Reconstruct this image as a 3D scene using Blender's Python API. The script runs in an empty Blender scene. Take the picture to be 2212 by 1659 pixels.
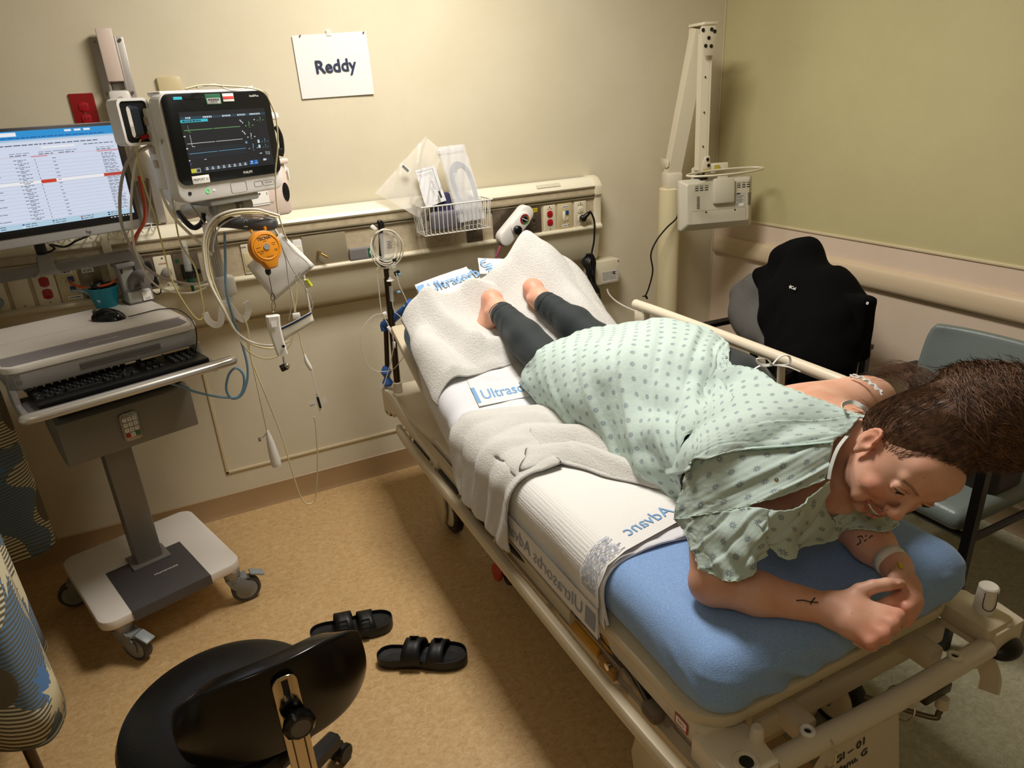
import bpy, bmesh, math, random
import numpy as np
from mathutils import Vector as V, Matrix
PI = math.pi
random.seed(5)
S = bpy.context.scene
COL = S.collection
def R_(d): return math.radians(d)
def lin(c):
    if isinstance(c, str): c = [int(c[i:i+2], 16) / 255 for i in (0, 2, 4)]
    return tuple(x / 12.92 if x <= .04045 else ((x + .055) / 1.055) ** 2.4 for x in c[:3]) + (1,)

# ------------------------------------------------------------ camera
F_PX = 1502.2
YAW, PITCH, ROLL = .43947, -.39290, -.057898
ca, sa, cb, sb = math.cos(YAW), math.sin(YAW), math.cos(PITCH), math.sin(PITCH)
FW = V((sa * cb, ca * cb, sb)); RT = V((ca, -sa, 0)); UPV = RT.cross(FW)
cr, sr = math.cos(ROLL), math.sin(ROLL)
RT, UPV = cr * RT + sr * UPV, -sr * RT + cr * UPV
CAM = V((0, 0, 1.622))
cd = bpy.data.cameras.new('camera'); cam = bpy.data.objects.new('camera', cd); COL.objects.link(cam)
cam.matrix_world = Matrix(((RT.x, UPV.x, -FW.x, CAM.x), (RT.y, UPV.y, -FW.y, CAM.y), (RT.z, UPV.z, -FW.z, CAM.z), (0, 0, 0, 1)))
cd.sensor_width = 36; cd.lens = F_PX / 2212 * 36; cd.clip_start = .05
S.camera = cam
def at(px, py, X=None, Y=None, Z=None, D=None):
    """the point of the room seen at a pixel of the photograph, on the plane X=, Y= or Z=, or at depth D"""
    r = FW + RT * ((px - 1106) / F_PX) - UPV * ((py - 829.5) / F_PX)
    if Y is not None: k = (Y - CAM.y) / r.y
    elif X is not None: k = (X - CAM.x) / r.x
    elif Z is not None: k = (Z - CAM.z) / r.z
    else: k = D
    return CAM + r * k

# ------------------------------------------------------------ light
w = bpy.data.worlds.new('world'); S.world = w; w.use_nodes = True
w.node_tree.nodes['Background'].inputs[0].default_value = (1, .9, .75, 1)
w.node_tree.nodes['Background'].inputs[1].default_value = .008
S.view_settings.view_transform = 'Standard'; S.view_settings.look = 'None'
S.view_settings.exposure = 0.0; S.view_settings.gamma = 1
S.view_settings.use_curve_mapping = False
def area(name, loc, sx, sy, power, col=(1, .93, .82)):
    l = bpy.data.lights.new(name, 'AREA'); l.shape = 'RECTANGLE'; l.size = sx; l.size_y = sy; l.energy = power; l.color = col
    o = bpy.data.objects.new(name, l); COL.objects.link(o); o.location = loc
    return o
area('troffer_light_over_bed', (.92, 1.85, 2.555), .45, .7, 47, (1, .95, .895))
area('fill_light_behind_camera', (-.6, -.5, 2.555), .5, 1.1, 7, (1, .9, .8))  # weak unseen area light behind the camera, fills the shadows

# ------------------------------------------------------------ materials
MATS = {}
def newmat(name):
    m = bpy.data.materials.new(name); m.use_nodes = True
    nt = m.node_tree; b = nt.nodes['Principled BSDF']
    MATS[name] = m
    return m, nt, b
def N(nt, t, **kw):
    n = nt.nodes.new(t)
    for k, v in kw.items():
        if k.startswith('i_'): n.inputs[k[2:].replace('_', ' ')].default_value = v
        else: setattr(n, k, v)
    return n
def mat(name, c, rough=.5, metal=0, c2=None, sc=30, mixlo=.35, mixhi=.65, bump=0, bsc=200, spec=.5, coat=0, alpha=1, emit=None, es=1, trans=0, sss=0, sheen=0, detail=4, ior=1.45):
    if name in MATS: return MATS[name]
    m, nt, b = newmat(name); L = nt.links
    b.inputs['Base Color'].default_value = lin(c); b.inputs['Roughness'].default_value = rough; b.inputs['Metallic'].default_value = metal
    b.inputs['Specular IOR Level'].default_value = spec; b.inputs['Coat Weight'].default_value = coat; b.inputs['Alpha'].default_value = alpha
    b.inputs['Transmission Weight'].default_value = trans; b.inputs['IOR'].default_value = ior
    if sss: b.inputs['Subsurface Weight'].default_value = sss; b.inputs['Subsurface Radius'].default_value = (.012, .005, .003); b.inputs['Subsurface Scale'].default_value = 1
    if sheen: b.inputs['Sheen Weight'].default_value = sheen
    if emit: b.inputs['Emission Color'].default_value = lin(emit); b.inputs['Emission Strength'].default_value = es
    tc = N(nt, 'ShaderNodeTexCoord')
    if c2:
        n = N(nt, 'ShaderNodeTexNoise', i_Scale=sc, i_Detail=detail, i_Roughness=.6); L.new(tc.outputs['Object'], n.inputs['Vector'])
        r = N(nt, 'ShaderNodeValToRGB'); r.color_ramp.elements[0].position = mixlo; r.color_ramp.elements[1].position = mixhi
        r.color_ramp.elements[0].color = lin(c); r.color_ramp.elements[1].color = lin(c2)
        L.new(n.outputs[0], r.inputs[0]); L.new(r.outputs[0], b.inputs['Base Color'])
    if bump:
        n = N(nt, 'ShaderNodeTexNoise', i_Scale=bsc, i_Detail=3); L.new(tc.outputs['Object'], n.inputs['Vector'])
        bp = N(nt, 'ShaderNodeBump', i_Strength=bump, i_Distance=.002); L.new(n.outputs[0], bp.inputs['Height']); L.new(bp.outputs[0], b.inputs['Normal'])
    return m

# ------------------------------------------------------------ objects
WM = {}
def prop(o, label=None, cat=None, group=None, kind=None):
    if label: o['label'] = label
    if cat: o['category'] = cat
    if group: o['group'] = group
    if kind: o['kind'] = kind
    return o
def thing(name, label, cat, loc=(0, 0, 0), rz=0, group=None, M=None):
    o = bpy.data.objects.new(name, None); COL.objects.link(o); o.empty_display_size = .05
    M = M if M is not None else Matrix.Translation(loc) @ Matrix.Rotation(rz, 4, 'Z')
    o.matrix_world = M; WM[o.name] = M.copy()
    return prop(o, label, cat, group)
def frame(o, x, y=None, z=None):
    """matrix with origin o, X axis x and an approximate Y axis y (or Z axis z)"""
    x = V(x).normalized()
    if z is not None: z = V(z); y = z.cross(x).normalized(); z = x.cross(y)
    else: y = V(y); z = x.cross(y).normalized(); y = z.cross(x)
    o = V(o)
    return Matrix(((x.x, y.x, z.x, o.x), (x.y, y.y, z.y, o.y), (x.z, y.z, z.z, o.z), (0, 0, 0, 1)))
def catmull(P, n=6, closed=False):
    P = [V(p) for p in P]
    if len(P) < 3: return P
    out = []; m = len(P)
    rng = range(m if closed else m - 1)
    for i in rng:
        p1, p2 = P[i], P[(i + 1) % m]
        p0 = P[i - 1] if (i > 0 or closed) else p1 * 2 - p2
        p3 = P[(i + 2) % m] if (i + 2 < m or closed) else p2 * 2 - p1
        for k in range(n):
            t = k / n
            out.append(.5 * ((2 * p1) + (p2 - p0) * t + (2 * p0 - 5 * p1 + 4 * p2 - p3) * t * t + (3 * p1 - p0 - 3 * p2 + p3) * t ** 3))
    if not closed: out.append(P[-1])
    return out
class MB:
    def __init__(s, M=None): s.bm = bmesh.new(); s.M = M.copy() if M is not None else Matrix(); s.mi = 0
    def raw(s, vs, fs, M=None):
        T = s.M @ M if M is not None else s.M
        b = [s.bm.verts.new(T @ V(v)) for v in vs]
        for f in fs:
            try: fc = s.bm.faces.new([b[i] for i in f]); fc.material_index = s.mi
            except ValueError: pass
        return s
    def merge(s, bm, M=None):
        bm.verts.ensure_lookup_table(); bm.verts.index_update()
        vs = [v.co.copy() for v in bm.verts]; fs = [[v.index for v in f.verts] for f in bm.faces]; bm.free()
        return s.raw(vs, fs, M)
    def box(s, c, size, bev=0, seg=2, M=None, taper=None):
        bm = bmesh.new(); bmesh.ops.create_cube(bm, size=1)
        for v in bm.verts:
            if taper and v.co.z > 0: v.co.x *= taper[0]; v.co.y *= taper[1]
            v.co = V((v.co.x * size[0], v.co.y * size[1], v.co.z * size[2])) + V(c)
        if bev: bmesh.ops.bevel(bm, geom=bm.edges[:], offset=min(bev, min(size) * .49), segments=seg, profile=.5, affect='EDGES')
        return s.merge(bm, M)
    def cyl(s, p0, p1, r0, r1=None, n=20, bev=0, M=None):
        r1 = r0 if r1 is None else r1; p0 = V(p0); p1 = V(p1); d = (p1 - p0); L = d.length
        pr = [(0, 0), (r0, 0), (r1, L), (0, L)] if not bev else [(0, 0), (r0 - bev, 0), (r0, bev), (r1, L - bev), (r1 - bev, L), (0, L)]
        return s.lathe(pr, M=(M if M is not None else Matrix()) @ Matrix.Translation(p0) @ d.to_track_quat('Z', 'Y').to_matrix().to_4x4(), n=n)
    def lathe(s, pr, M=None, n=24):
        vs = []; fs = []; rows = []
        for r, z in pr:
            if r < 1e-6: rows.append([len(vs)]); vs.append((0, 0, z))
            else:
                rows.append(list(range(len(vs), len(vs) + n)))
                vs += [(r * math.cos(2 * PI * k / n), r * math.sin(2 * PI * k / n), z) for k in range(n)]
        for a, b in zip(rows, rows[1:]):
            for k in range(n):
                k2 = (k + 1) % n
                if len(a) == 1 and len(b) == 1: continue
                if len(a) == 1: fs.append([a[0], b[k2], b[k]])
                elif len(b) == 1: fs.append([a[k], a[k2], b[0]])
                else: fs.append([a[k], a[k2], b[k2], b[k]])
        return s.raw(vs, fs, M)
    def tube(s, pts, r, n=8, res=6, closed=False, smooth=True, M=None, sec=None, up=None):
        P = catmull(pts, res, closed) if smooth and len(pts) > 2 else [V(p) for p in pts]
        m = len(P); vs = []; fs = []
        T = []
        for i in range(m):
            if closed: t = P[(i + 1) % m] - P[i - 1]
            else: t = P[min(i + 1, m - 1)] - P[max(i - 1, 0)]
            T.append(t.normalized() if t.length > 1e-9 else V((0, 0, 1)))
        u = V(up) if up is not None else (V((0, 0, 1)) if abs(T[0].z) < .9 else V((1, 0, 0)))
        for i in range(m):
            t = T[i]; u = (u - t * u.dot(t))
            u = u.normalized() if u.length > 1e-6 else t.orthogonal().normalized()
            w_ = t.cross(u); rr = r(i / max(1, m - 1)) if callable(r) else r
            if sec: vs += [P[i] + u * (a * rr) + w_ * (b * rr) for a, b in sec]
            else: vs += [P[i] + u * (rr * math.cos(2 * PI * k / n)) + w_ * (rr * math.sin(2 * PI * k / n)) for k in range(n)]
        if sec: n = len(sec)
        for i in range(m if closed else m - 1):
            for k in range(n):
                a = i * n + k; b = i * n + (k + 1) % n; c = ((i + 1) % m) * n + (k + 1) % n; d = ((i + 1) % m) * n + k
                fs.append([a, b, c, d])
        if not closed: fs.append(list(range(n))[::-1]); fs.append([(m - 1) * n + k for k in range(n)])
        return s.raw(vs, fs, M)
    def prism(s, poly, h, M=None, bev=0, z0=0):
        bm = bmesh.new()
        b = [bm.verts.new((x, y, z0)) for x, y in poly]; f = bm.faces.new(b)
        r = bmesh.ops.extrude_face_region(bm, geom=[f])
        for g in r['geom']:
            if isinstance(g, bmesh.types.BMVert): g.co.z += h
        bmesh.ops.recalc_face_normals(bm, faces=bm.faces)
        if bev: bmesh.ops.bevel(bm, geom=bm.edges[:], offset=bev, segments=2, profile=.5, affect='EDGES')
        return s.merge(bm, M)
    def ball(s, c, r, M=None, n=20, m=12):
        r = (r, r, r) if not hasattr(r, '__len__') else r
        vs = []; fs = []
        vs.append((c[0], c[1], c[2] - r[2]))
        for i in range(1, m):
            a = -PI / 2 + PI * i / m
            vs += [(c[0] + r[0] * math.cos(a) * math.cos(2 * PI * k / n), c[1] + r[1] * math.cos(a) * math.sin(2 * PI * k / n), c[2] + r[2] * math.sin(a)) for k in range(n)]
        vs.append((c[0], c[1], c[2] + r[2])); e = len(vs) - 1
        for k in range(n):
            k2 = (k + 1) % n; fs.append([0, 1 + k2, 1 + k]); fs.append([e, e - n + k, e - n + k2])
            for i in range(m - 2): a = 1 + i * n; fs.append([a + k, a + k2, a + n + k2, a + n + k])
        return s.raw(vs, fs, M)
    def sheet(s, G, closed=False, M=None):
        """G: rows of points"""
        nu = len(G); nv = len(G[0]); vs = [p for r in G for p in r]
        fs = [[i * nv + j, i * nv + (j + 1) % nv, (i + 1) * nv + (j + 1) % nv, (i + 1) * nv + j] for i in range(nu - 1) for j in range(nv if closed else nv - 1)]
        return s.raw(vs, fs, M)
    def build(s, name, m, parent=None, smooth=40, sub=0, solid=0, off=0, local=False, kind=None, label=None, rec=True):
        if rec: bmesh.ops.recalc_face_normals(s.bm, faces=s.bm.faces)
        me = bpy.data.meshes.new(name); s.bm.to_mesh(me); s.bm.free()
        o = bpy.data.objects.new(name, me); COL.objects.link(o)
        for mm in (m if isinstance(m, (list, tuple)) else [m]): me.materials.append(mm)
        if parent is not None:
            W = WM[parent.name]; WM[o.name] = W
            if not local: me.transform(W.inverted())
            o.parent = parent
        else: WM[o.name] = Matrix()
        if smooth:
            me.shade_smooth()
            if smooth < 180: me.set_sharp_from_angle(angle=R_(smooth))
        if solid: md = o.modifiers.new('solid', 'SOLIDIFY'); md.thickness = solid; md.offset = off
        if sub: md = o.modifiers.new('sub', 'SUBSURF'); md.levels = sub; md.render_levels = sub
        if kind: o['kind'] = kind
        if label: o['label'] = label
        return o
def recenter(o):
    """move a top-level mesh's origin to its own base"""
    me = o.data; n = len(me.vertices); a = np.empty(n * 3, 'f'); me.vertices.foreach_get('co', a); a = a.reshape(-1, 3)
    c = V(((a[:, 0].min() + a[:, 0].max()) / 2, (a[:, 1].min() + a[:, 1].max()) / 2, a[:, 2].min()))
    me.transform(Matrix.Translation(-c)); o.matrix_world = Matrix.Translation(c); WM[o.name] = Matrix.Translation(c)
    return o
def solo(mb, name, m, label, cat, group=None, **kw):
    o = mb.build(name, m, None, **kw); prop(o, label, cat, group); return recenter(o)
def text(s, size, M, m, parent, name='lettering', thick=.0003, bold=0, align='CENTER', mirror=False, xs=1):
    c = bpy.data.curves.new('t', 'FONT'); c.body = s; c.size = size; c.extrude = thick; c.offset = bold; c.align_x = align; c.align_y = 'CENTER'; c.resolution_u = 3
    o = bpy.data.objects.new('t', c); COL.objects.link(o)
    bpy.context.view_layer.update()
    me = bpy.data.meshes.new_from_object(o.evaluated_get(bpy.context.evaluated_depsgraph_get()))
    bpy.data.objects.remove(o); bpy.data.curves.remove(c)
    me.materials.clear(); me.materials.append(m); me.name = name
    me.transform(Matrix.Diagonal((-xs if mirror else xs, 1, 1, 1)))
    W = WM[parent.name] if parent is not None else Matrix()
    me.transform(W.inverted() @ M)
    o = bpy.data.objects.new(name, me); COL.objects.link(o)
    if parent is not None: o.parent = parent; WM[o.name] = W
    return o
def rrect(w, h, r, n=5, cx=0, cy=0):
    P = []
    for sx, sy, a0 in ((1, 1, 0), (-1, 1, 90), (-1, -1, 180), (1, -1, 270)):
        for k in range(n + 1):
            a = R_(a0 + 90 * k / n); P.append((cx + sx * (w / 2 - r) + r * math.cos(a), cy + sy * (h / 2 - r) + r * math.sin(a)))
    return P

# ------------------------------------------------------------ implicit surfaces (smooth bodies, cushions, cloth bundles)
def _rot(M): return np.array([[M[i][j] for j in range(3)] for i in range(3)], 'f8')
class Blob:
    """a solid as a smooth union of tapered capsules, ellipsoids and rounded boxes, meshed by surface nets"""
    def __init__(s): s.p = []
    def cap(s, a, b, ra, rb=None, k=.01, op='+', fl=None):
        """tapered capsule; fl=(axis, f): section squashed by f along axis"""
        s.p.append(('c', np.array(a, 'f8'), np.array(b, 'f8'), ra, ra if rb is None else rb, k, op, fl)); return s
    def chain(s, P, Rr, k=.01, op='+', fl=None):
        for i in range(len(P) - 1): s.cap(P[i], P[i + 1], Rr[i], Rr[i + 1], k, op, fl)
        return s
    def ell(s, c, r, M=None, k=.01, op='+'):
        s.p.append(('e', np.array(c, 'f8'), np.array(r if hasattr(r, '__len__') else (r, r, r), 'f8'), _rot(M) if M is not None else np.eye(3), 0, k, op, None)); return s
    def box(s, c, h, rad, M=None, k=.01, op='+'):
        s.p.append(('b', np.array(c, 'f8'), np.array(h, 'f8'), _rot(M) if M is not None else np.eye(3), rad, k, op, None)); return s
    def bound(s, q):
        if q[0] == 'c': return (q[1] + q[2]) / 2, np.linalg.norm(q[1] - q[2]) / 2 + max(q[3], q[4])
        if q[0] == 'e': return q[1], q[2].max()
        return q[1], np.linalg.norm(q[2]) + q[4]
    def one(s, q, P):
        if q[0] == 'c':
            a, b, ra, rb = q[1:5]; ab = b - a; L2 = ab @ ab + 1e-12
            t = np.clip(((P - a) @ ab) / L2, 0, 1); d = P - (a + t[..., None] * ab)
            if q[7] is not None:
                ax = np.array(q[7][0], 'f8'); ax /= np.linalg.norm(ax); e = d @ ax; d = d + (e * (1 / q[7][1] - 1))[..., None] * ax
                return (np.sqrt((d * d).sum(-1)) - (ra + (rb - ra) * t)) * min(1, q[7][1])
            return np.sqrt((d * d).sum(-1)) - (ra + (rb - ra) * t)
        if q[0] == 'e':
            l = (P - q[1]) @ q[3]; r = q[2]; k0 = np.sqrt(((l / r) ** 2).sum(-1)); k1 = np.sqrt(((l / (r * r)) ** 2).sum(-1)) + 1e-9
            return k0 * (k0 - 1) / k1
        l = np.abs((P - q[1]) @ q[3]) - q[2]
        return np.sqrt((np.maximum(l, 0) ** 2).sum(-1)) + np.minimum(l.max(-1), 0) - q[4]
    def sdf(s, P, far=1e9):
        """P (blocks, n, 3)"""
        D = np.full(P.shape[:-1], 1.0)
        c = P.mean(1); rad = np.sqrt(((P - c[:, None]) ** 2).sum(-1)).max(1)
        for q in s.p:
            bc, br = s.bound(q); kk = q[5]
            m = np.sqrt(((c - bc) ** 2).sum(-1)) < br + rad + max(.03, kk * 1.5) + .02
            if not m.any(): continue
            d = s.one(q, P[m]); o = D[m]
            if q[6] == '+':
                h = np.clip(.5 + .5 * (o - d) / kk, 0, 1); D[m] = o + (d - o) * h - kk * h * (1 - h)
            elif q[6] == '-':
                h = np.clip(.5 - .5 * (o + d) / kk, 0, 1); D[m] = o + (-d - o) * h + kk * h * (1 - h)
            else:   # 'n' groove: sharper carving
                D[m] = np.maximum(o, -d)
        return D
    def mesh(s, h=.004, disp=None, lo=None, hi=None):
        K = 8; B = h * K
        if lo is None:
            bs = [s.bound(q) for q in s.p if q[6] == '+']
            lo = np.min([c - r for c, r in bs], 0) - .02; hi = np.max([c + r for c, r in bs], 0) + .02
        lo = np.floor(np.array(lo) / B) * B; n = np.ceil((np.array(hi) - lo) / B).astype(int) + 1
        I = np.stack(np.meshgrid(*[np.arange(k) for k in n], indexing='ij'), -1).reshape(-1, 3)
        c = lo + (I + .5) * B
        f = s.sdf
        d = np.concatenate([f(c[i:i + 20000, None, :])[:, 0] for i in range(0, len(c), 20000)])
        I = I[np.abs(d) < B * 1.25 + .02]
        g = np.stack(np.meshgrid(*[np.arange(K + 1)] * 3, indexing='ij'), -1).reshape(-1, 3)
        keys = []; pos = []; edges = []
        NN = (n * K + 2).astype(np.int64)
        def key(a): return (a[..., 0] * NN[1] + a[..., 1]) * NN[2] + a[..., 2]
        for i in range(0, len(I), 1500):
            J = I[i:i + 1500]; G = (J[:, None, :] * K + g[None]).astype(np.int64); P = lo + G * h
            D = f(P)
            if disp is not None: D = D - disp(P)
            D = D.reshape(-1, K + 1, K + 1, K + 1); D = np.where(D == 0, 1e-9, D)
            G = G.reshape(-1, K + 1, K + 1, K + 1, 3)
            sg = D < 0; cnt = np.zeros(D[:, :-1, :-1, :-1].shape, int)
            acc = np.zeros(cnt.shape + (3,)); num = np.zeros(cnt.shape)
            sl = {0: slice(0, K), 1: slice(1, K + 1)}
            for ax in range(3):
                oth = [a for a in range(3) if a != ax]
                for u in (0, 1):
                    for v in (0, 1):
                        o0 = [0, 0, 0]; o0[oth[0]] = u; o0[oth[1]] = v; o1 = list(o0); o1[ax] = 1
                        A = D[(slice(None),) + tuple(sl[q] for q in o0)]; Bq = D[(slice(None),) + tuple(sl[q] for q in o1)]
                        m = (A < 0) != (Bq < 0); t = np.where(m, A / np.where(m, A - Bq, 1), 0)
                        e = np.zeros(cnt.shape + (3,)); e[..., oth[0]] = u; e[..., oth[1]] = v; e[..., ax] = t
                        acc += e * m[..., None]; num += m
            act = num > 0
            b = G[:, :-1, :-1, :-1][act]
            keys.append(key(b)); pos.append(lo + (b + acc[act] / num[act][:, None]) * h)
            for ax in range(3):
                o1 = [0, 0, 0]; o1[ax] = 1
                A = D[:, :-1, :-1, :-1]; Bq = D[(slice(None),) + tuple(sl[q] for q in o1)]
                m = (A < 0) != (Bq < 0)
                edges.append((ax, G[:, :-1, :-1, :-1][m], (A < 0)[m]))
        keys = np.concatenate(keys); pos = np.concatenate(pos)
        keys, ix = np.unique(keys, return_index=True); pos = pos[ix]
        Q = []
        for ax, b, neg in edges:
            if not len(b): continue
            o = [a for a in range(3) if a != ax]
            if ax == 1: o = o[::-1]
            u = np.zeros(3, np.int64); v = np.zeros(3, np.int64); u[o[0]] = 1; v[o[1]] = 1
            q = np.stack([key(b - u - v), key(b - v), key(b), key(b - u)], 1)
            q[~neg] = q[~neg][:, ::-1]
            j = np.searchsorted(keys, q); j = np.minimum(j, len(keys) - 1)
            ok = (keys[j] == q).all(1); Q.append(j[ok])
        return pos, np.concatenate(Q)
def np_mesh(name, pos, quads, mats, parent=None, smooth=True, relax=0, attr=None):
    if relax:
        E = np.concatenate([quads[:, [0, 1]], quads[:, [1, 2]], quads[:, [2, 3]], quads[:, [3, 0]]])
        for _ in range(relax):
            a = np.zeros_like(pos); n = np.zeros(len(pos))
            for u, v in ((0, 1), (1, 0)):
                for c in range(3): a[:, c] += np.bincount(E[:, u], pos[E[:, v], c], len(pos))
                n += np.bincount(E[:, u], minlength=len(pos))
            pos = pos * .5 + .5 * a / np.maximum(n, 1)[:, None]
    me = bpy.data.meshes.new(name); nf = len(quads)
    me.vertices.add(len(pos)); me.vertices.foreach_set('co', pos.astype('f').ravel())
    me.loops.add(nf * 4); me.loops.foreach_set('vertex_index', quads.astype('i').ravel())
    me.polygons.add(nf); me.polygons.foreach_set('loop_start', np.arange(0, nf * 4, 4, dtype='i')); me.polygons.foreach_set('loop_total', np.full(nf, 4, 'i'))
    if smooth: me.polygons.foreach_set('use_smooth', np.ones(nf, bool))
    if attr:
        for k, val in attr.items():
            a = me.attributes.new(k, 'FLOAT', 'POINT'); a.data.foreach_set('value', val(pos).astype('f'))
    me.update(calc_edges=True); me.validate()
    for m in (mats if isinstance(mats, (list, tuple)) else [mats]): me.materials.append(m)
    o = bpy.data.objects.new(name, me); COL.objects.link(o)
    if parent is not None: W = WM[parent.name]; me.transform(W.inverted()); o.parent = parent; WM[o.name] = W
    else: WM[o.name] = Matrix()
    return o
def atp(px, py, P, n):
    """the point seen at a pixel of the photograph on the plane through P with normal n"""
    r = FW + RT * ((px - 1106) / F_PX) - UPV * ((py - 829.5) / F_PX); P = V(P); n = V(n)
    return CAM + r * ((P - CAM).dot(n) / r.dot(n))
def wallframe(c, yaw, tilt=0):
    """frame standing up: x to the right, y up, z towards the viewer; yaw turns about the vertical, tilt leans the top back"""
    a = yaw; d1 = V((math.cos(a), math.sin(a), 0)); back = V((-math.sin(a), math.cos(a), 0))
    up = math.cos(tilt) * V((0, 0, 1)) + math.sin(tilt) * back; n = d1.cross(up)
    return Matrix(((d1.x, up.x, n.x, c[0]), (d1.y, up.y, n.y, c[1]), (d1.z, up.z, n.z, c[2]), (0, 0, 0, 1)))
# ------------------------------------------------------------ the room
def wallmat(name, c, c2, bump=.25):
    return mat(name, c, .62, c2=c2, sc=2.2, bump=bump, bsc=260, spec=.35)
m_back = wallmat('vinyl_wall_cream', 'd5cbb1', 'cfc4a8')
m_olive = wallmat('vinyl_wall_olive', 'c0b78a', 'bab184')
m_pink = wallmat('vinyl_wall_blush', 'dcc8b2', 'd6c1ab')
def floormat(name, cs):
    m, nt, b = newmat(name); L = nt.links; tc = N(nt, 'ShaderNodeTexCoord')
    mp = N(nt, 'ShaderNodeMapping'); mp.inputs['Scale'].default_value = (1, 1.35, 1); mp.inputs['Rotation'].default_value = (0, 0, .12); L.new(tc.outputs['Object'], mp.inputs[0])
    n = N(nt, 'ShaderNodeTexNoise', i_Scale=44, i_Detail=9, i_Roughness=.78, i_Distortion=.9); L.new(mp.outputs[0], n.inputs['Vector'])
    r = N(nt, 'ShaderNodeValToRGB'); e = r.color_ramp.elements; e[0].position = .3; e[0].color = lin(cs[0]); e[1].position = .72; e[1].color = lin(cs[3])
    x = e.new(.45); x.color = lin(cs[1]); x = e.new(.56); x.color = lin(cs[2]); L.new(n.outputs[0], r.inputs[0])
    n2 = N(nt, 'ShaderNodeTexNoise', i_Scale=85, i_Detail=3, i_Distortion=2.5); L.new(mp.outputs[0], n2.inputs['Vector'])
    r2 = N(nt, 'ShaderNodeValToRGB'); r2.color_ramp.elements[0].position = .60; r2.color_ramp.elements[1].position = .72
    L.new(n2.outputs[0], r2.inputs[0])
    mx = N(nt, 'ShaderNodeMix', data_type='RGBA'); mx.inputs[7].default_value = lin(cs[4]); L.new(r.outputs[0], mx.inputs[6])
    mm = N(nt, 'ShaderNodeMath', operation='MULTIPLY'); mm.inputs[1].default_value = .55; L.new(r2.outputs[0], mm.inputs[0]); L.new(mm.outputs[0], mx.inputs[0])
    L.new(mx.outputs[2], b.inputs['Base Color']); b.inputs['Roughness'].default_value = .42; b.inputs['Specular IOR Level'].default_value = .35
    return m
m_floor = floormat('marbled_tan_linoleum', ['a98554', 'bd9a68', 'c6a676', 'd3b78b', '8d6234'])
m_floor2 = floormat('marbled_green_linoleum', ['8a8468', '979278', 'a29d84', 'b0ab94', '66604a'])
m_base = mat('cove_base_brown', 'a3865f', .45, c2='9c7f58', sc=3)
m_pvc = mat('pvc_beige', 'd8c9a6', .4, c2='d2c29d', sc=3)
def slab(name, c, s, m, kind='structure'):
    b = MB(); b.box(c, s); o = b.build(name, m, kind=kind, smooth=0); return o
XL, XR, YF, YB, ZC = -1.75, 2.605, -1.6, 2.9, 2.6
b = MB(); b.box(((XL + XR) / 2, (YF + YB) / 2, -.05), (XR - XL, YB - YF, .1)); b.mi = 1
b.box(((1.18 + XR) / 2, (YF + YB) / 2, -.0495), (XR - 1.18, YB - YF, .1003)); b.build('floor', [m_floor, m_floor2], kind='structure', smooth=0)
slab('ceiling', ((XL + XR) / 2, (YF + YB) / 2, ZC + .05), (XR - XL, YB - YF, .1), mat('ceiling_tile', 'd9d4c6', .8))
slab('wall_back', ((XL + XR) / 2, YB + .05, ZC / 2), (XR - XL + .2, .1, ZC), m_back)
slab('wall_left', (XL - .05, (YF + YB) / 2, ZC / 2), (.1, YB - YF, ZC), m_back)
slab('wall_front', ((XL + XR) / 2, YF - .05, ZC / 2), (XR - XL + .2, .1, ZC), m_olive)
b = MB(); b.box((XR + .05, (YF + YB) / 2, (ZC + .98) / 2), (.1, YB - YF, ZC - .98)); b.mi = 1
b.box((XR + .05, (YF + YB) / 2, .49), (.1, YB - YF, .98)); b.build('wall_right', [m_olive, m_pink], kind='structure', smooth=0)
# cove base along the back and right walls
prof = [(0, 0), (.016, 0), (.013, .006), (.006, .02), (.005, .098), (.0, .102)]
b = MB(); b.sheet([[(x, YB - d, z) for d, z in prof] for x in (XL, XR)]); b.build('baseboard_back', m_base, kind='structure', smooth=30)
b = MB(); b.sheet([[(XR - d, y, z) for d, z in prof] for y in (YF, YB)]); b.build('baseboard_right', mat('cove_base_dark', '7c6a4c', .5), kind='structure', smooth=30)
b = MB(); b.box((XR - .003, (YF + YB) / 2, .979), (.008, YB - YF, .012), .003); b.build('trim_1', m_pvc, kind='structure')
# strip over the right-hand corner joint
b = MB(); b.box((XR - .004, YB - .004, (ZC + .1) / 2), (.006, .006, ZC - .1)); b.build('trim_2', m_pvc, kind='structure')
# bumper rail (rounded handrail) on the right wall
hp = [(0, .880), (.012, .884), (.024, .880), (.031, .868), (.034, .845), (.034, .825), (.031, .805), (.024, .794), (.012, .790), (0, .794)]
b = MB(); b.sheet([[(XR - d, y, z) for d, z in hp] for y in (YF + .01, YB - .045)])
b.sheet([[(XR - d * s, YB - .045 + .03 * (1 - s) ** .5 if s < 1 else YB - .045, .837 + (z - .837) * (.75 + .25 * s)) for d, z in hp] for s in (1, .85, .5, .02)])
o = solo(b, 'wall_bumper_rail', mat('bumper_vinyl', 'd4bf9f', .38), 'beige rounded vinyl bumper rail running along the right wall', 'handrail', smooth=50)
# access panel outline on the back wall
def onw(x, z, d=.003): return (x, YB - d, z)
b = MB()
for p, q in (((.0, .203), (.815, .203)), ((-.0, .203), (.0, .84)), ((.0, .84), (.815, .84))):
    c = ((p[0] + q[0]) / 2, YB - .003, (p[1] + q[1]) / 2); b.box(c, (abs(q[0] - p[0]) + .012, .006, abs(q[1] - p[1]) + .012), .002)
b.build('trim_3', m_pvc, kind='structure')
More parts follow.
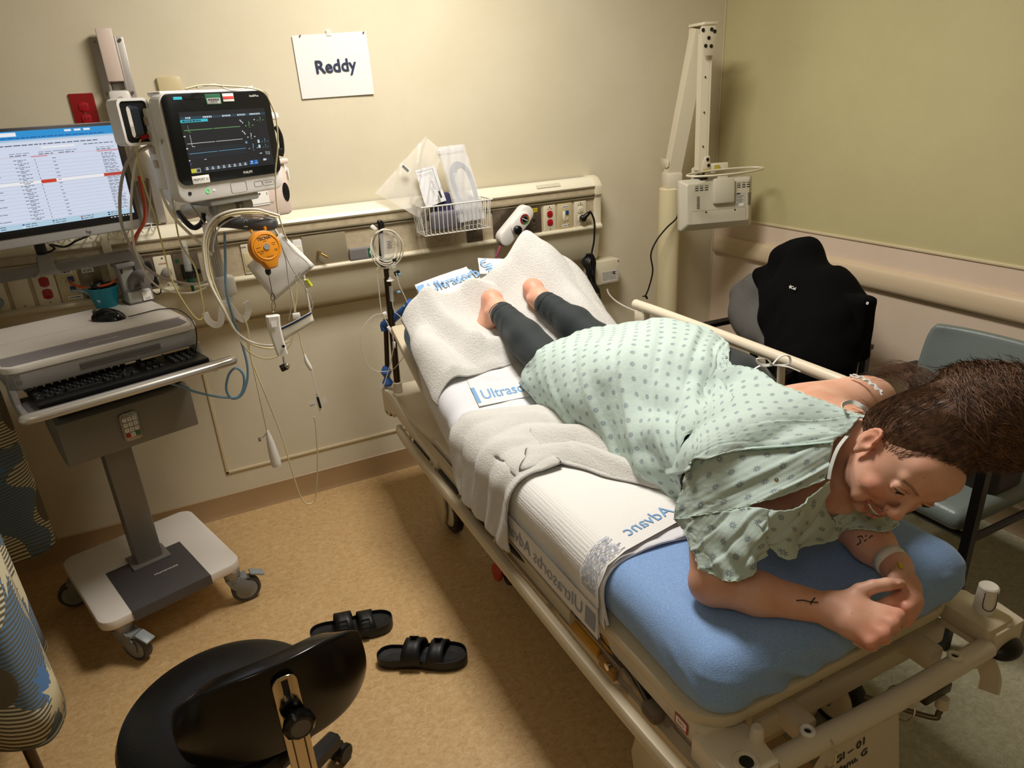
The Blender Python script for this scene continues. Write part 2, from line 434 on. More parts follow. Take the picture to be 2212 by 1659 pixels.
# ------------------------------------------------------------ headwall unit and the things on the back wall
m_hw = mat('headwall_cream_metal', 'd6cdb2', .38, c2='cfc5a8', sc=4)
m_hwtop = mat('headwall_top_laminate', 'e3dcc4', .32)
m_hwband = mat('headwall_fabric_panel', 'bdae90', .7, c2='ad9d80', sc=45)
m_trim = mat('headwall_aluminium', 'a69a80', .35, metal=.4)
m_ivory = mat('ivory_plastic', 'd9cfb4', .35); m_ivory2 = mat('cream_plastic', 'c9b98f', .35)
m_steel = mat('brushed_steel', '85796a', .38, metal=.85, c2='756a5c', sc=60)
m_steel2 = mat('galvanised_steel', '9c9689', .42, metal=.8, c2='b7b2a6', sc=14)
m_red = mat('red_receptacle', 'a3121c', .35); m_black = mat('black_plastic', '0b0b0c', .38)
m_dark = mat('dark_slot', '17130f', .6); m_screw = mat('screw_steel', '8d857a', .3, metal=.9)
m_wht = mat('white_plastic', 'e6e2da', .38); m_lab = mat('white_label', 'e8e4dc', .5); m_ink = mat('black_ink', '1c1b20', .6)
m_grey = mat('grey_plastic', '8b8682', .42); m_yel = mat('yellow_label', 'd8c321', .5); m_green = mat('green_label', '1c5a3c', .5)
m_blue = mat('blue_jack', '1d3f7a', .4); m_bluegrey = mat('grey_blue_rubber', '7d8c96', .5); m_chrome = mat('chrome', 'cfcac2', .12, metal=1)
hw = thing('headwall_unit', 'long cream metal service console running along the back wall with outlet plates', 'headwall unit', (.46, 2.9, .86))
HX0, HX1 = -.95, 1.800
def prof_sheet(b, pr, x0, x1): b.sheet([[(x, 2.9 - d, z) for d, z in pr] for x in (x0, x1)])
b = MB(); prof_sheet(b, [(.012, 1.252), (.045, 1.256), (.075, 1.246), (.095, 1.226), (.1, 1.216)], HX0, HX1); b.build('top_cover', m_hwtop, hw, smooth=60)
b = MB(); prof_sheet(b, [(.104, 1.218), (.104, 1.212), (.096, 1.212)], HX0, HX1); prof_sheet(b, [(.1, 1.186), (.104, 1.184), (.104, 1.178), (.09, 1.176), (.09, 1.172), (.099, 1.17), (.099, 1.166), (.09, 1.164)], HX0, HX1); b.build('trim_strip', m_trim, hw, smooth=30)
b = MB(); prof_sheet(b, [(.098, 1.213), (.098, 1.184)], HX0, HX1); prof_sheet(b, [(.089, 1.167), (.089, 1.035)], HX0, HX1); b.build('face_panel', m_hwband, hw, smooth=0)
b = MB(); prof_sheet(b, [(.088, 1.042), (.1, 1.04), (.107, 1.034), (.107, 1.026), (.098, 1.018), (.088, 1.016)], HX0, HX1); b.build('lower_rail', m_hw, hw, smooth=50)
b = MB(); prof_sheet(b, [(.088, 1.02), (.085, 1.0), (.066, .886), (.055, .872), (0, .87)], HX0, HX1); b.build('lower_panel', m_hw, hw, smooth=30)
b = MB()
ep = [(0, 1.255), (.045, 1.26), (.077, 1.25), (.099, 1.23), (.108, 1.217), (.108, 1.178), (.098, 1.166), (.098, 1.046), (.111, 1.036), (.111, 1.024), (.09, 1.014), (.087, 1.0), (.068, .884), (.055, .869), (0, .867)]
b.prism([(d, z) for d, z in ep], .035, M=Matrix(((0, 0, 1, HX1 - .005), (-1, 0, 0, 2.9), (0, 1, 0, 0), (0, 0, 0, 1))), bev=.002); b.build('end_cap', m_ivory, hw, smooth=30)
b = MB(); b.box((1.56, 2.817, 1.24), (.12, .002, .02), M=None); b.bm.transform(Matrix.Translation((1.56, 2.817, 1.24)) @ Matrix.Rotation(R_(-52), 4, 'X') @ Matrix.Translation((-1.56, -2.817, -1.24))); b.build('printed_label', mat('faded_label', 'c9c3ab', .5), hw)
YP = 2.811
def plate(px0, px1, m, name='outlet_plate', bev=.003, z0=1.04, z1=1.156, label=None, py=600, t=.006):
    x0 = at(px0, py, Y=YP).x; x1 = at(px1, py, Y=YP).x; c = ((x0 + x1) / 2, (z0 + z1) / 2)
    w_ = x1 - x0
    b = MB(Matrix(((1, 0, 0, c[0]), (0, 0, -1, YP), (0, 1, 0, c[1]), (0, 0, 0, 1))))
    b.prism(rrect(w_, z1 - z0, .005), t, bev=min(.002, t * .4)); o = b.build(name, m, hw, label=label)
    F = Matrix(((1, 0, 0, c[0]), (0, 0, -1, YP - t), (0, 1, 0, c[1]), (0, 0, 0, 1)))   # local x right, y up, z towards the room
    return o, F, w_
def screws(o, F, ys=(-.049, .049), xs=(0,)):
    for x in xs:
        for y in ys: b = MB(F); b.lathe([(0, .0016), (.0026, .0012), (.0035, 0)], M=Matrix.Translation((x, y, 0)), n=10); b.build('screw', m_screw, o)
def receptacle(o, F, y, m, r=.0165):
    b = MB(F)
    P = [(max(-.0145, min(.0145, r * math.cos(a))), y + r * math.sin(a) * .92) for a in [2 * PI * k / 28 for k in range(28)]]
    b.prism(P, .003, bev=.0008); q = b.build('receptacle', m, o)
    b = MB(F)
    for x, h in ((-.005, .007), (.005, .0055)): b.box((x, y + .002, .0031), (.0016, h, .0006))
    b.cyl((0, y - .007, .003), (0, y - .007, .0036), .0022, n=10); b.build('slot', m_dark, o)
def lbl(o, F, x, y, w_, h, m=None, lines=2, name='label'):
    b = MB(F); b.box((x, y, .0004), (w_, h, .0008)); q = b.build(name, m or m_lab, o)
    b = MB(F)
    for i in range(lines):
        yy = y + h * (.5 - (i + 1) / (lines + 1)); 
        xx = -w_ * .4
        while xx < w_ * .38:
            l = random.uniform(.06, .2) * w_; b.box((x + xx + l / 2, yy, .0009), (l, h * .38 / lines, .0003)); xx += l + w_ * .05
    b.build('print', m_ink, o)
    return q
# right group
o, F, w_ = plate(1073, 1125, m_black, 'vacuum_outlet', z1=1.162, label='black vacuum outlet plate'); b = MB(F); b.box((0, 0, -.0005), (w_ + .008, .125, .004)); b.build('plate_frame', m_steel, o); lbl(o, F, -.008, .04, .03, .018)
o, F, w_ = plate(1141.6, 1173, m_steel, 'blank_plate', label='steel plate with a yellow label'); lbl(o, F, .004, .045, .03, .016, m_yel); screws(o, F, (-.03, -.015, .012)); b = MB(F); b.cyl((0, 0, 0), (0, 0, .002), .005, n=14); b.build('slot', m_dark, o)
o, F, w_ = plate(1177.7, 1203.5, m_ivory, label='ivory plate with two red receptacles'); screws(o, F); receptacle(o, F, .019, m_red); receptacle(o, F, -.019, m_red); text('COL-M021', .006, F @ Matrix.Translation((0, .041, .0005)), mat('red_ink', 'a33a35', .6), o)
o, F, w_ = plate(1206.7, 1237.6, m_ivory2, 'data_plate', label='cream data jack plate'); lbl(o, F, .002, .042, .036, .011, lines=1); lbl(o, F, .002, -.042, .036, .011, lines=1)
b = MB(F); b.box((.011, .016, .002), (.014, .017, .006), .001); b.build('jack', m_blue, o, label='blue data jack'); b = MB(F); b.box((-.006, .004, .002), (.012, .036, .004), .004); b.build('jack', m_wht, o, label='white data jack')
b = MB(F); b.box((-.004, -.018, .001), (.01, .01, .004), .001); b.box((.011, -.014, .001), (.01, .012, .004), .001); b.build('blank_insert', m_ivory2, o)
o, F, w_ = plate(1242, 1267, m_ivory, label='ivory plate with the black plug'); screws(o, F); receptacle(o, F, .019, m_ivory); receptacle(o, F, -.019, m_ivory); text('EN1-M8-14', .006, F @ Matrix.Translation((0, .041, .0005)), m_ink, o); FPLUG = F
o, F, w_ = plate(1007, 1041.5, m_steel, 'blank_plate', label='steel plate under the wire basket', py=500); screws(o, F, (-.03, -.018, .01, .03)); b = MB(F); b.cyl((0, .002, 0), (0, .002, .002), .005, n=14); b.cyl((0, -.008, 0), (0, -.008, .002), .003, n=14); b.build('slot', m_dark, o)
# middle: wide galvanised plate with a key valve
o, F, w_ = plate(656, 748, m_steel2, 'valve_plate', label='wide galvanised steel plate with a stub valve', py=540)
b = MB(F); b.box((0, 0, .0002), (w_ + .006, .122, .004), .001); b.build('plate_frame', m_trim, o)
screws(o, F, (-.047, .047), (-.055, 0, .055))
b = MB(F); b.cyl((-.03, -.005, 0), (-.03, -.005, .03), .006, n=12); b.cyl((-.03, -.005, .022), (-.005, -.022, .03), .0042, n=12); b.cyl((-.012, -.018, .028), (.0, -.026, .03), .005, n=8); b.build('valve_stub', mat('brass', 'a98a4c', .3, metal=.9), o)
# grey sign slot with a green tab
x0, x1 = at(754, 550, Y=YP).x, at(812, 550, Y=YP).x
b = MB(); b.box(((x0 + x1) / 2, 2.803, 1.063), (x1 - x0, .014, .052), .004); o = b.build('sign_holder', m_grey, hw, label='grey slide-in sign holder')
F = Matrix(((1, 0, 0, x1 - .02), (0, 0, -1, 2.7955), (0, 1, 0, 1.063), (0, 0, 0, 1)))
b = MB(F); b.box((0, 0, .0003), (.03, .036, .001)); b.build('sign_tab', m_green, o); text('C', .03, F @ Matrix.Translation((0, 0, .001)), m_lab, o)
b = MB(F); b.box((-.055, 0, .0002), (.07, .036, .0008)); b.build('insert', mat('grey_insert', '77736f', .4), o)
o, F, w_ = plate(632, 653, m_wht, 'switch_plate', label='white switch plate', py=530, z0=1.05, z1=1.15); b = MB(F); b.box((0, 0, .001), (.022, .05, .004), .001); b.build('rocker', m_ivory, o)
o, F, w_ = plate(524, 560, m_ivory, 'code_plate', label='ivory plate behind the orange reel', py=560, z0=1.045, z1=1.16); b = MB(F); b.box((-.01, -.012, .001), (.03, .07, .002), .001); b.build('insert', m_ivory2, o)
text('CODE', .007, F @ Matrix.Translation((-.02, .045, .0006)), m_ink, o)
# left group
o, F, w_ = plate(337, 378, m_ivory, label='ivory plate with a round grey plug', py=590); screws(o, F); text('COUMO', .008, F @ Matrix.Translation((0, .03, .0006)), mat('red_ink', 'a33a35', .6), o)
b = MB(F); b.lathe([(.017, 0), (.017, .02), (.012, .024), (0, .024)], M=Matrix.Translation((.005, -.002, 0))); b.build('plug', m_grey, o)
o, F, w_ = plate(379, 436, m_steel, 'oxygen_outlet', label='steel oxygen outlet plate', py=590); FO2 = F
b = MB(F); b.box((0, -.01, .002), (.045, .055, .012), .004); b.build('connector', m_black, o); lbl(o, F, -.03, .032, .012, .014, m_green, lines=0)
o, F, w_ = plate(296, 330, m_steel, 'blank_plate', label='steel plate behind the black handset', py=570)
o, F, w_ = plate(180, 226, m_steel, 'blank_plate', label='steel plate with a white connector label', py=620); lbl(o, F, -.004, .042, .036, .015); screws(o, F, (-.01, .005)); b = MB(F); b.cyl((0, -.01, 0), (0, -.01, .014), .006, n=12); b.build('socket_nut', m_chrome, o)
o, F, w_ = plate(127, 176, m_ivory2, 'data_plate', label='cream data plate with patch cords', py=620); lbl(o, F, 0, .045, .04, .011, lines=1); lbl(o, F, .008, -.044, .044, .011, lines=1); FDATA = F
b = MB(F); b.box((-.012, .018, .001), (.013, .016, .004), .001); b.build('blank_insert', m_ivory2, o)
b = MB(F); b.box((.01, .02, .003), (.018, .018, .01), .001); b.build('jack', m_blue, o, label='blue data jack')
b = MB(F); b.box((.008, -.014, .003), (.016, .018, .01), .001); b.build('jack', m_blue, o, label='blue data jack')
o, F, w_ = plate(74, 124, m_ivory, label='ivory plate with two red receptacles beside the cart', py=620); screws(o, F); receptacle(o, F, .022, m_red, .019); receptacle(o, F, -.020, m_red, .019)
o, F, w_ = plate(22, 68, m_ivory, 'blank_plate', label='blank ivory plate', py=630); screws(o, F, (-.05,))
o, F, w_ = plate(-30, 16, m_ivory, 'blank_plate', label='ivory plate with a grey knob', py=640); b = MB(F); b.lathe([(.02, 0), (.02, .02), (.014, .026), (0, .026)], M=Matrix.Translation((-.004, -.025, 0))); b.build('knob', m_bluegrey, o)
# accessory tracks below the top cover (left) with the wire shelf hooks
for px in (232,):
    x = at(px, 540, Y=2.79).x; b = MB(); b.box((x, 2.793, 1.17), (.028, .008, .16), .002); b.build('mounting_strap', m_ivory, hw)
# red emergency receptacle on the wall
t = thing('wall_outlet', 'dark red wall outlet plate above the computer monitor', 'outlet', (-.168, 2.9, 1.66))
F = Matrix(((1, 0, 0, -.168), (0, 0, -1, 2.9), (0, 1, 0, 1.645), (0, 0, 0, 1)))
b = MB(F); b.prism(rrect(.074, .12, .004), .006, bev=.002); b.build('plate', mat('dark_red_plastic', '8e1519', .35), t)
b = MB(F); P = [(max(-.0145, min(.0145, .0165 * math.cos(a))), .018 + .0155 * math.sin(a)) for a in [2 * PI * k / 24 for k in range(24)]]; b.prism(P, .009, bev=.001); b.build('receptacle', m_red, t); P = [(x, y - .038) for x, y in P]; b = MB(F); b.prism(P, .009, bev=.001); b.build('receptacle', m_red, t)
b = MB(F)
for y in (.02, -.018):
    for x in (-.005, .005): b.box((x, y, .0092), (.0016, .007, .0006))
b.build('slot', m_dark, t); b = MB(F); b.cyl((0, -.001, .006), (0, -.001, .0072), .003, n=10); b.build('screw', m_screw, t)
# beige plate behind the patient monitor
b = MB(); b.box((.11, 2.893, 1.68), (.075, .014, .13), .003); solo(b, 'cover_plate', m_ivory2, 'beige blank cover plate on the wall half hidden behind the patient monitor', 'outlet')
# paper sign
t = thing('paper_sign', 'white sheet of paper with one bold navy word taped to the back wall', 'sign', (.695, 2.9, 1.65))
TL, TR, BR_, BL_ = [at(*q, Y=2.894) for q in ((630, 77), (790, 67), (808, 203), (653, 214))]
b = MB(); G = []
for i in range(9):
    u = i / 8; G.append([(TL.lerp(TR, v / 8)).lerp(BL_.lerp(BR_, v / 8), u) + V((0, -.0025 * math.sin(u * 2.2) * (v / 8) ** 2 - .004 * u * u * (v / 8 - .5) ** 2, 0)) for v in range(9)])
b.sheet(G); b.build('paper', mat('paper_white', 'dedcd8', .6), t, smooth=0)
c = (TL + BR_) / 2; F = frame((c.x, 2.8905, c.z), (1, 0, .0), z=(0, -1, 0))
text('Reddy', .062, frame((c.x + .004, 2.8895, c.z - .002), (TR - TL), z=(0, -1, 0)), mat('navy_ink', '1f2a44', .6), t, bold=.0012, thick=.0002)
b = MB(); c2 = at(710, 70, Y=2.892); b.box((c2.x, 2.892, c2.z), (.018, .0015, .022)); b.build('tape', mat('clear_tape', 'efece4', .25, alpha=.6), t)
b = MB()
for q in ((648, 77), (785, 70)): c2 = at(*q, Y=2.891); b.cyl(c2, c2 + V((0, -.003, 0)), .003, n=10)
b.build('pin', m_screw, t)
# wire basket hooked on the top of the unit
t = thing('wire_basket', 'white wire basket hooked over the front edge of the headwall unit', 'basket', (1.05, 2.8, 1.12))
m_wire = mat('white_coated_wire', 'dedad2', .3)
x0, x1, y0, y1, zt, zb = .905, 1.215, 2.672, 2.792, 1.232, 1.118
b = MB(); b.tube([(x0, y1, zt), (x0, y0, zt), (x1, y0, zt), (x1, y1, zt)], .003, smooth=False, closed=True)
b.tube([(x0 + .01, y1, zb), (x0 + .01, y0 + .01, zb), (x1 - .01, y0 + .01, zb), (x1 - .01, y1, zb)], .0022, smooth=False, closed=True); b.build('rim', m_wire, t)
def wire(p): b = MB(); b.tube(p, .0019, n=6, smooth=False); b.build('wire', m_wire, t)
for k in range(16):
    x = x0 + .016 + (x1 - x0 - .032) * k / 15; wire([(x, y0, zt), (x, y0 + .008, zb + .004), (x, y0 + .014, zb - .002), (x, y1, zb), (x, y1, zt)])
for k in range(5):
    y = y0 + .02 + (y1 - y0 - .03) * k / 4
    wire([(x0, y, zt), (x0 + .01, y, zb)]); wire([(x1, y, zt), (x1 - .01, y, zb)])
b = MB()
for x in (x0 + .05, x1 - .05): b.box((x, 2.793, 1.225), (.02, .004, .03), .001)
b.build('hook', m_wire, t)
# suction regulator plugged into the vacuum outlet
t = thing('suction_regulator', 'white wall suction regulator with a coloured round gauge and black knob', 'regulator', (1.38, 2.8, 1.1))
A = at(1133, 462, Y=2.74); B = at(1092, 512, Y=2.74); d = (A - B).normalized()
F = frame((A + B) / 2, d, z=(.25, -1, .12))     # x up along the body, z out
b = MB(F); b.prism(rrect((A - B).length + .075, .07, .034, cx=.0), .05, bev=.008, z0=-.03); b.build('housing', m_wht, t)
b = MB(F); b.prism(rrect(.105, .064, .031, cx=.02), .012, bev=.004, z0=.018); b.build('face_plate', mat('white_gloss', 'ece9e2', .25), t)
b = MB(F); b.box((-.062, 0, -.008), (.035, .058, .05), .008); b.build('base_block', m_wht, t)
G = F @ Matrix.Translation((.042, -.001, .0305))
b = MB(G)
for a0, a1, mi in ((0, 100, 0), (100, 150, 1), (150, 360, 2)):
    b.mi = mi; n = 12; P = [R_(a0 + (a1 - a0) * k / n + 200) for k in range(n + 1)]
    for p, q in zip(P, P[1:]): b.raw([(.018 * math.cos(p), .018 * math.sin(p), 0), (.0235 * math.cos(p), .0235 * math.sin(p), 0), (.0235 * math.cos(q), .0235 * math.sin(q), 0), (.018 * math.cos(q), .018 * math.sin(q), 0)], [[0, 1, 2, 3]])
g = b.build('gauge_ring', [mat('gauge_green', '5f9a4a', .4), mat('gauge_orange', 'c9792f', .4), mat('gauge_red', 'b02c22', .4)], t, smooth=0)
b = MB(G); b.cyl((0, 0, -.001), (0, 0, .0004), .018, n=28); b.build('gauge_dial', m_black, t)
b = MB(G); b.box((.0, 0, .001), (.003, .03, .0006), M=Matrix.Rotation(.35, 4, 'Z'))
for k in range(14): a = 2 * PI * k / 14; b.box((.0145, 0, .0008), (.004, .0009, .0004), M=Matrix.Rotation(a, 4, 'Z'))
b.build('gauge_needle', m_lab, t)
b = MB(F); b.lathe([(.019, 0), (.019, .012), (.015, .016), (.012, .016), (.011, .02), (0, .02)], M=F.inverted() @ F @ Matrix.Translation((-.014, -.004, .0305))); b.build('knob', m_black, t)
P0 = at(1088, 525, Y=2.735)
b = MB(); b.tube([B + d * -.045, P0, P0 + V((-.002, 0, -.012))], .007); b.build('hose_nipple', m_black, t)
pts = [at(1081, 530, Y=2.735), at(1076, 545, Y=2.735), at(1071, 560, Y=2.74), at(1069, 580, Y=2.75), at(1070, 610, Y=2.76), at(1085, 660, Y=2.78)]
b = MB(); b.tube(pts, .006, n=10); solo(b, 'suction_hose', mat('pink_rubber', '9c4a63', .35), 'dusky pink rubber suction hose hanging below the regulator', 'hose')
# oxygen flowmeter
t = thing('oxygen_flowmeter', 'clear tube oxygen flowmeter with black valve and green nozzle in steel outlet', 'flowmeter', (0, 2.78, 1.06))
m_clear = mat('clear_acrylic', 'e8ece8', .08, alpha=.28, spec=.8); m_dgreen = mat('dark_green_plastic', '0f4a35', .4)
A = at(395, 520, Y=2.77); B = at(408, 585, Y=2.765); C2 = at(411, 600, Y=2.765); D2 = at(416, 628, Y=2.765)
b = MB(); b.cyl(B, A, .013, .0115, n=18); b.build('tube', m_clear, t)
b = MB(); b.cyl(B + V((0, 0, .01)), A - V((0, 0, .012)), .005, .0045, n=12); b.build('inner_tube', mat('clear_inner', 'd0d3cc', .1, alpha=.4), t)
b = MB()
for k in range(12): p = B.lerp(A, .15 + .06 * k) + V((.0, -.0132, 0)); b.box(p, (.009 if k % 2 else .006, .0006, .0014))
b.build('scale_marks', m_ink, t)
b = MB(); b.cyl(B, C2, .016, n=18, bev=.002); b.box(C2 + V((.03, 0, .02)), (.02, .016, .018), .004); b.cyl(C2 + V((.0, 0, .018)), C2 + V((.025, 0, .02)), .006, n=12); b.build('valve_body', m_black, t)
b = MB(); b.lathe([(.0, 0), (.013, 0), (.015, -.014), (.006, -.02), (.005, -.05), (.003, -.055), (0, -.055)], M=Matrix.Translation(C2), n=18); b.build('nozzle', m_dgreen, t)
# black handset strap hanging left of it
t = thing('handset', 'black hanging handset with wire loop between the scanner and the ivory plate', 'handset', (-.1, 2.77, 1.05))
A = at(315, 566, Y=2.76); B = at(336, 618, Y=2.76)
b = MB(frame((A + B) / 2, B - A, z=(0, -1, 0))); b.box((0, 0, 0), ((B - A).length, .03, .018), .006); b.build('body', m_black, t)
b = MB(); p = [at(*q, Y=2.76) for q in ((336, 614), (346, 622), (347, 632), (338, 636), (330, 630))]; b.tube(p, .0022, n=6); b.build('wire_loop', m_black, t)
# power box low on the wall
t = thing('power_box', 'beige metal power supply box with white rating label on the back wall', 'box', (1.862, 2.9, .735))
F = Matrix(((1, 0, 0, 1.862), (0, 0, -1, 2.9), (0, 1, 0, .8), (0, 0, 0, 1)))
b = MB(F); b.box((0, 0, .045), (.155, .115, .09), .003); b.build('case', m_ivory, t)
b = MB(F); b.box((.02, -.022, .0906), (.09, .055, .0012)); q = b.build('rating_label', mat('grey_white_label', 'cfcac0', .5), t)
b = MB(F)
for i in range(6):
    xx = -.02
    while xx < .055: l = random.uniform(.004, .014); b.box((xx + l / 2, -.002 - .007 * i, .0915), (l, .0016, .0003)); xx += l + .003
b.box((.045, -.004, .0916), (.018, .004, .0004)); b.box((.047, -.012, .0916), (.014, .004, .0004)); b.build('print', m_ink, t)
b = MB(F); b.cyl((.03, -.058, .03), (.03, -.07, .03), .007, n=12); b.cyl((.055, -.058, .03), (.055, -.075, .03), .008, n=12); b.build('cable_gland', m_black, t)
b = MB(F); b.cyl((.07, .048, .085), (.07, .048, .094), .003, n=8); b.build('screw', m_screw, t)
# black power cord: plug, drop, tied bundle, tail
t = thing('extension_lead', 'black extension lead plugged into the headwall and tied in a bundle', 'cord', (1.78, 2.8, .86))
m_cord = mat('black_cord', '121214', .4)
PP = (FPLUG @ V((.004, -.018, .004)))
b = MB(); b.cyl(PP, PP + V((0, -.024, 0)), .015, n=18, bev=.003); b.tube([PP + V((0, -.014, 0)), PP + V((.016, -.022, .016)), PP + V((.03, -.022, .024))], lambda u: .013 - .006 * u, n=12); b.build('plug', m_black, t)
pts = [PP + V((.028, -.022, .023)), at(1276, 458, Y=2.76), at(1284, 480, Y=2.77), at(1283, 520, Y=2.775), at(1278, 548, Y=2.78), at(1272, 590, Y=2.77), at(1272, 620, Y=2.77)]
b = MB(); b.tube(pts, .0045); b.tube([at(1288, 615, Y=2.8), at(1296, 640, Y=2.84), at(1290, 665, Y=2.88), at(1292, 700, Y=2.885)], .0045); b.build('cable', m_cord, t)
b = MB()
for k in range(5):
    s = (k - 2) * .006; 
    b.tube([at(1265 + k * 3, 552, Y=2.765 + .004 * k), at(1258 + k * 4, 566, Y=2.765), at(1268 + k * 2, 585, Y=2.762), at(1272 + k, 606, Y=2.765), at(1280 + 3 * k, 622, Y=2.77), at(1290 + k, 632, Y=2.775), at(1282 + k, 612, Y=2.78), at(1276 + k * 2, 590, Y=2.78), at(1278 + k * 2, 566, Y=2.775), at(1272 + k * 2, 550, Y=2.77)], .004, n=6, closed=True)
b.build('coiled_bundle', m_cord, t)
b = MB(); p = at(1273, 588, Y=2.767); b.cyl(p - V((0, 0, .012)), p + V((0, 0, .012)), .017, n=14); b.build('cable_tie', m_black, t)
b = MB(); b.tube([at(1311, 624, Y=2.83), at(1316, 636, Y=2.82), at(1330, 650, Y=2.8), at(1350, 662, Y=2.76), at(1380, 676, Y=2.7), at(1400, 690, Y=2.64)], .004); solo(b, 'white_cable', m_wht, 'thin white cable sagging from the power box towards the bed', 'cable')
# ------------------------------------------------------------ computer cart and what stands on it
m_sil = mat('silver_plastic', '9a9694', .35, metal=.35); m_sil2 = mat('silver_rail', 'bdb7ac', .28, metal=.6); m_dgrey = mat('dark_grey_plastic', '5d5856', .45)
m_gmet = mat('grey_painted_steel', '85807b', .42, metal=.2); m_worktop = mat('white_laminate', 'e4dcd2', .4); m_inlay = mat('grey_inlay', '8f8789', .5, bump=.2, bsc=900)
m_tyre = mat('grey_rubber', '4a4846', .6); m_cast = mat('caster_grey', '7d8080', .4)
cart = thing('computer_cart', 'grey and white wheeled computer cart with keyboard tray and locked drawer', 'cart', (-.315, 2.43, 0), R_(17.5))
CM = WM[cart.name]
def cw(x, y, z): return CM @ V((x, y, z))
b = MB(CM); b.prism(rrect(.452, .5, .045, cx=0, cy=-.014), .034, bev=.006, z0=.146); b.build('base_plate', m_worktop, cart)
b = MB(CM); b.prism([(-.135, -.2655), (.115, -.2655), (.115, .02), (-.135, .02)], .002, bev=.0008, z0=.180); b.box((-.01, -.2655, .163), (.25, .003, .034)); b.build('base_inlay', mat('charcoal_panel', '4f4b4b', .5, bump=.2, bsc=900), cart)
text('Humanscale', .016, CM @ Matrix.Translation((.02, -.12, .1825)), m_lab, cart)
b = MB(CM); b.box((0, 0, .59), (.085, .065, .82), .006); b.build('column', m_gmet, cart)
b = MB(CM); b.box((0, 0, .186), (.125, .1, .01), .003); b.build('column_foot', m_gmet, cart)
b = MB(CM); b.ball((0, -.02, .13), (.12, .1, .05)); b.build('base_weight', m_dgrey, cart)
def caster(x, y, ang, r=.05, parent=cart, W=CM, zt=.146, brake=True, m1=m_cast, trail=.035):
    d = V((math.cos(ang), math.sin(ang), 0)); s = V((-d.y, d.x, 0))
    b = MB(W); b.cyl((x, y, zt), (x, y, zt - .035), .03, .027, bev=.002); f = b.build('caster', m_sil, parent)
    c = V((x, y, r)) + d * trail
    for sg in (-1, 1):
        b = MB(W @ frame(V((x, y, 0)) + s * (sg * .021), d, z=-s))
        b.prism([(-.026, zt - .033), (.026, zt - .033), (trail + .02, r + .022), (trail + .014, r - .012), (trail - .014, r - .012), (-.014, r + .03)], .005, bev=.001, z0=-.0025); b.build('fork', m1, f)
    b = MB(W @ frame(c, d, z=-s)); b.lathe([(0, -.014), (r * .55, -.014), (r * .78, -.012), (r * .8, -.014), (r - .004, -.015), (r, -.009), (r, .009), (r - .004, .015), (r * .8, .014), (r * .78, .012), (r * .55, .014), (0, .014)], n=36); b.build('wheel', m_tyre, f)
    for sg in (-1, 1):
        b = MB(W @ frame(c, d, z=-s)); z = .0125 * sg
        b.lathe([(0, z), (r * .74, z), (r * .74, z + .002 * sg), (r * .3, z + .0035 * sg), (0, z + .0035 * sg)], n=32); b.build('hub_cap', mat('hub_grey', '8b8a88', .45), f)
    b = MB(W @ frame(V((x, y, 0)), d, z=-s)); b.cyl((0, zt - .03, 0), (0, zt - .045, 0), .026, n=20); b.box((trail * .6, zt - .045, 0), (.05, .012, .046), .004); b.build('fork_crown', m1, f)
    if brake:
        b = MB(W @ frame(c, d, z=-s)); b.box((.02, r + .012, 0), (.05, .008, .036), .003, M=Matrix.Rotation(-.45, 4, 'Z')); b.build('brake_pedal', mat('brake_grey', '8d9496', .4), f)
caster(.19, -.232, R_(-12)); caster(-.165, -.225, R_(-62)); caster(-.19, .19, R_(160), brake=False); caster(.19, .2, R_(60), brake=False)
# drawer box
b = MB(CM @ Matrix(((0, 0, 1, -.153), (1, 0, 0, 0), (0, 1, 0, 0), (0, 0, 0, 1))))
b.prism([(-.135, .662), (-.135, .8), (-.09, .812), (.06, .812), (.06, .74), (-.02, .675), (-.08, .655)], .387, bev=.002); dr = b.build('drawer_box', mat('drawer_grey', '807a72', .45), cart)
b = MB(CM); b.box((.04, -.03, .818), (.36, .17, .012), .003); b.build('drawer_lid', mat('drawer_black', '161514', .4), dr)
b = MB(CM); b.tube([(-.13, -.105, .8245), (-.13, -.115, .8245), (.215, -.115, .8245), (.215, .03, .8245), (.2, .04, .8245)], .004, smooth=False); b.build('lid_rim', mat('drawer_black2', '2b2927', .3), dr)
F = CM @ Matrix(((1, 0, 0, .035), (0, 0, -1, -.1355), (0, 1, 0, .732), (0, 0, 0, 1)))
b = MB(F); b.prism(rrect(.054, .094, .014), .009, bev=.002); kp = b.build('keypad', mat('keypad_frame', 'a39c92', .3, metal=.6), dr)
for i in range(12):
    x, y = (i % 3 - 1) * .0145, .026 - (i // 3) * .0175
    b = MB(F); b.prism(rrect(.0115, .013, .002, cx=x, cy=y), .0035, bev=.0008, z0=.0085)
    b.build('key', {9: mat('key_red', 'a82a2e', .4), 11: mat('key_green', '1f7a46', .4)}.get(i, m_lab), kp)
    if i not in (9, 11): text('1234567890'[i if i < 9 else 9], .0085, F @ Matrix.Translation((x, y, .0123)), m_ink, kp, thick=.0001)
b = MB(F)
for x in (-.016, -.011, -.006): b.cyl((x, .039, .009), (x, .039, .0096), .0012, n=8)
b.box((.012, .04, .0093), (.022, .0015, .0004)); b.build('indicator_dots', m_ink, kp)
